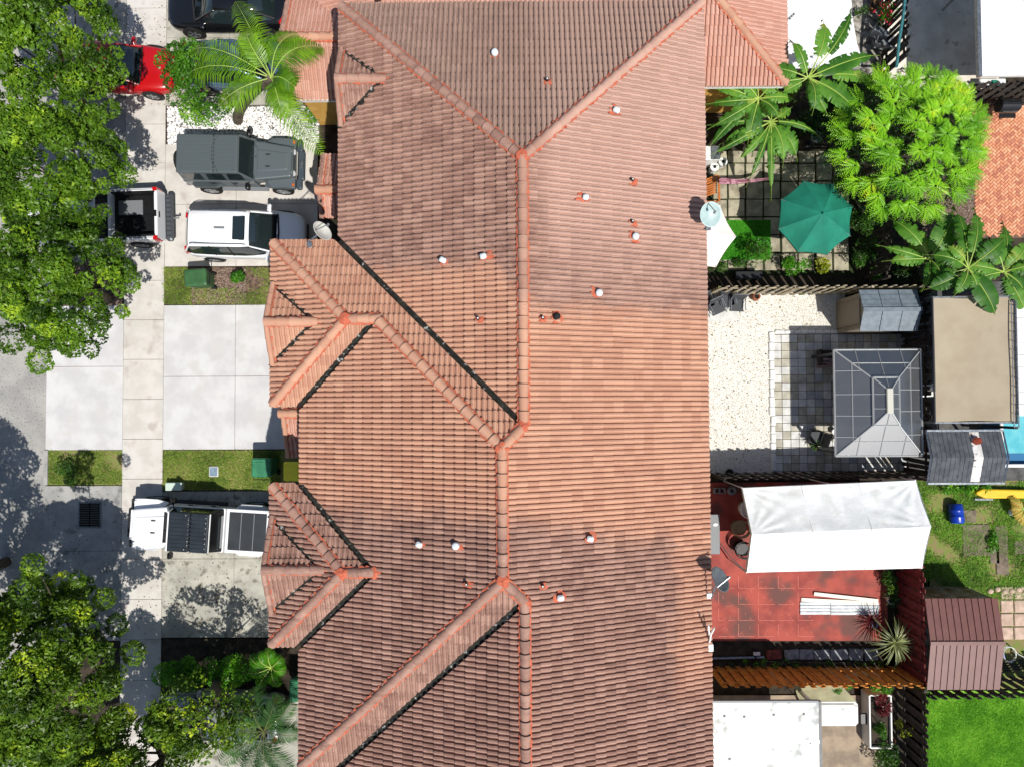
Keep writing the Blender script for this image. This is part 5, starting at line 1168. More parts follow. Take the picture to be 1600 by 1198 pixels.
# long white planter
t = thing('long_planter', 'long white trough planter standing by the dark brown fence', 'planter', P(1385, 1120)); a, b = P(1360, 1168, .6), P(1392, 1086, .6)
for (cx, cy, dx, dy) in ((a.x, (a.y + b.y) / 2, .05, b.y - a.y), (b.x, (a.y + b.y) / 2, .05, b.y - a.y), ((a.x + b.x) / 2, a.y, b.x - a.x - .05, .05), ((a.x + b.x) / 2, b.y, b.x - a.x - .05, .05)): m = MB(); m.box((cx, cy, .32), (dx, dy, .58)); obj('side', m, m_white, t)
m = MB(); m.box(((a.x + b.x) / 2, (a.y + b.y) / 2, .25), (b.x - a.x - .05, b.y - a.y - .05, .46)); obj('soil', m, m_soil, t)
for i, (px, py) in enumerate(((1372, 1163), (1392, 1158))):
    q = P(px, py, .4); t = thing('terracotta_trough', ('left' if i == 0 else 'right') + ' terracotta pot at the lower end of the long white planter', 'pot', (q.x, q.y, .03), 0, 'terracotta pots by the planter'); m = MB(); m.lathe([(.11, 0), (.17, .30), (.19, .31), (.19, .36), (.16, .36), (.15, .3)], n=14); obj('pot', m, M('terracotta', None), t, world=False); m = MB(); m.lathe([(.15, .31), (0, .32)], n=12); obj('soil', m, m_soil, t, world=False)
# ---- parasols
def parasol(label, c, R_, n, zt, ze, mat, rot=0, name='parasol', seed=0):
    t = thing(name, label, 'parasol', (c.x, c.y, .03), rot)
    for k in range(n):
        a0, a1 = 2 * math.pi * k / n, 2 * math.pi * (k + 1) / n; vs = []; fs = []; Nn = 9
        for i in range(Nn + 1):
            for j in range(Nn + 1):
                r = i / Nn; f = j / Nn; p0 = Vector((math.cos(a0), math.sin(a0), 0)); p1 = Vector((math.cos(a1), math.sin(a1), 0)); p = p0.lerp(p1, f) * R_ * r
                e = 4 * f * (1 - f); p *= 1 - .035 * e * r; z = zt - (zt - ze) * (r ** 1.25) - .05 * e * r + .006 * math.sin(r * 28 + k * 2 + f * 3) * e * r
                vs.append((p.x, p.y, z))
        for i in range(Nn):
            for j in range(Nn): q = i * (Nn + 1) + j; fs.append((q, q + Nn + 1, q + Nn + 2, q + 1))
        m = MB(); m.add(vs, fs); m.add([vs[-1 - j] for j in range(Nn + 1)] + [(v[0], v[1], v[2] - .07) for v in [vs[-1 - j] for j in range(Nn + 1)]], [(j, j + 1, Nn + 2 + j, Nn + 1 + j) for j in range(Nn)])
        obj('canopy_panel', m, mat, t, world=False, smooth=True)
        m = MB(); m.tube([(0, 0, zt - .03), (math.cos(a0) * R_ * .5, math.sin(a0) * R_ * .5, zt - (zt - ze) * .42 - .02), (math.cos(a0) * R_ * 1.02, math.sin(a0) * R_ * 1.02, ze - .01)], .010, 4); obj('rib', m, m_metal, t, world=False)
    m = MB(); m.tube([(0, 0, 0), (0, 0, zt + .06)], .024, 8); obj('pole', m, m_metal, t, world=False); m = MB(); m.lathe([(.03, zt), (.035, zt + .04), (.015, zt + .09), (0, zt + .1)], n=10); obj('finial', m, mat, t, world=False)
    m = MB(); m.lathe([(.28, 0), (.28, .05), (.06, .09), (.05, .3), (.03, .3)], n=16); obj('base', m, m_dframe, t, world=False); return t
m_teal = M('teal_canvas', lin(20, 128, 104, .85), lin(12, 116, 94, .85), 2.2, .8, .3, 60); m_pinkw = M('blush_white_canvas', lin(250, 236, 230, .86), lin(244, 228, 222, .86), 1.2, .8)
c = P(1285, 334, 2.75); parasol('large teal green octagonal parasol over the garden slabs', c, 1.36, 8, 2.75, 2.2, m_teal, math.radians(22.5 - 6))
c = P(1097, 363, 2.55); parasol('blush white parasol half hidden under the townhouse eave', c, 1.28, 6, 2.6, 2.2, m_pinkw, math.radians(-4))
# orange slatted armchair, hammock, cans
q = P(1110, 297, .4); t = thing('slatted_armchair', 'orange-brown slatted wooden armchair against the townhouse wall', 'chair', (q.x, q.y, .06)); m_ow = M('orange_wood', lin(206, 120, 50, .8), lin(176, 96, 36, .8), 6, .6, .3, 50)
for k in range(8): m = MB(); m.box((-.02, .40 - k * .085, .42 + (.10 if k < 3 else 0)), (.50, .06, .025), .35); obj('slat', m, m_ow, t, world=False)
for sx in (-.3, .26): m = MB(); m.box((sx, -.02, .56), (.07, .95, .035)); obj('armrest', m, m_ow, t, world=False)
for sx in (-.3, .26):
    for sy in (-.42, .40): m = MB(); m.box((sx, sy, .27), (.06, .06, .54)); obj('leg', m, m_ow, t, world=False)
m = MB(); m.box((0, -.46, .3), (.55, .04, .2)); obj('front_board', m, m_ow, t, world=False)
t = thing('folded_hammock', 'folded pink striped hammock hanging between ropes above the garden slabs', 'hammock', P(1165, 284)); m_pk = M('pink_stripe_cloth', lin(226, 176, 188, .8), lin(150, 84, 104, .75), 6, .9, .5, 30)
h0, h1_ = P(1124, 284, 1.0), P(1204, 279, 1.05); m = MB(); vs = []; fs = []
for i in range(15):
    u = i / 14; c = h0.lerp(h1_, u); wd = .13 * (1 - u * .75) * (1.0 if i else .8); z = 1.0 - .18 * math.sin(math.pi * u)
    for j in range(9): f = j / 8 - .5; vs.append((c.x, c.y + f * 2 * wd, z + .05 * math.cos(j * 2.3) + .02 * math.sin(i)))
for i in range(14):
    for j in range(8): k = i * 9 + j; fs.append((k, k + 9, k + 10, k + 1))
m.add(vs, fs); obj('cloth', m, m_pk, t)
m = MB(); m.tube([h0, P(1106, 270, 1.6)], .012, 5); obj('rope', m, m_dframe, t); m = MB(); m.tube([h1_, P(1250, 262, 1.35), P(1342, 254, 1.7)], .010, 5); obj('rope', m, m_dframe, t)
for i, (px, py) in enumerate(((1116, 262), (1129, 254))):
    q = P(px, py, .38); t = thing('paint_bucket', ('larger lower' if i == 0 else 'smaller upper') + ' white bucket with dark handle near the house wall', 'bucket', (q.x, q.y, .07), 0, 'white buckets near the armchair'); m = MB(); m.lathe([(.13, 0), (.155, .34), (.165, .35), (.165, .38), (0, .385)], n=18); obj('tub', m, m_white, t, world=False)
    m = MB(); m.lathe([(.06, .385), (.06, .395), (.0, .395)], n=10); obj('lid_knob', m, m_black, t, world=False); m = MB(); m.tube([(-.16, 0, .33), (-.1, .05, .40), (.1, .05, .40), (.16, 0, .33)], .008, 5); obj('handle', m, m_black, t, world=False)
t = thing('white_cabinet', 'white outdoor cabinet with grey top against the house wall', 'cabinet', P(1110, 240)); a, b = P(1096, 250, .9), P(1124, 228, .9); m = MB(); m.bbox(((a.x + b.x) / 2, (a.y + b.y) / 2, .48), (b.x - a.x, b.y - a.y, .84), .02); obj('body', m, m_white, t)
m = MB(); m.box(((a.x + b.x) / 2 + .18, (a.y + b.y) / 2, .91), ((b.x - a.x) * .5, (b.y - a.y) * .96, .02)); obj('door', m, m_metal, t)
q = P(1276, 214, .7); t = thing('round_side_table', 'small round pale table in the shade under the tree', 'table', (q.x, q.y, .02)); m = MB(); m.lathe([(.22, .68), (.23, .70), (.22, .72), (0, .72)], n=20); obj('tabletop', m, m_metal, t, world=False); m = MB(); m.lathe([(.16, 0), (.02, .04), (.02, .68)], n=10); obj('stem', m, m_black, t, world=False)
t = thing('dark_storage_box', 'black storage box in the shaded bed above the weathered fence', 'box', P(1170, 428)); a, b = P(1150, 436, .45), P(1190, 425, .45); m = MB(); m.bbox(((a.x + b.x) / 2, (a.y + b.y) / 2, .24), (b.x - a.x, b.y - a.y, .44), .03); obj('body', m, m_black, t); m = MB(); m.bbox(((a.x + b.x) / 2, (a.y + b.y) / 2, .48), (b.x - a.x + .04, b.y - a.y + .04, .05), .02); obj('lid', m, m_black, t)
# ---- top right: white painted patio, chairs, teal pole, grey patio, white roof, bbq, brick paving
pts = [P(1150, -30), P(1327, -30), P(1331, 30), P(1338, 70), P(1348, 100), P(1335, 108), P(1150, 108)]
flat('white_patio', [(p.x, p.y) for p in pts], .06, M('white_floor', lin(250, 250, 252, .86), lin(236, 238, 242, .86), 1.5, .7), thick=.05)
flat('side_path', rect(1330, -30, 1375, 118), .03, M('pale_path', lin(196, 190, 180, .7), lin(110, 104, 96, .66), 4, .95, .5, 60))
flat('grey_patio', rect(1380, -40, 1560, 140), .03, M('grey_patio_mat', lin(240, 232, 218, .8), lin(220, 210, 196, .8), 1.4, .9, .3, 70, speck=lin(176, 166, 150, .74), sscale=3.4, samt=.66))
chair('grey plastic chair beside the white painted patio, seen from above', 1381, 66, 2.9, m_gray, m_gray, 'grey patio chairs', w=.66, h=1.0)
q = P(1374, 38, .35)
chair('pale grey chair just above the larger grey chair near the top', 1373, 52, 2.6, m_metal, m_metal, 'grey patio chairs', w=.5)
m = MB(); m.tube([P(1416, -20, 1.75), P(1412, 18, 1.7), P(1404, 70, 1.6), P(1401, 104, 1.5)], .055, 7); m.tube([P(1401, 104, 1.5), P(1401, 104, 0)], .05, 7); o = obj('teal_pole', m, M('teal_paint', lin(70, 140, 146, .75), lin(48, 110, 118, .7), 6, .5)); tag(o, 'long teal pole leaning along the black slatted fence', 'pole')
m = MB(); m.tube([P(1472, 17, .2), P(1500, -12, .9)], .05, 8); o = obj('grey_post', m, m_metal); tag(o, 'grey metal tube leaning over the grey patio near the top edge', 'tube')
t = thing('white_flat_roof', 'bright white flat roof with grey gutter in the top right corner', 'patio roof', P(1620, 50)); wz = 2.7; a, b = P(1535, 119, wz), P(1760, -120, wz); m = MB(); m.box(((a.x + b.x) / 2, (a.y + b.y) / 2, wz - .06), (b.x - a.x, b.y - a.y, .12)); obj('roof_deck', m, m_white, t)
m = MB(); m.box((a.x - .06, (a.y + b.y) / 2, wz - .08), (.11, b.y - a.y, .14)); obj('gutter', m, m_metal, t)
for y in (a.y + 1.9, a.y + 4.2): m = MB(); m.box((a.x + 2.2, y, wz / 2 - .07), (.1, .1, wz - .14)); obj('post', m, m_white, t)
q = P(1552, 128, .5); t = thing('white_lounger', 'white plastic lounger with a teal towel under the white flat roof edge', 'lounger', (P(1552, 128, .4).x, P(1552, 128, .4).y, 0)); m = MB(); m.bbox((0, 0, .36), (1.0, .28, .06), .03); obj('seat', m, m_white, t, world=False)
for sx in (-.4, .4): m = MB(); m.box((sx, 0, .17), (.05, .25, .32)); obj('leg', m, m_white, t, world=False)
m = MB(); m.bbox((q.x + .12, q.y, .42), (.22, .2, .05), .02); o = obj('teal_towel', m, m_teal); tag(o, 'small teal towel lying on the white lounger', 'towel')
# herringbone brick paving
bb = rect(1521, 160, 1640, 372); xs = [p[0] for p in bb]; ys = [p[1] for p in bb]
m = MB(); m.box(((min(xs) + max(xs)) / 2, (min(ys) + max(ys)) / 2, .0), (max(xs) - min(xs), max(ys) - min(ys), .05)); brk = struct('brick_paving', m, m_joint)
bw = .10; bm = [];
for c in (m_brick, M('pale_red_paver', lin(238, 180, 142, .86), lin(224, 154, 118, .84), 7, .9, .4, 60), M('dark_red_paver', lin(214, 138, 110, .8), lin(196, 122, 96, .78), 7, .9, .4, 60)): k = MB(); k.bbox((0, 0, 0), (bw * 2 - .012, bw - .012, .05), .006); bm.append((k, c))
bmes = [k.mesh('brick', c) for k, c in bm]; mats4 = []
R45 = Matrix.Rotation(math.radians(45), 4, 'Z'); cx, cy = (min(xs) + max(xs)) / 2, (min(ys) + max(ys)) / 2
for i in range(-60, 60):
    for j in range(-60, 60):
        # herringbone lattice: step (1,1) and (2,-2)
        for hv in (0, 1):
            x = (i + 2 * j) * bw; y = (i - 2 * j) * bw
            if hv == 0: c, r = Vector((x + bw, y + bw / 2, 0)), 0
            else: c, r = Vector((x + bw / 2 + 0, y + bw * 2, 0)), math.pi / 2
            w_ = R45 @ c; wx, wy = cx + w_.x, cy + w_.y
            if min(xs) + .08 < wx < max(xs) - .08 and min(ys) + .08 < wy < max(ys) - .08: mats4.append((Matrix.Translation((wx, wy, .022 + random.uniform(-.003, .003))) @ R45 @ Matrix.Rotation(r, 4, 'Z')))
mats4.sort(key=lambda m4: (m4.translation.x > P(1601, 300).x, (m4.translation.x) ** 2 + m4.translation.y ** 2))
for m4 in mats4[:300]: inst('brick', random.choices(bmes, (5, 3, 2))[0], m4, brk)
for idx, wgt in ((0, .55), (1, .27), (2, .18)): pass
rest = MB()
for m4 in mats4[300:]:
    k, c = bm[0]; mi = random.choices((0, 1, 2), (5, 3, 2))[0]; rest.add([m4 @ Vector(v) for v in k.v], k.f, mi)
o = obj('bricks', rest, [c for _, c in bm], brk); o['kind'] = 'stuff'
flat('mulch_patch', rect(1440, 290, 1521, 372), .02, m_mulch)
stones('wood_chips', rect(1441, 291, 1520, 370), 2200, m_chip, .012, .03, .02, 'grey-brown wood chips between the bright tree and the brick paving', 'mulch')
t = thing('black_barbecue', 'black barrel barbecue standing on the brick paving', 'barbecue', P(1575, 165)); q = P(1575, 165, .9)
Mx = Matrix.Translation((q.x, q.y, .9)) @ Matrix.Rotation(math.pi / 2, 4, 'Y'); m = MB(); m.lathe([(0, -.36), (.24, -.36), (.26, -.33), (.26, .33), (.24, .36), (0, .36)], n=22, M=Mx); obj('barrel', m, M('gloss_black', (.012, .012, .013, 1), None, rough=.15, spec=.7), t)
m = MB(); m.box((q.x, q.y - .36, .85), (.6, .18, .03)); obj('shelf', m, m_black, t); m = MB(); m.tube([(q.x - .25, q.y - .27, 1.0), (q.x + .25, q.y - .27, 1.0)], .012, 6); obj('handle', m, m_metal, t)
for sx in (-.3, .3):
    for sy in (-.18, .18): m = MB(); m.tube([(q.x + sx, q.y + sy, .03), (q.x + sx, q.y + sy * .6, .75)], .016, 5); obj('leg', m, m_black, t)
# ---- satellite dishes
def dish(label, px, py, z, az_, el, base_px, base_z, mat, size=.33, name='satellite_dish'):
    c = P(px, py, z); b = P(base_px[0], base_px[1], base_z); t = thing(name, label, 'satellite dish', tuple(b), 0, 'satellite dishes on the eaves')
    Mx = Matrix.Translation(c) @ Matrix.Rotation(az_, 4, 'Z') @ Matrix.Rotation(el, 4, 'Y'); m = MB(); rr = [(0, 0)] + [(size * k / 8, .09 * (k / 8) ** 2) for k in range(1, 9)]
    m.lathe(rr + [(size + .008, .085), (size, .075)] + [(size * k / 8, .09 * (k / 8) ** 2 - .012) for k in range(7, 0, -1)], n=28, M=Mx, sy=.88); obj('reflector', m, mat, t, smooth=True)
    ax = Mx @ Vector((0, 0, .42)) ; lo = Mx @ Vector((-size * .95, 0, .06)); bk = Mx @ Vector((0, 0, -.05))
    f = Mx @ Vector((-size * .35, 0, .45)); m = MB(); m.tube([lo, f], .014, 6); obj('feed_arm', m, m_metal, t); m = MB(); m.tube([f, f + (Mx.to_3x3() @ Vector((.05, 0, -.09)))], .035, 8); obj('receiver', m, m_gray, t)
    m = MB(); m.tube([bk, Vector((b.x, b.y, b.z + .25)), b], .022, 7); obj('mast', m, m_metal, t); m = MB(); m.bbox((b.x, b.y, b.z + .02), (.16, .16, .05), .01); obj('foot_plate', m, m_metal, t)
m_dishw = M('dish_white', lin(236, 236, 226), lin(220, 220, 210), 8, .45); m_dishg = M('dish_grey', lin(124, 130, 136), lin(104, 110, 116), 8, .5); m_dishb = M('dish_pale_blue', lin(190, 214, 212), lin(176, 200, 198), 8, .45)
dish('white satellite dish on the top eave of the orange wing above the white crossover', 501, 363, 6.45, math.radians(25), math.radians(62), (484, 383), 5.95, m_dishw, .34)
dish('pale blue-green satellite dish over the blush parasol at the right eave', 1109, 335, 6.5, math.radians(-70), math.radians(22), (1106, 356), 5.9, m_dishb, .36)
dish('dark grey satellite dish at the right eave over the red patio', 1122, 906, 6.5, math.radians(40), math.radians(55), (1108, 930), 5.9, m_dishg, .40)
t = thing('antenna_bracket', 'bare white antenna bracket on the right eave below the grey dish', 'bracket', tuple(P(1110, 1000, 5.8))); a = P(1108, 1005, 5.85)
m = MB(); m.tube([a, P(1111, 990, 6.2), P(1116, 981, 6.5)], .03, 6); obj('arm', m, m_white, t); m = MB(); m.tube([P(1107, 976, 6.5), P(1108, 990, 6.2)], .025, 6); obj('strut', m, m_white, t); m = MB(); m.bbox((a.x + .03, a.y - .1, 5.9), (.16, .22, .05), .02); obj('foot_plate', m, m_white, t)
# ================================================================ VEHICLES (local +X is the front)
def paint(name, c, metal=0., rough=.28): return M(name, c, None, rough=rough, metal=metal, spec=.5, coat=.7)
pt_red = paint('red_car_paint', lin(190, 14, 20, .8)); pt_white = paint('white_car_paint', lin(246, 247, 250, .84)); pt_grey = paint('flat_grey_paint', lin(102, 111, 115, .62), rough=.42)
pt_black = paint('black_car_paint', (.006, .006, .007, 1), rough=.12); pt_blue = paint('blue_grey_paint', lin(92, 116, 150, .7), .3); pt_silver = paint('silver_paint', lin(170, 176, 184, .75), .35)
m_red_l = M('tail_light_red', lin(200, 16, 24, .85), None, rough=.12, coat=.6); m_clear = M('headlight_clear', lin(230, 232, 235, .85), None, rough=.12, coat=.7); m_chrome = M('bright_metal', lin(220, 222, 224), None, rough=.15, metal=1); m_trim = M('dark_trim', (.018, .018, .019, 1), None, rough=.5)
m_alloy = M('alloy_rim', lin(190, 194, 198), None, rough=.3, metal=.7); m_amber = M('amber_lens', lin(230, 110, 40), None, rough=.2)
def wheel(t, x, y, r=.34, w=.22, sg=1, rim=None, spokes=5):
    Mx = Matrix.Translation((x, y, r)) @ Matrix.Rotation(-math.pi / 2 * sg, 4, 'X')
    wh = MB(); k = r * .66
    wh.lathe([(k, -w / 2), (r * .96, -w / 2), (r, -w * .36), (r, w * .36), (r * .96, w / 2), (k, w / 2), (k * .96, w * .3)], n=26, M=Mx)
    o = obj('wheel', wh, m_rubber, t, world=False, smooth=False)
    d = MB(); d.lathe([(k * .97, w * .3), (0.0, w * .22)], n=20, M=Mx); obj('hub_disc', d, m_trim, o, world=False)
    for s2 in range(spokes):
        a = 2 * math.pi * s2 / spokes + .3; m = MB(); q = Mx @ Matrix.Rotation(a, 4, 'Z') @ Matrix.Translation((k * .5, 0, w * .36)); m.box((0, 0, 0), (k * .98, k * .24, .03), M=q); obj('spoke', m, rim or m_alloy, o, world=False)
    m = MB(); m.lathe([(k, w * .3), (k * 1.02, w * .47), (k * .90, w * .44), (k * .88, w * .3)], n=26, M=Mx); obj('rim', m, rim or m_alloy, o, world=False)
def arch(mb, x, y, r, sg): 
    Mx = Matrix.Translation((x, y, r)) @ Matrix.Rotation(-math.pi / 2 * sg, 4, 'X'); mb.lathe([(0, 0), (r * 1.14, 0), (r * 1.14, .012), (0, .012)], n=24, M=Mx)
def car(name, label, cat, px, py, hz, heading, L, W_, paintm, body, cabin, roofz, wheels=(.34,), roofmat=None, sunroof=False, rails=False, group=None, lights=True, redtail=True):
    """body: stations (x, halfwidth, top z); cabin: stations (x, half width at belt, half width at roof, belt z, top z)"""
    c = P(px, py, hz); t = thing(name, label, cat, (c.x, c.y, .045), heading, group)
    vs, fs = [], []; K = 0
    for (x, w, z) in body:
        half = [(0, z + .012), (w * .45, z + .008), (w * .80, z - .02), (w * .955, z - .09), (w, z - .26 if z > .7 else z - .18), (w * .995, .42), (w * .96, .24), (w * .7, .20), (0, .20)]
        ring = [(x, y, zz) for y, zz in half] + [(x, -y, zz) for y, zz in half[-2:0:-1]]; K = len(ring); vs += ring
    n = len(body)
    for i in range(n - 1): fs += [(i * K + k, (i + 1) * K + k, (i + 1) * K + (k + 1) % K, i * K + (k + 1) % K) for k in range(K)]
    fs += [tuple(range(K)), tuple(range((n - 1) * K, n * K))[::-1]]
    m = MB(); m.add(vs, [f[::-1] for f in fs]); bo = obj('body', m, paintm, t, world=False, smooth=True, sub=2)
    def loft(st, off=0, top_only=False, mi=0):
        vs = []; 
        for (x, wb, wr, zb, zt) in st:
            if top_only: half = [(0, zt + .018 + off), (wr * .6, zt + .010 + off), (wr * .93, zt - .022 + off), (wr * 1.0 + off, zt - .06)]
            else: half = [(0, zt + .018), (wr * .6, zt + .010), (wr * .93, zt - .022), (wr, zt - .07), (wb, zb - .04)]
            ring = [(x, y, z) for y, z in half][::-1] + [(x, -y, z) for y, z in half[1:]]; vs += ring
        K = len(ring); n = len(st)
        return vs, [(i * K + k, (i + 1) * K + k, (i + 1) * K + k + 1, i * K + k + 1) for i in range(n - 1) for k in range(K - 1)] + [tuple(range(K)), tuple(range((n - 1) * K, n * K))[::-1]]
    m = MB(); m.add(*loft(cabin)); obj('greenhouse', m, m_glass, t, world=False, smooth=True)
    rr = cabin[1:-1]; st = []
    a, b = cabin[1], cabin[-2]
    st = [s2 for s2 in rr]
    m = MB(); v, f = loft(st, .014, True); m.add(v, f[:-2]); obj('roof', m, roofmat or paintm, t, world=False, smooth=True)
    # pillars
    for sg in (1, -1):
        for (s0, s1) in ((cabin[-1], cabin[-2]), (cabin[0], cabin[1])):
            m = MB(); m.tube([(s0[0], sg * (s0[1] - .01), s0[3] - .01), (s1[0], sg * (s1[2] + .01), s1[4] - .055)], [.045, .03], 5); obj('pillar', m, paintm, t, world=False)
        xs = [s2[0] for s2 in cabin]; 
        for f in (.36, .66):
            x = xs[1] + (xs[-2] - xs[1]) * f; sA = min(cabin[1:-1], key=lambda s2: abs(s2[0] - x)); m = MB(); m.tube([(x, sg * (sA[1] + .004), sA[3] - .02), (x - .02, sg * (sA[2] + .006), sA[4] - .06)], .022, 4); obj('door_pillar', m, m_trim, t, world=False)
        # mirrors
        cm = cabin[-2]; mx = cabin[-1][0] - (cabin[-1][0] - cabin[-2][0]) * .35; m = MB(); m.bbox((mx, sg * (W_ / 2 - .02), cabin[-1][3] + .05), (.15, .34, .13), .04); obj('mirror', m, paintm, t, world=False)
        m = MB(); m.tube([(body[2][0], sg * (body[2][1] + .003), .62), (body[-3][0], sg * (body[-3][1] + .003), .62)], .008, 4); obj('side_crease', m, paintm, t, world=False)
    r = wheels[0]
    for x in (-L * .295, L * .30):
        for sg in (1, -1):
            m = MB(); arch(m, x, sg * (W_ / 2 - .004), r, sg); obj('wheel_arch', m, m_trim, t, world=False)
            wheel(t, x, sg * (W_ / 2 - .075), r, .2, sg)
    if lights:
        xf, wf, zf = body[-2]; xr, wr_, zr = body[1]
        for sg in (1, -1):
            m = MB(); m.hexa([(xf - .42, sg * wf * .97, zf - .10), (xf - .02, sg * wf * .93, zf - .16), (xf + .06, sg * wf * .60, zf - .16), (xf - .02, sg * wf * .62, zf - .08)][::sg], [(xf - .46, sg * wf * .95, zf + .035), (xf - .12, sg * wf * .88, zf + .005), (xf - .03, sg * wf * .60, zf + .0), (xf - .14, sg * wf * .66, zf + .03)][::sg]); obj('headlight', m, m_clear, t, world=False)
            m = MB(); m.hexa([(xr + .22, sg * wr_ * 1.0, zr - .26), (xr - .03, sg * wr_ * .97, zr - .26), (xr - .05, sg * wr_ * .68, zr - .24), (xr + .04, sg * wr_ * .68, zr - .24)][::-sg], [(xr + .20, sg * wr_ * .985, zr - .04), (xr - .03, sg * wr_ * .93, zr - .05), (xr - .045, sg * wr_ * .66, zr - .05), (xr + .04, sg * wr_ * .66, zr - .02)][::-sg]); obj('tail_light', m, m_red_l, t, world=False)
        m = MB(); m.box((body[-1][0] + .0, 0, body[-1][2] - .18), (.06, W_ * .5, .12)); obj('grille', m, m_trim, t, world=False)
    # wipers and cowl
    cf = cabin[-1]; m = MB(); m.tube([(cf[0] + .03, -cf[1] * .95, cf[3] + .005), (cf[0] + .09, 0, cf[3] + .02), (cf[0] + .03, cf[1] * .95, cf[3] + .005)], .03, 5); obj('cowl', m, m_trim, t, world=False)
    for y in (-.05, .5):
        m = MB(); m.tube([(cf[0] + .06, y, cf[3] + .04), (cf[0] - .10, y - .5, cf[3] + .10)], .008, 4); obj('wiper', m, m_trim, t, world=False)
    if rails:
        for sg in (1, -1):
            x0, x1 = cabin[1][0] + .1, cabin[-2][0] - .1; m = MB(); yy = cabin[2][2] * .90; m.tube([(x0, sg * yy, roofz + .0), (x0 + .12, sg * yy, roofz + .06), (x1 - .12, sg * yy, roofz + .06), (x1, sg * yy, roofz + .0)], .018, 6); obj('roof_rail', m, m_metal, t, world=False)
    if sunroof: m = MB(); m.bbox((cabin[-2][0] - .36, 0, roofz + .02), (.46, .88, .035), .03); obj('sunroof', m, m_glass, t, world=False)
    return t
# white crossover
L, W_ = 4.45, 1.82
X = lambda f: f * L
body = [(-.5 * L, .70, .86), (-.485 * L, .80, .98), (-.40 * L, .89, 1.02), (-.1 * L, .91, 1.00), (.18 * L, .91, 1.00), (.30 * L, .89, .98), (.42 * L, .84, .90), (.475 * L, .72, .80), (.5 * L, .52, .70)]
cab = [(-.475 * L, .74, .60, 1.0, 1.02), (-.40 * L, .82, .64, 1.02, 1.55), (-.2 * L, .85, .66, 1.0, 1.66), (.02 * L, .86, .66, .99, 1.66), (.10 * L, .84, .62, .99, 1.60), (.275 * L, .74, .70, .99, 1.0)]
car('parked_crossover', 'white crossover with a dark sunroof parked below the grey four by four', 'car', 381, 364, 1.0, math.radians(-1.5), L, W_, pt_white, body, cab, 1.66, sunroof=True, rails=True)
t_cross = bpy.data.objects['parked_crossover']
m = MB(); m.bbox((-.6, 0, 1.685), (.1, .4, .02), .01, math.pi / 2); obj('roof_mark', m, m_gray, t_cross, world=False)
# red sedan
L = 4.4; body = [(-.5 * L, .70, .80), (-.47 * L, .80, .93), (-.35 * L, .88, .96), (-.1 * L, .90, .92), (.18 * L, .90, .92), (.32 * L, .88, .86), (.43 * L, .82, .76), (.48 * L, .68, .68), (.5 * L, .45, .62)]
cab = [(-.40 * L, .70, .60, .95, .97), (-.22 * L, .78, .56, .93, 1.36), (-.08 * L, .82, .58, .92, 1.43), (.0 * L, .82, .58, .91, 1.42), (.06 * L, .80, .56, .91, 1.36), (.24 * L, .74, .70, .91, .92)]
car('parked_sedan', 'bright red car poking out from under the street tree', 'car', 176, 101, .9, math.radians(-4), L, 1.8, pt_red, body, cab, 1.43)
car('parked_sedan', 'glossy black sedan at the top edge above the palm', 'car', 353, 4, .9, math.radians(180), 4.7, 1.84, pt_black, [(x * 1.06, w * 1.02, z) for x, w, z in body], [(x * 1.06, a, b, c, d) for x, a, b, c, d in cab], 1.43, wheels=(.36,))
car('parked_sedan', 'blue-grey car hidden below the bright green palm fronds', 'car', 372, 97, .9, math.radians(0), 4.5, 1.8, pt_blue, body, cab, 1.43)
car('parked_sedan', 'silver car mostly covered by tree branches in the bottom driveway', 'car', 345, 1122, .9, math.radians(178), 4.5, 1.8, pt_silver, body, cab, 1.43)
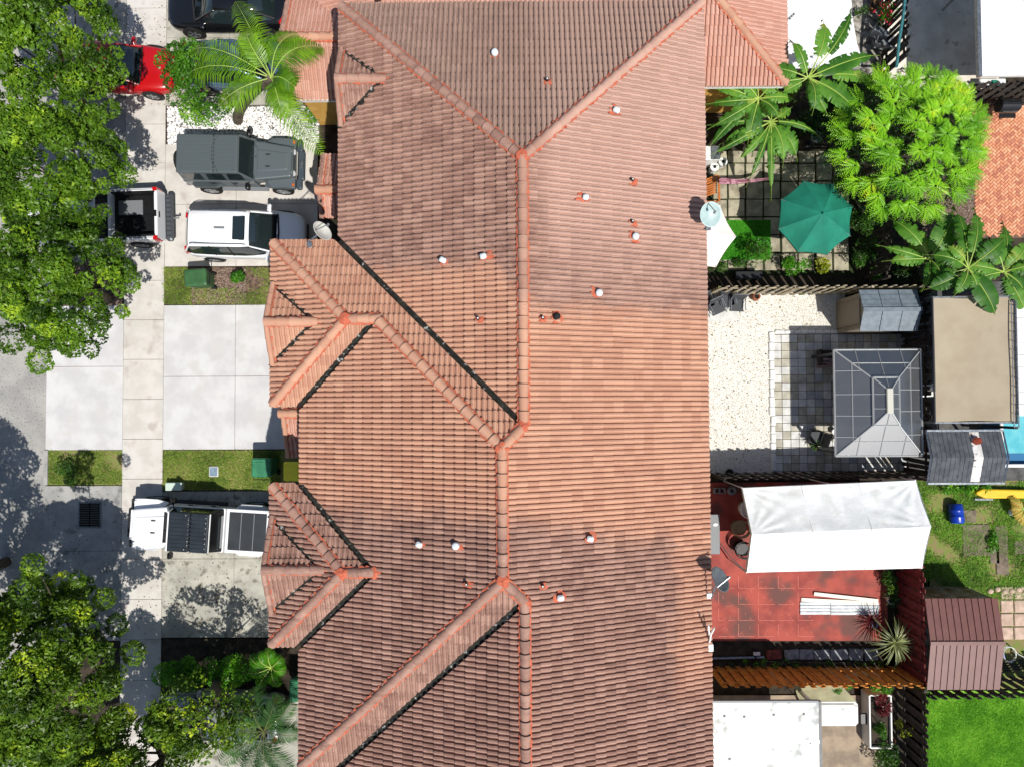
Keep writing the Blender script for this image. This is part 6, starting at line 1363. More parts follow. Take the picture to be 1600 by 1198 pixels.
# white pickup with open black bed, front hidden under the tree
def pickup():
    c = P(262, 338, .75); t = thing('pickup_truck', 'white pickup truck with a black lined open bed backing out from under the tree', 'truck', (c.x, c.y, .045), math.radians(181.5))
    # local +X front; tail at x=0.15
    w = .96
    m = MB(); m.bbox((1.45, 0, .62), (2.3, 2 * w, .22), .05); obj('bed_floor', m, m_black, t, world=False)
    for sg in (1, -1):
        m = MB(); m.bbox((1.05, sg * (w - .07), .84), (1.75, .14, .62), .04); obj('bed_side', m, pt_white, t, world=False, bevel=.02)
        m = MB(); m.bbox((1.05, sg * (w - .16), .98), (1.62, .06, .40), .01); obj('bed_liner', m, m_black, t, world=False)
        m = MB(); m.hexa([(.18, sg * (w + .004), .72), (.42, sg * (w + .004), .72), (.40, sg * (w - .14), .72), (.18, sg * (w - .14), .72)][::sg], [(.17, sg * (w + .004), 1.165), (.34, sg * (w + .004), 1.165), (.30, sg * (w - .13), 1.165), (.17, sg * (w - .13), 1.165)][::sg]); obj('tail_light', m, m_red_l, t, world=False)
        for x in (1.15, 4.35):
            m = MB(); arch(m, x, sg * (w - .0), .38, sg); obj('wheel_arch', m, m_trim, t, world=False); wheel(t, x, sg * (w - .07), .38, .24, sg)
        m = MB(); m.bbox((2.75, sg * (w + .12), 1.15), (.14, .22, .16), .04); obj('mirror', m, m_black, t, world=False) if False else None
    m = MB(); m.bbox((.23, 0, .84), (.12, 2 * w - .06, .62), .03); obj('tailgate', m, pt_white, t, world=False, bevel=.02)
    m = MB(); m.box((.17, 0, .98), (.012, .22, .08)); m.box((.23, 0, 1.152), (.09, .24, .006)); obj('tailgate_handle', m, m_black, t, world=False)
    m = MB(); m.bbox((.02, 0, .52), (.24, 1.78, .16), .05); obj('rear_bumper', m, m_chrome if False else M('bumper_grey', lin(96, 100, 106), None, rough=.4, metal=.4), t, world=False)
    for k in range(9): m = MB(); m.box((.02, -.7 + k * .175, .605), (.16, .02, .012)); obj('bumper_tread', m, m_black, t, world=False)
    m = MB(); m.tube([(-.05, 0, .42), (-.28, 0, .42), (-.30, 0, .50)], [.035, .03, .025], 8); m.lathe([(.0, .50), (.03, .52), (.03, .56), (0, .575)], (-.30, 0, 0), 10); obj('tow_hitch', m, m_metal, t, world=False)
    m = MB(); m.bbox((1.35, -.35, .76), (.9, .55, .05), .02); obj('cargo_sheet', m, m_gray, t, world=False)
    # cab and hood
    st = [(1.98, w - .04, 1.10), (2.1, w, 1.16), (4.0, w, 1.12), (5.0, w - .06, 1.05), (5.35, w - .2, .92)]
    m = MB(); m.bbox((3.65, 0, .72), (3.35, 2 * w, .80), .12); obj('body', m, pt_white, t, world=False, bevel=.05)
    m = MB(); q = [(2.02, .80), (4.05, .84)]; m.hexa([(2.0, -.88, 1.12), (4.15, -.86, 1.12), (4.15, .86, 1.12), (2.0, .88, 1.12)], [(2.12, -.70, 1.76), (3.45, -.70, 1.78), (3.45, .70, 1.78), (2.12, .70, 1.76)]); obj('cab_glass', m, m_glass, t, world=False)
    m = MB(); m.bbox((2.78, 0, 1.79), (1.42, 1.44, .06), .04); obj('cab_roof', m, pt_white, t, world=False, bevel=.02)
    for sg in (1, -1): m = MB(); m.tube([(4.17, sg * .86, 1.12), (3.46, sg * .70, 1.78)], .035, 5); obj('pillar', m, pt_white, t, world=False)
    return t
pickup()
# ---- boxy four by fours
def fourbyfour(name, label, px, py, heading, paintm, topm, openbed=False, spare=True):
    c = P(px, py, 1.85); t = thing(name, label, 'truck' if openbed else 'car', (c.x, c.y, .045), heading)
    A = lambda nm, m, mt, **k: obj(nm, m, mt, t, world=False, **k)
    rear = -3.35 if openbed else -2.0
    m = MB(); m.hexa([(rear if not openbed else -1.45, -.76, .52), (.62, -.78, .52), (.62, .78, .52), (rear if not openbed else -1.45, .76, .52)], [(rear if not openbed else -1.45, -.80, 1.16), (.62, -.80, 1.16), (.62, .80, 1.16), (rear if not openbed else -1.45, .80, 1.16)]); A('tub', m, paintm, bevel=.03)
    m = MB(); m.hexa([(.60, -.72, .7), (2.0, -.56, .7), (2.0, .56, .7), (.60, .72, .7)], [(.60, -.74, 1.20), (1.95, -.56, 1.12), (1.95, .56, 1.12), (.60, .74, 1.20)]); A('hood', m, paintm, bevel=.06)
    m = MB(); m.hexa([(.70, -.42, 1.19), (1.86, -.32, 1.118), (1.86, .32, 1.118), (.70, .42, 1.19)], [(.76, -.38, 1.225), (1.78, -.28, 1.15), (1.78, .28, 1.15), (.76, .38, 1.225)]); A('hood_bulge', m, paintm, bevel=.012)
    m = MB(); m.box((.66, 0, 1.203), (.16, 1.1, .03)); A('cowl', m, m_trim if openbed else paintm)
    for y in (.22, -.22): m = MB(); m.box((1.12, y, 1.215), (.16, .045, .012)); A('hood_vent', m, m_trim)
    for sg in (1, -1):
        # front fender flare: flat trapezoid shelf
        m = MB(); m.hexa([(.98, sg * .62, .80), (2.02, sg * .52, .70), (2.02, sg * .92, .66), (1.72, sg * .94, .80), (1.18, sg * .94, .80), (.84, sg * .80, .62)][::sg], [(.98, sg * .60, .92), (2.04, sg * .50, .88), (2.04, sg * .91, .86), (1.72, sg * .935, .92), (1.18, sg * .935, .92), (.84, sg * .81, .72)][::sg]); A('front_fender', m, paintm, bevel=.02)
        rx = -1.28 if not openbed else -2.3
        m = MB(); m.hexa([(rx - .62, sg * .78, .62), (rx - .42, sg * .94, .80), (rx + .42, sg * .94, .80), (rx + .64, sg * .78, .62)][::-sg], [(rx - .58, sg * .76, .80), (rx - .38, sg * .93, .92), (rx + .38, sg * .93, .92), (rx + .60, sg * .76, .80)][::-sg]); A('rear_fender', m, paintm, bevel=.02)
        for x in (1.45, rx): wheel(t, x, sg * .80, .40, .25, sg, m_alloy)
        m = MB(); m.box((.05 + (0 if not openbed else -.2), sg * .84, .47), (1.75 if not openbed else 2.2, .14, .05)); A('side_step', m, m_gray if not openbed else m_trim)
        for x in ((-.25, -1.05) if not openbed else (-.25, -1.1)):
            m = MB(); m.box((x, sg * .803, .85), (.015, .01, .55)); A('door_gap', m, m_trim); m = MB(); m.box((x + .14, sg * .825, 1.03), (.16, .03, .04)); A('door_handle', m, m_trim if not openbed else m_black)
        m = MB(); m.bbox((.42, sg * .99, 1.24), (.14, .24, .20), .04); A('mirror', m, m_black); m = MB(); m.tube([(.45, sg * .78, 1.16), (.42, sg * .92, 1.22)], .02, 5); A('mirror_arm', m, m_black)
        m = MB(); m.lathe([(0, .0), (.10, .0), (.115, .02), (.10, .05), (0, .06)], n=16, M=Matrix.Translation((1.985, sg * .40, .98)) @ Matrix.Rotation(math.pi / 2 * .75, 4, 'Y')); A('headlight', m, m_clear)
        m = MB(); m.box((1.98, sg * .80, .885), (.07, .10, .05)); A('turn_signal', m, m_amber if not openbed else m_white)
    for k in range(7): m = MB(); m.box((2.005, -.24 + k * .08, .98), (.02, .035, .24)); A('grille_slot', m, m_trim)
    m = MB(); m.box((1.99, 0, .86), (.06, 1.10, .48)); A('grille_panel', m, paintm, bevel=.02)
    m = MB(); m.bbox((2.20, 0, .66), (.24, 1.1, .16), .04); m.bbox((2.13, .70, .66), (.22, .40, .14), .04); m.bbox((2.13, -.70, .66), (.22, .40, .14), .04); A('front_bumper', m, m_trim if openbed else M('bumper_slate', lin(72, 82, 92, .7), None, rough=.5))
    if not openbed:
        m = MB(); m.lathe([(0, -.16), (.055, -.15), (.055, .15), (0, .16)], n=10, M=Matrix.Translation((2.24, 0, .78)) @ Matrix.Rotation(math.pi / 2, 4, 'X')); A('winch', m, m_metal)
    # windshield
    m = MB(); m.hexa([(.60, -.70, 1.17), (.64, -.70, 1.17), (.64, .70, 1.17), (.60, .70, 1.17)], [(.26, -.62, 1.80), (.30, -.62, 1.80), (.30, .62, 1.80), (.26, .62, 1.80)]); A('windshield', m, m_glass)
    for a, b in (((.64, -.74, 1.17), (.28, -.66, 1.82)), ((.64, .74, 1.17), (.28, .66, 1.82)), ((.64, -.72, 1.18), (.64, .72, 1.18)), ((.27, -.66, 1.82), (.27, .66, 1.82))): m = MB(); m.tube([a, b], .04, 5); A('windshield_frame', m, paintm)
    for y in (.12, .50): m = MB(); m.tube([(.72, y, 1.24), (.58, y - .02, 1.29), (.50, y - .28, 1.42)], .012, 4); A('wiper', m, m_trim)
    # hard top
    rx0 = -1.98 if not openbed else -1.42
    m = MB(); m.hexa([(rx0, -.77, 1.15), (.50, -.77, 1.15), (.50, .77, 1.15), (rx0, .77, 1.15)], [(rx0 + (.06 if not openbed else .22), -.68, 1.78), (.24, -.66, 1.80), (.24, .66, 1.80), (rx0 + (.06 if not openbed else .22), .68, 1.78)]); A('hard_top_side', m, paintm if not openbed else m_black, bevel=.03)
    rb = rx0 + .04 if not openbed else rx0 + .24
    for (xa, xb) in ((rb, -.62), (-.60, .27)) if not openbed else ((rb, -.52), (-.50, .27)):
        m = MB(); m.bbox(((xa + xb) / 2, 0, 1.82), (xb - xa, 1.40, .08), .035); A('roof_panel', m, topm, bevel=.02)
    m = MB(); m.tube([(-.42 if not openbed else -.42, -.69, 1.865), (-.66, -.22, 1.865), (-.66, .22, 1.865), (-.42, .69, 1.865)], .008, 4); A('roof_seam', m, m_trim)
    for k in range(9): m = MB(); m.box(((rb + .24) / 2, -.56 + k * .14, 1.866), (.24 - rb - .16, .045, .012)); A('roof_rib', m, topm)
    if openbed:
        for k in range(7): m = MB(); m.lathe([(.016, 0), (.01, .01), (0, .012)], (rb + .10, -.54 + k * .18, 1.862), 6); A('roof_clip', m, m_white)
        for k in range(6): yy = (-.60, -.44, -.30, .30, .44, .60)[k]; m = MB(); m.lathe([(.016, 0), (.01, .01), (0, .012)], (-.40 + (-.06 if abs(yy) < .5 else .04), yy, 1.862), 6); A('roof_clip', m, m_white)
        m = MB(); m.box((rb - .03, 0, 1.815), (.03, 1.36, .04)); A('roof_edge', m, m_white)
    # side windows, set on the sloping sides
    wins = ((-1.86, -1.16), (-1.0, -.36), (-.24, .34)) if not openbed else ((-1.12, -.42), (-.28, .36))
    for sg in (1, -1):
        for xa, xb in wins:
            def pt(x, f): y = .775 + (.672 - .775) * f; return Vector((x * (1 - .1 * f) if x > 0 else x * (1 - .02 * f), sg * (y + .008), 1.15 + .63 * f))
            m = MB(); lo, hi = .16, .86; m.add([pt(xa, lo), pt(xb, lo), pt(xb, hi), pt(xa + .05, hi)], [(0, 1, 2, 3) if sg > 0 else (3, 2, 1, 0)]); m.add([p - Vector((0, sg * .02, 0)) for p in (pt(xa, lo), pt(xb, lo), pt(xb, hi), pt(xa + .05, hi))], [(0, 1, 2, 3)]); A('side_window', m, m_glass)
    if not openbed and spare:
        m = MB(); Mx = Matrix.Translation((-2.17, .0, 1.0)) @ Matrix.Rotation(-math.pi / 2, 4, 'Y'); m.lathe([(.22, -.11), (.37, -.11), (.40, -.07), (.40, .07), (.37, .11), (.0, .12)], n=26, M=Mx); A('spare_wheel', m, m_rubber)
        m = MB(); m.box((-2.06, 0, .58), (.12, 1.5, .14)); A('rear_bumper', m, m_gray)
    if openbed:
        # cargo bed with tonneau cover
        m = MB(); m.hexa([(-3.35, -.76, .55), (-1.50, -.76, .55), (-1.50, .76, .55), (-3.35, .76, .55)], [(-3.35, -.80, 1.16), (-1.50, -.80, 1.16), (-1.50, .80, 1.16), (-3.35, .80, 1.16)]); A('cargo_bed', m, paintm, bevel=.03)
        for k in range(3): m = MB(); m.bbox((-1.84 - k * .46, 0, 1.175), (.44, 1.36, .035), .015); A('tonneau_panel', m, M('tonneau_black', lin(50, 54, 60, .6), lin(60, 66, 72, .6), 2, .55))
        for k in range(2): m = MB(); m.box((-2.07 - k * .46, 0, 1.188), (.03, 1.36, .02)); A('tonneau_rib', m, m_gray)
        m = MB(); m.box((-3.355, 0, .9), (.02, .5, .10)); m.box((-3.28, 0, 1.165), (.05, .30, .014)); A('tailgate_badge', m, m_trim)
        m = MB(); m.box((-1.46, 0, 1.50), (.02, 1.15, .40), 0, 0, Matrix.Translation((0, 0, 0))); A('rear_window', m, m_glass)
        m = MB(); m.bbox((-3.45, 0, .60), (.2, 1.6, .14), .04); A('rear_bumper', m, m_trim)
    return t
fourbyfour('parked_four_by_four', 'matte grey boxy four by four with a ribbed hard top and spare wheel', 360, 241, math.radians(-1.2), pt_grey, M('flat_grey_top', lin(96, 106, 110, .6), None, rough=.6))
fourbyfour('open_bed_truck', 'white boxy truck with a black ribbed top and covered cargo bed in the lower driveway', 274, 830, math.radians(180 - 3.5), pt_white, M('navy_black_top', lin(36, 44, 54, .6), lin(44, 54, 64, .6), 3, .5), openbed=True)
# ================================================================ VEGETATION
lf_oak = leafmat('street_tree_leaves', lin(52, 88, 18, .64), lin(120, 164, 40, .76), lin(188, 218, 58, .84), .42, .36)
lf_oak2 = leafmat('lower_street_tree_leaves', lin(54, 86, 20, .64), lin(122, 160, 42, .76), lin(216, 234, 56, .86), .42, .38)
lf_bright = leafmat('bright_tree_leaves', lin(96, 172, 34, .76), lin(162, 222, 48, .86), lin(228, 238, 50, .9), .42, .42)
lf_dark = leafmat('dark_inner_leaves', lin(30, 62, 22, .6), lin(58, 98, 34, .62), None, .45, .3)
lf_ban = leafmat('banana_leaf', lin(60, 118, 30, .7), lin(118, 176, 60, .76), lin(186, 196, 84, .78), .48, .35)
lf_palm = leafmat('palm_leaflets', lin(82, 132, 24, .72), lin(146, 196, 44, .8), lin(206, 220, 60, .84), .38, .35)
lf_dpalm = leafmat('dark_palm_leaflets', lin(44, 82, 36, .6), lin(88, 138, 62, .66), None, .5, .3)
lf_hedge = leafmat('hedge_leaves', lin(56, 120, 20, .64), lin(110, 190, 36, .7), lin(160, 215, 50, .74), .4, .35)
lf_shrub = leafmat('shrub_leaves', lin(40, 84, 26, .6), lin(92, 142, 44, .66), lin(150, 184, 60, .7), .4, .3)
lf_yel = leafmat('yellow_green_leaves', lin(150, 170, 40, .7), lin(206, 212, 60, .76), None, .4, .35)
lf_red = leafmat('dark_red_leaves', lin(96, 26, 34, .6), lin(150, 60, 66, .66), None, .4, .25)
lf_yucca = leafmat('yucca_blades', lin(84, 104, 60, .64), lin(176, 184, 124, .72), None, .4, .25)
m_bark = M('grey_bark', lin(132, 118, 100, .62), lin(86, 76, 64, .6), 8, .95, .8, 40)
m_rib = M('leaf_midrib', lin(170, 196, 90, .75), None, rough=.5); m_stem = M('green_stem', lin(120, 130, 70, .62), lin(96, 104, 56, .6), 6, .7)
def leaf_cloud(name, C_, N_, size, mat, parent, rnd=None, aspect=.5, jitter=.85, world=True):
    """C_ (n,3) leaf centres, N_ (n,3) rough normals; each leaf a kite of two folded triangles"""
    n = len(C_); Nn = N_ + rg.normal(0, jitter, (n, 3)); Nn /= np.linalg.norm(Nn, axis=1, keepdims=True) + 1e-9
    d = rg.normal(0, 1, (n, 3)); d -= (d * Nn).sum(1, keepdims=True) * Nn; d /= np.linalg.norm(d, axis=1, keepdims=True) + 1e-9
    s = np.cross(Nn, d); L = (size * rg.uniform(.5, 1.45, n))[:, None]
    V = np.zeros((n, 4, 3)); V[:, 0] = C_ - d * L * .5; V[:, 1] = C_ + s * L * aspect * .5 + Nn * L * .06; V[:, 2] = C_ + d * L * .5; V[:, 3] = C_ - s * L * aspect * .5 + Nn * L * .06
    me = np_mesh(name, V.reshape(-1, 3), np.arange(4 * n).reshape(n, 4), mat, rg.uniform(0, 1, n) if rnd is None else np.clip(rnd + rg.normal(0, .12, n), 0, 1))
    o = bpy.data.objects.new(name, me); return link(o, parent, world)
def blob_leaves(blobs, per, flat_=.75, shell=.35):
    C_, N_, R_ = [], [], []
    for (x, y, z, r) in blobs:
        n = int(per * r * r); d = rg.normal(0, 1, (n, 3)); d[:, 2] = np.abs(d[:, 2]) * 1.0 - .25; d /= np.linalg.norm(d, axis=1, keepdims=True)
        q = rg.uniform(1 - shell, 1.08, n)[:, None] ** .7
        C_.append(np.array([x, y, z]) + d * q * r * np.array([1, 1, flat_])); N_.append(d * .55 + np.array([0, 0, .75])); R_.append(np.full(n, rg.uniform(.15, .85)) + d[:, 2] * .15)
    return np.concatenate(C_), np.concatenate(N_), np.concatenate(R_)
def tree(name, label, cx, cy, rx, ry, z0, z1, nb, br, per, size, mat, trunk_h=2.2, group=None, blobs=None, tr=.16, extra=None, cat='tree', hot=0):
    t = thing(name, label, cat, (cx, cy, 0), 0, group)
    bl = []
    tries = 0
    while len(bl) < nb and tries < 5000:
        tries += 1; a = random.uniform(0, 2 * math.pi); q = math.sqrt(random.random()); x, y = cx + math.cos(a) * q * rx, cy + math.sin(a) * q * ry
        z = z0 + (z1 - z0) * math.sqrt(max(0, 1 - q * q)) * random.uniform(.55, 1.0); r = br * random.uniform(.6, 1.25)
        bl.append((x, y, z, r))
    if blobs: bl += blobs
    C_, N_, R_ = blob_leaves(bl, per)
    leaf_cloud('crown', C_, N_, size, mat, t, R_)
    m = MB(); top = Vector((cx, cy, z0 + (z1 - z0) * .35)); m.tube([(cx - 1.0, cy, -.02), (cx - .6, cy, trunk_h * .6), (cx, cy + .05, trunk_h)], [tr * 1.25, tr, tr * .9], 10); obj('trunk', m, m_bark, t)
    for (x, y, z, r) in random.sample(bl, min(len(bl), 12)):
        p0 = Vector((cx, cy, trunk_h * random.uniform(.85, 1.0))); p1 = Vector((x, y, z - r * .2)); mid = p0.lerp(p1, .5) + Vector((random.uniform(-.15, .15), random.uniform(-.15, .15), random.uniform(0, .3)))
        m = MB(); m.tube([p0, mid, p1], [tr * .34, tr * .18, .012], 6); obj('branch', m, m_bark, t)
    return t
def TP(px, py, h): p = P(px, py, h); return p.x, p.y
# street trees at the upper left
G_ = 'street trees on the road side'
ty = lambda py, z=5.5: TP(60, py, z)[1]
tree('street_tree', 'leafy street tree at the top left corner, touching the red car', -15.2, ty(75), 2.2, 2.75, 3.6, 6.9, 170, .38, 2100, .115, lf_oak, 2.6, G_)
tree('street_tree', 'leafy street tree overhanging the pickup bed, between two other street trees', -14.9, ty(255), 1.95, 2.0, 3.4, 6.5, 140, .36, 2100, .115, lf_oak, 2.6, G_)
tree('street_tree', 'leafy street tree reaching over the bright apron and the asphalt', -14.7, ty(425), 1.95, 2.15, 3.2, 6.2, 140, .36, 2100, .115, lf_oak, 2.4, G_, blobs=[(TP(140, 545, 4)[0], TP(140, 545, 4)[1], 3.9, .30), (TP(118, 530, 4)[0], TP(118, 530, 4)[1], 4.2, .42), (TP(70, 565, 4)[0], TP(70, 565, 4)[1], 4.2, .42), (TP(25, 530, 4)[0], TP(25, 530, 4)[1], 4.2, .5)])
# street trees at the lower left
tree('street_tree', 'olive green street tree at the bottom left corner with yellow tips', -15.0, -8.7, 2.6, 2.9, 3.0, 6.6, 210, .37, 2200, .12, lf_oak2, 2.4, G_, blobs=[(TP(118, 905, 6)[0], TP(118, 905, 6)[1], 5.9, .24), (TP(30, 890, 6)[0], TP(30, 890, 6)[1], 5.4, .36), (TP(20, 930, 6)[0], TP(20, 930, 6)[1], 5.4, .5)])
tree('street_tree', 'olive street tree with some brown tips above the silver car', -12.3, -12.2, 2.1, 2.1, 2.8, 5.4, 130, .36, 2200, .115, lf_oak2, 2.2, G_)
tree('street_tree', 'street tree outside the left edge that shades the asphalt', -18.5, -6.0, 1.8, 2.9, 3.6, 6.8, 150, .44, 1400, .13, lf_oak2, 2.6, G_)
x, y = P(215, 1000).x + .2, P(215, 1000).y - 1.9
tree('shade_tree', 'sparse crowned tree standing beside the hedge and shading the lower driveway', -10.2, -10.1, 1.8, 1.15, 3.4, 5.0, 75, .25, 1000, .11, lf_oak2, 2.6, None)
# small leafy tree over the blue-grey car
x, y = TP(288, 105, 3.4); tree('small_tree', 'small bright leafy tree beside the palm, above the grey four by four', x, y, .95, 1.45, 2.0, 3.7, 26, .40, 1500, .10, leafmat('small_tree_leaves', lin(50, 100, 24, .62), lin(104, 168, 40, .7), lin(150, 205, 50, .74), .4, .38), 1.6, None, blobs=[(TP(262, 100, 3)[0], TP(262, 100, 3)[1], 3.2, .34), (TP(340, 155, 3)[0], TP(340, 155, 3)[1], 2.6, .36)], tr=.08)
# bright rosette tree in the back yard
def rosette_tree():
    cx, cy = TP(1426, 222, 3.2); t = thing('bright_tree', 'large bright yellow-green tree with feathery rosette leaves behind the green parasol', 'tree', (cx, cy, 0))
    rx, ry = TP(1540, 232, 3.0)[0] - cx - .15, 2.45; V, F, Rn = [], [], []; ros = []
    for k in range(400):
        if len(ros) >= 96: break
        a = random.uniform(0, 6.283); q = math.sqrt(random.random()); x, y = cx + math.cos(a) * q * rx * .98, cy + math.sin(a) * q * ry * (1.0 if math.sin(a) > 0 else .95)
        if any((x - r[0]) ** 2 + (y - r[1]) ** 2 < .36 ** 2 for r in ros): continue
        z = 2.5 + 2.1 * math.sqrt(max(0, 1 - q * q)) * random.uniform(.6, 1.0); ros.append((x, y, z, q))
    fl, fn, fr = [], [], []
    for (x, y, z, q) in ros:
        nf = random.randint(12, 17); rr = random.uniform(.32, .47); hot = max(0, 1 - math.hypot(x - TP(1415, 170, 4)[0], y - TP(1415, 170, 4)[1]) / 1.4); base_r = random.uniform(.35, .72) + hot * .45
        out = Vector((x - cx, y - cy, 0)) * .12
        for k in range(nf):
            a = 6.283 * k / nf + random.uniform(-.15, .15); el = random.uniform(.0, .75); L = rr * random.uniform(.75, 1.1) * (1.05 - .35 * el); dx, dy = math.cos(a), math.sin(a)
            prev = None
            for s2 in range(9):
                f = (s2 + 1) / 9; px_, py_ = x + (dx * L + out.x) * f, y + (dy * L + out.y) * f; pz = z + L * (el * f * 1.1 - .55 * f * f); w_ = .085 * math.sin(min(1, f * 1.1) * 2.9) + .03
                for sg in (1, -1):
                    o = len(V); ex, ey = -dy * sg, dx * sg; b0 = (px_, py_, pz); tip = (px_ + ex * w_ + dx * w_ * .75, py_ + ey * w_ + dy * w_ * .75, pz - .025 + random.uniform(-.01, .01)); mid1 = (px_ + dx * .026 + ex * w_ * .4, py_ + dy * .026 + ey * w_ * .4, pz + .006); mid0 = (px_ - dx * .006 + ex * w_ * .55, py_ - dy * .006 + ey * w_ * .55, pz)
                    V += [b0, mid0, tip, mid1]; F.append((o, o + 1, o + 2, o + 3)); Rn.append(min(1, max(0, base_r + random.uniform(-.12, .12) + .2 * el)))
    me = np_mesh('crown', np.array(V), np.array(F), lf_bright, np.array(Rn)); link(bpy.data.objects.new('crown', me), t)
    bl = [(x + random.uniform(-.1, .1), y + random.uniform(-.1, .1), z - .52, .46) for x, y, z, q in ros]
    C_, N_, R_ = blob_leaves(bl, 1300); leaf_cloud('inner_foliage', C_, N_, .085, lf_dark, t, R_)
    m = MB(); m.tube([(cx, cy, -.02), (cx + .1, cy - .05, 1.2), (cx, cy, 2.2)], [.2, .15, .12], 10); obj('trunk', m, m_bark, t)
    for (x, y, z, q) in random.sample(ros, 26): m = MB(); m.tube([(cx, cy, 1.7 + random.uniform(0, .5)), ((cx + x) / 2, (cy + y) / 2, (2.0 + z) / 2 + .1), (x, y, z - .08)], [.07, .04, .012], 6); obj('branch', m, m_bark, t)
rosette_tree()
# ---- banana plants
def banana(label, px, py, h, leaves, stem=True, seed=0, droop=.85, group='banana plants'):
    b = P(px, py, h); t = thing('banana_plant', label, 'banana plant', (b.x, b.y, 0), 0, group)
    m = MB(); m.tube([(b.x, b.y, 0), (b.x + .03, b.y, h * .5), (b.x, b.y, h)], [.14, .12, .07], 10); obj('stem', m, m_stem, t)
    rnd_ = random.Random(px); b2_ = P(px, py, h)
    leaves = list(leaves) + [(px + rnd_.uniform(30, 75) * math.cos(a_), py + rnd_.uniform(30, 75) * math.sin(a_), 0, rnd_.uniform(.10, .17), rnd_.uniform(-.25, .7)) for a_ in [rnd_.uniform(0, 6.28) for _ in range(4)]]
    for (tx, ty, L, wd, up) in leaves:
        tip = P(tx, ty, h + up * .3); d = Vector((tip.x - b.x, tip.y - b.y, 0)); Lh = d.length * random.uniform(.95, 1.3); d.normalize(); s = Vector((-d.y, d.x, 0)); n = 26
        V, F, Rn = [], [], []; rr = random.choice((.15, .35, .55, .7, .95)); fold = random.uniform(.12, .32); pts = []
        for i in range(n + 1):
            f = i / n; z = h + up * math.sin(f * math.pi * .62) * .9 - droop * Lh * .32 * f ** 2.4; pts.append(Vector((b.x, b.y, 0)) + d * Lh * f + Vector((0, 0, z)) + s * random.Random(int(tx * 7 + ty)).uniform(-.22, .22) * Lh * f * f)
        i0 = random.Random(int(tx * 3 + ty)).choice((3, 4, 6, 8)); tear = [0] * (n + 1)
        for i in range(i0, n):
            f0 = (i - i0) / (n - i0); f1 = (i + 1 - i0) / (n - i0)
            wf = lambda f: 1.5 * wd * (math.sin(min(1, f * 1.12 + .10) * math.pi) ** .55 if f < .82 else math.sin(min(1, .82 * 1.12 + .10) * math.pi) ** .55 * max(.0, (1 - f) / .18) ** .6 + .01)
            for sg in (1, -1):
                gap = random.random() < .30; g0 = .0; skew = .10 * wd
                sag = random.uniform(.0, .05) if not gap else random.uniform(.08, .18)
                w0, w1 = wf(f0), wf(f1)
                if gap: w1 *= .90
                o = len(V); p0, p1 = pts[i], pts[i + 1]; z0 = fold * w0 * .5; 
                e0 = p0 + s * sg * w0 * .55 + d * skew * .6 + Vector((0, 0, z0)); e1 = p1 + s * sg * w1 * .55 + d * skew * .6 + Vector((0, 0, z0))
                q0 = p0 + s * sg * w0 + d * skew * 1.3 + Vector((0, 0, z0 * .6 - sag)); q1 = p1 + s * sg * w1 + d * (skew * 1.3 - (.025 if gap else 0)) + Vector((0, 0, z0 * .6 - sag))
                V += [tuple(v) for v in (p0, p1, e1, e0, q1, q0)]; F += [(o, o + 1, o + 2, o + 3) if sg < 0 else (o + 3, o + 2, o + 1, o), (o + 3, o + 2, o + 4, o + 5) if sg < 0 else (o + 5, o + 4, o + 2, o + 3)]; Rn += [rr + random.uniform(-.1, .1)] * 2
        me = np_mesh('leaf', np.array(V), np.array(F), lf_ban, np.clip(np.array(Rn), 0, 1)); lo = bpy.data.objects.new('leaf', me); link(lo, t)
        m = MB(); m.tube([p + Vector((0, 0, .012)) for p in pts[::2]], [max(.004, .026 * (1 - k / 14)) for k in range(len(pts[::2]))], 5); obj('midrib', m, m_rib, lo)
    return t
banana('big banana plant whose leaves spread over the white painted patio', 1262, 122, 3.1, [(1346, 34, 0, .15, .5), (1298, 48, 0, .20, .7), (1362, 82, 0, .19, .4), (1360, 108, 0, .17, .25), (1372, 170, 0, .28, .2), (1232, 72, 0, .14, .6), (1300, 150, 0, .2, .1), (1210, 110, 0, .18, .3), (1288, 168, 0, .22, -.1)])
banana('banana plant with fan of leaves next to the ochre wall', 1185, 155, 2.5, [(1107, 140, 0, .14, .4), (1103, 172, 0, .12, .3), (1150, 128, 0, .16, .5), (1210, 128, 0, .2, .4), (1130, 195, 0, .15, .2), (1108, 210, 0, .12, .1), (1250, 150, 0, .15, .3), (1165, 215, 0, .15, .1)])
banana('banana plant with long narrow yellowish leaves over the garden slabs', 1205, 190, 2.2, [(1196, 290, 0, .09, .3), (1160, 262, 0, .10, .4), (1120, 245, 0, .10, .4), (1240, 250, 0, .20, .3), (1254, 232, 0, .22, .2), (1150, 225, 0, .13, .4), (1275, 196, 0, .08, .4), (1178, 275, 0, .08, .2), (1215, 240, 0, .18, .2), (1106, 198, 0, .08, .4)])
banana('broad leaved banana plant left of the brick paving, upper left of its clump', 1452, 405, 2.2, [(1410, 346, 0, .22, .4), (1493, 325, 0, .30, .5), (1399, 408, 0, .17, .4), (1430, 350, 0, .22, .1), (1480, 440, 0, .18, .2), (1425, 380, 0, .18, .0), (1500, 380, 0, .2, .0)])
banana('broad leaved banana plant over the upper edge of the beige awning', 1512, 420, 2.9, [(1530, 332, 0, .20, .4), (1502, 330, 0, .2, .2), (1460, 390, 0, .18, .5), (1562, 372, 0, .22, .6), (1565, 500, 0, .27, .2), (1495, 463, 0, .15, .3), (1540, 440, 0, .2, 0), (1470, 450, 0, .2, .0)])
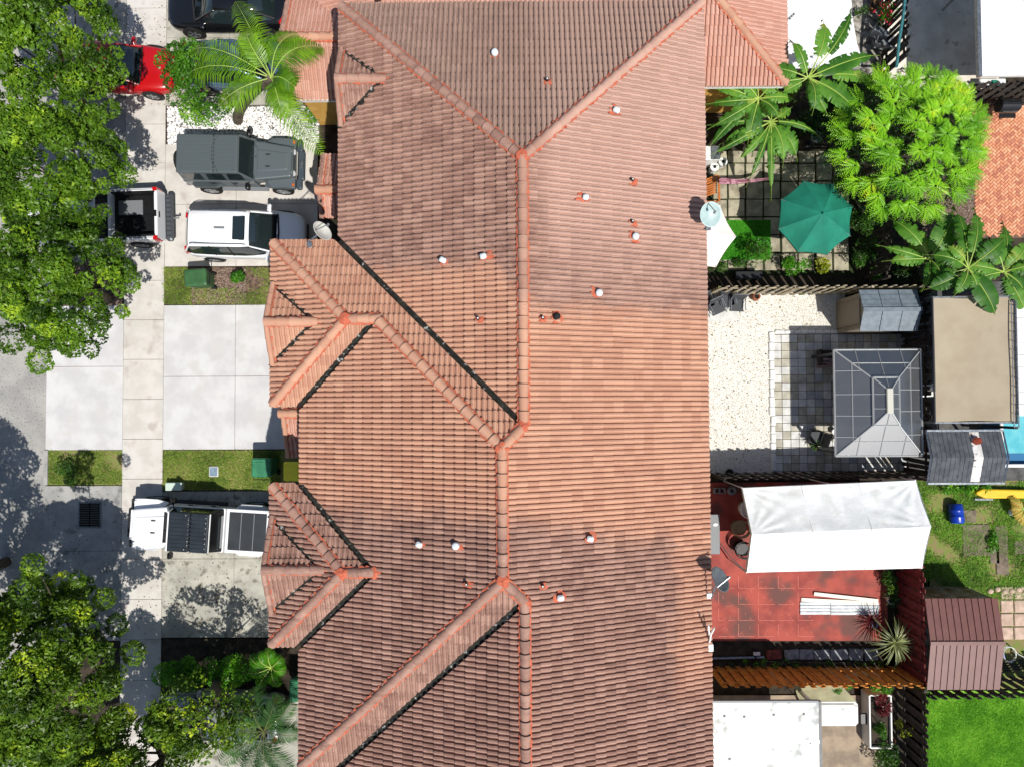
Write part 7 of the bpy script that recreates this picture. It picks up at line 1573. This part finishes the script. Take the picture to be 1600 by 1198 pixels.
banana('banana plant at the right edge beyond the beige awning', 1568, 425, 2.7, [(1612, 375, 0, .22, .4), (1620, 418, 0, .18, .4), (1610, 455, 0, .18, .2), (1600, 490, 0, .2, .2), (1545, 380, 0, .24, .4), (1580, 350, 0, .18, .1), (1625, 400, 0, .16, .3), (1590, 470, 0, .16, .0)])
# ---- palms
def palm(name, label, px, py, h, fronds, mat, lw=.022, ll=.42, nl=30, tr=.13, trunk=None, droop=.5, world=True, ribmat=None):
    b = P(px, py, h); t = thing(name, label, 'palm', (b.x, b.y, 0)); fx = trunk or (b.x, b.y)
    m = MB(); n = 9; m.tube([(fx[0] + (b.x - fx[0]) * (k / n) ** 1.3, fx[1] + (b.y - fx[1]) * (k / n) ** 1.3, h * k / n) for k in range(n + 1)], [tr * (1.25 - .4 * k / n) + (.012 if k % 2 else 0) for k in range(n + 1)], 10); obj('trunk', m, m_bark, t)
    for (tx, ty, up) in fronds:
        tip = P(tx, ty, h * .85); d = Vector((tip.x - b.x, tip.y - b.y, 0)); Lh = d.length; d.normalize(); s = Vector((-d.y, d.x, 0)); N = 24; pts = []; bend = random.uniform(-.08, .08)
        for i in range(N + 1): f = i / N; pts.append(Vector((b.x, b.y, h)) + d * Lh * f + s * bend * math.sin(f * 3) * Lh + Vector((0, 0, up * math.sin(f * math.pi * .7) - droop * Lh * .5 * f ** 2.2)))
        V, F, Rn = [], [], []; base = random.uniform(.2, .7); down = random.uniform(.25, .7)
        for i in range(nl):
            f = .14 + .86 * (i + .5) / nl; k = f * N; a = int(min(k, N - 1)); p = pts[a].lerp(pts[a + 1], k - a); tg = (pts[a + 1] - pts[a]).normalized(); L = ll * (math.sin(min(1, f * .9 + .12) * math.pi) ** .6 * .85 + .15) * random.uniform(.85, 1.1)
            for sg in (1, -1):
                dr = (s * sg * .86 + tg * .46 + Vector((0, 0, random.uniform(-.05, .2)))).normalized(); m1 = p + dr * L * .5 + Vector((0, 0, -.02 - .04 * down)); e = p + dr * L * .93 + Vector((0, 0, -L * (.22 + .6 * down))); w_ = tg * lw
                o = len(V); V += [tuple(v) for v in (p - w_ * .5, p + w_ * .5, m1 + w_, m1 - w_, e)]; F += [(o, o + 1, o + 2, o + 3), (o + 3, o + 2, o + 4, o + 4)]; Rn += [base + random.uniform(-.15, .15) + .15 * f] * 2
        me = bpy.data.meshes.new('frond'); me.from_pydata(V, [], [f[:3] if f[2] == f[3] else f for f in F]); me.materials.append(mat); at = me.attributes.new('rnd', 'FLOAT', 'FACE'); at.data.foreach_set('value', np.clip(np.array(Rn, dtype=np.float32), 0, 1))
        fo = bpy.data.objects.new('frond', me); link(fo, t); m = MB(); m.tube(pts[::3], [.022 - .0022 * k for k in range(len(pts[::3]))], 5); obj('rachis', m, ribmat or m_rib, fo)
    return t
palm('palm_tree', 'bright green palm with drooping fronds between the driveways', 424, 122, 3.9, [(366, 2, .5), (292, 118, .5), (298, 82, .6), (345, 170, .3), (512, 88, .7), (448, 192, .3), (476, 66, .6), (502, 238, .2), (470, 150, .4), (400, 60, .8)], lf_palm, trunk=TP(372, 190, 0.), tr=.15, lw=.020, ll=.74, nl=38, droop=.62)
palm('palm_tree', 'dark green feathery palm at the bottom against the townhouse', 412, 1142, 2.6, [(372, 1082, .4), (468, 1090, .5), (350, 1160, .4), (385, 1200, .3), (460, 1195, .3), (420, 1215, .3), (405, 1065, .5), (475, 1140, .4), (358, 1120, .4), (440, 1075, .5), (345, 1190, .3)], lf_dpalm, lw=.017, ll=.58, nl=40, tr=.12, ribmat=m_stem)
palm('small_palm', 'small yellow-green palm at the right end of the hedge', 424, 1042, 1.7, [(395, 1018, .3), (425, 1005, .4), (452, 1040, .3), (440, 1068, .2), (405, 1072, .2), (392, 1045, .3), (410, 1012, .4), (446, 1020, .3)], lf_hedge, lw=.012, ll=.34, nl=24, tr=.07)
palm('dry_palm', 'dried yellow palm leaves lying at the right edge of the weedy yard', 1600, 795, .5, [(1580, 790, .1), (1583, 805, .1), (1588, 812, .1), (1580, 778, .1), (1600, 820, .1), (1620, 800, .1)], leafmat('dry_palm_leaf', lin(190, 150, 60, .7), lin(226, 196, 90, .75), None, .6, .2), lw=.02, ll=.22, nl=14, tr=.05, ribmat=m_rib)
# ---- shrubs and hedges
def shrub(name, label, px, py, rx, ry, h, n, r, per, size, mat, cat='shrub', group=None, asp=.5):
    b = P(px, py, h * .8); t = thing(name, label, cat, (b.x, b.y, 0), 0, group); bl = []
    for k in range(n): a = random.uniform(0, 6.283); q = math.sqrt(random.random()); bl.append((b.x + math.cos(a) * q * rx, b.y + math.sin(a) * q * ry, h * random.uniform(.55, .95) - r * .4, r * random.uniform(.7, 1.2)))
    C_, N_, R_ = blob_leaves(bl, per); leaf_cloud('foliage', C_, N_, size, mat, t, R_, aspect=asp)
    for (x, y, z, rr) in bl[:5]: m = MB(); m.tube([(b.x, b.y, -.01), ((b.x + x) / 2, (b.y + y) / 2, z * .6), (x, y, max(z, .08))], [.025, .018, .008], 5); obj('stem', m, m_bark, t)
    return t
shrub('hedge', 'leafy bright green hedge left part, over the shaded bed by the lower driveway', 285, 1052, .95, .38, 1.5, 20, .33, 2300, .085, lf_hedge, 'hedge')
shrub('hedge', 'bright green trimmed hedge middle part, left of the small yellow-green palm', 358, 1050, .95, .40, 1.4, 24, .28, 2800, .065, lf_hedge, 'hedge')
shrub('low_plant', 'small glossy green plant in wood chips beside the dark green bin', 369, 430, .14, .15, .55, 5, .17, 3600, .10, lf_hedge, 'plant')
shrub('dark_shrub', 'dark shrub in shade on the roadside grass strip', 100, 740, .4, .35, .7, 9, .25, 1700, .07, lf_shrub)
shrub('dark_shrub', 'round dark shrub on the bright artificial turf', 1190, 385, .30, .38, 1.3, 9, .26, 2600, .06, lf_shrub)
shrub('dark_shrub', 'tall dark shrub right of the green parasol, top of the row', 1352, 345, .32, .45, 1.5, 9, .28, 2200, .07, lf_shrub)
shrub('dark_shrub', 'dark shrub right of the green parasol, below the taller one', 1358, 388, .35, .40, 1.2, 9, .26, 2200, .07, lf_shrub)
shrub('bed_plants', 'low strappy green plants along the weathered fence near the house', 1122, 414, .42, .16, .5, 8, .16, 3000, .11, lf_shrub, 'plant', asp=.22)
shrub('bed_plants', 'mid green plants in the bed between turf edge and weathered fence', 1165, 412, .5, .12, .45, 8, .15, 3000, .10, lf_shrub, 'plant', asp=.25)
shrub('bed_plants', 'bright green leafy plant below the green parasol', 1243, 412, .42, .28, .8, 10, .20, 2600, .09, lf_hedge, 'plant')
shrub('bed_plants', 'yellow-green leafy plant right of the bright green one below the parasol', 1283, 415, .26, .16, .7, 6, .17, 3000, .09, lf_yel, 'plant')
shrub('bed_plants', 'small bright plant under the parasol edge beside the dark fence', 1347, 410, .13, .1, .4, 4, .13, 3600, .10, lf_hedge, 'plant')
shrub('bed_plants', 'small bright plant against the weathered fence right end', 1368, 428, .1, .16, .4, 4, .13, 3600, .10, lf_hedge, 'plant')
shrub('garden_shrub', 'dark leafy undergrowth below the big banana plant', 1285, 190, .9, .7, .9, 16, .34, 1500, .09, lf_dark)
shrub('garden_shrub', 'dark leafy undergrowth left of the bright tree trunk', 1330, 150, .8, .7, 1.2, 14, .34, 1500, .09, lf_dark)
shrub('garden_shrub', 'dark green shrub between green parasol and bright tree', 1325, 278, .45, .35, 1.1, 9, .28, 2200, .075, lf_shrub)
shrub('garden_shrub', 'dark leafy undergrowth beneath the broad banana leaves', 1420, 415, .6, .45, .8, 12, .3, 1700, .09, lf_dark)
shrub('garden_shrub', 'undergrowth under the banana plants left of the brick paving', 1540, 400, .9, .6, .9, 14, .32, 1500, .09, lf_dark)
shrub('vine', 'green vine growing over the lower side of the orange fence', 1345, 1074, 1.1, .12, 1.6, 15, .17, 3000, .07, lf_hedge, 'vine')
shrub('vine', 'green vine on the fence corner below the brown shed', 1450, 1072, .28, .22, 1.8, 7, .17, 3000, .07, lf_shrub, 'vine')
shrub('planter_plants', 'dark red leafy plants in the upper half of the long white planter', 1383, 1103, .26, .28, 1.0, 8, .17, 2600, .09, lf_red, 'plant')
shrub('planter_plants', 'green rosette plant in the lower half of the long white planter', 1378, 1142, .14, .14, .9, 4, .16, 2800, .12, lf_hedge, 'plant', asp=.25)
shrub('planter_plants', 'yellow-green flowering plant right of the long white planter', 1412, 1137, .3, .22, .9, 6, .13, 2600, .08, lf_yel, 'plant')
shrub('corner_shrub', 'green shrub at the bottom edge left of the dark brown fence', 1392, 1185, .5, .4, .9, 10, .26, 2200, .08, lf_shrub)
shrub('side_plants', 'green and dark plants in the side bed below the white canopy', 1392, 905, .14, .55, .6, 8, .18, 2400, .12, lf_shrub, 'plant', asp=.25)
shrub('rear_weeds', 'low green weeds along the foot of the orange fence', 1260, 1036, 3.2, .10, .22, 26, .10, 3000, .05, lf_hedge, 'weeds')
shrub('rear_weeds', 'weeds along the edge below the dark shingle roof', 1500, 762, 1.2, .16, .35, 14, .14, 2600, .08, lf_hedge, 'weeds')
shrub('weed_clump', 'bright weed clump growing through the brown stepping slabs', 1550, 845, .2, .35, .3, 7, .13, 2600, .08, lf_hedge, 'weeds')
shrub('red_foliage', 'dark red leafed plant beside the porch under the palm', 480, 148, .35, .25, .8, 7, .2, 2200, .10, lf_red, 'plant')
shrub('porch_shrub', 'green shrub by the ochre wall right of the palm', 490, 172, .28, .3, .9, 7, .2, 2600, .08, lf_hedge)
shrub('flower_pot_plant', 'potted plant with bright red flowers near the top edge', 1388, 20, .26, .35, .9, 8, .18, 2400, .08, lf_hedge, 'plant')
b = P(1386, 18, .95); C_ = np.array([[b.x + random.gauss(0, .16), b.y + random.gauss(0, .22), .88 + random.uniform(0, .1)] for _ in range(70)]); o = leaf_cloud('red_flowers', C_, np.tile([0, 0, 1.], (70, 1)), .09, rndmat('red_petals', lin(190, 24, 50, .8), lin(226, 60, 84, .8)), None, aspect=.8); tag(o, 'cluster of red flowers on the potted plant near the top edge', 'flowers'); o['kind'] = 'stuff'
shrub('grey_shrub', 'small dark twiggy shrub at the edge of the white painted patio', 1345, 15, .22, .2, .5, 5, .17, 1800, .07, lf_shrub)
for i, (px, py, lab) in enumerate(((1368, 8, 'round brown pot near the red flowers at the top edge'), (1377, 33, 'small green pot below the red flowers'))):
    q = P(px, py, .3); t = thing('flower_pot', lab, 'pot', (q.x, q.y, .03)); m = MB(); m.lathe([(.12, 0), (.2, .24), (.22, .28), (.18, .28), (.17, .2)] if i == 0 else [(.08, 0), (.13, .2), (.14, .22), (.11, .2)], n=16); obj('pot', m, M('pot_brown', lin(150, 110, 70, .7), None) if i == 0 else g1, t, world=False, smooth=True); m = MB(); m.lathe([(.17 if i == 0 else .11, .2), (0, .21)], n=12); obj('soil', m, m_soil, t, world=False)
# ---- spiky plants
def spiky(name, label, px, py, h, n, L, wd, mat, cat='plant', up=(.1, 1.2)):
    b = P(px, py, h); t = thing(name, label, cat, (b.x, b.y, 0)); m = MB(); m.tube([(b.x, b.y, 0), (b.x, b.y, h)], [.07, .06], 8); obj('stem', m, m_bark, t)
    for k in range(n):
        a = k * 2.39996 + random.uniform(-.2, .2); e = up[0] + (up[1] - up[0]) * (1 - k / n) * random.uniform(.6, 1.1); Lk = L * random.uniform(.75, 1.15); d = Vector((math.cos(a) * math.cos(e), math.sin(a) * math.cos(e), math.sin(e))); s = Vector((-math.sin(a), math.cos(a), 0)); V, F = [], []; N = 5
        for i in range(N + 1): f = i / N; p = Vector((b.x, b.y, h)) + d * Lk * f - Vector((0, 0, .45 * Lk * f * f)); w_ = wd * (1 - f) ** .7 + .002; V += [tuple(p - s * w_), tuple(p + Vector((0, 0, -w_ * .5))), tuple(p + s * w_)]
        for i in range(N): F += [(3 * i, 3 * i + 1, 3 * i + 4, 3 * i + 3), (3 * i + 1, 3 * i + 2, 3 * i + 5, 3 * i + 4)]
        me = np_mesh('blade', np.array(V), np.array(F), mat, np.full(len(F), min(1, max(0, random.gauss(.5, .3))))); link(bpy.data.objects.new('blade', me), t)
    return t
spiky('yucca', 'large spiky pale green plant at the lower right of the red patio', 1398, 1003, .9, 90, .98, .022, lf_yucca, up=(.0, 1.3))
spiky('cordyline', 'small red spiky plant beside the stacked boards', 1360, 967, .35, 40, .5, .013, lf_red, up=(.1, 1.3))
spiky('garden_spikes', 'small spiky plant under the gazebo edge beside the grey chair', 1275, 694, .4, 36, .36, .012, lf_shrub, up=(.1, 1.3))
spiky('flax', 'dark spiky plant in the side bed right under the canopy corner', 1396, 935, .3, 30, .5, .016, lf_shrub, up=(.1, 1.2))
q = P(1366, 974, .2); t = thing('blue_pot', 'small blue and white pot beside the red spiky plant', 'pot', (q.x, q.y, .06)); m = MB(); m.lathe([(.08, 0), (.13, .12), (.12, .22), (.09, .22), (.08, .16)], n=14); obj('pot', m, M('blue_glaze', lin(60, 100, 180, .8), lin(200, 210, 230, .8), 14, .3), t, world=False, smooth=True); m = MB(); m.lathe([(.085, .17), (0, .18)], n=10); obj('soil', m, m_soil, t, world=False)
q = P(1393, 938, .3); t = thing('white_bucket', 'white five sided bucket in the side bed by the patio kerb', 'bucket', (q.x, q.y, .03)); m = MB(); m.lathe([(.11, 0), (.15, .28), (.13, .28), (.12, .1)], n=6); obj('tub', m, m_white, t, world=False); m = MB(); m.lathe([(.122, .12), (0, .13)], n=6); obj('water', m, m_gray, t, world=False)
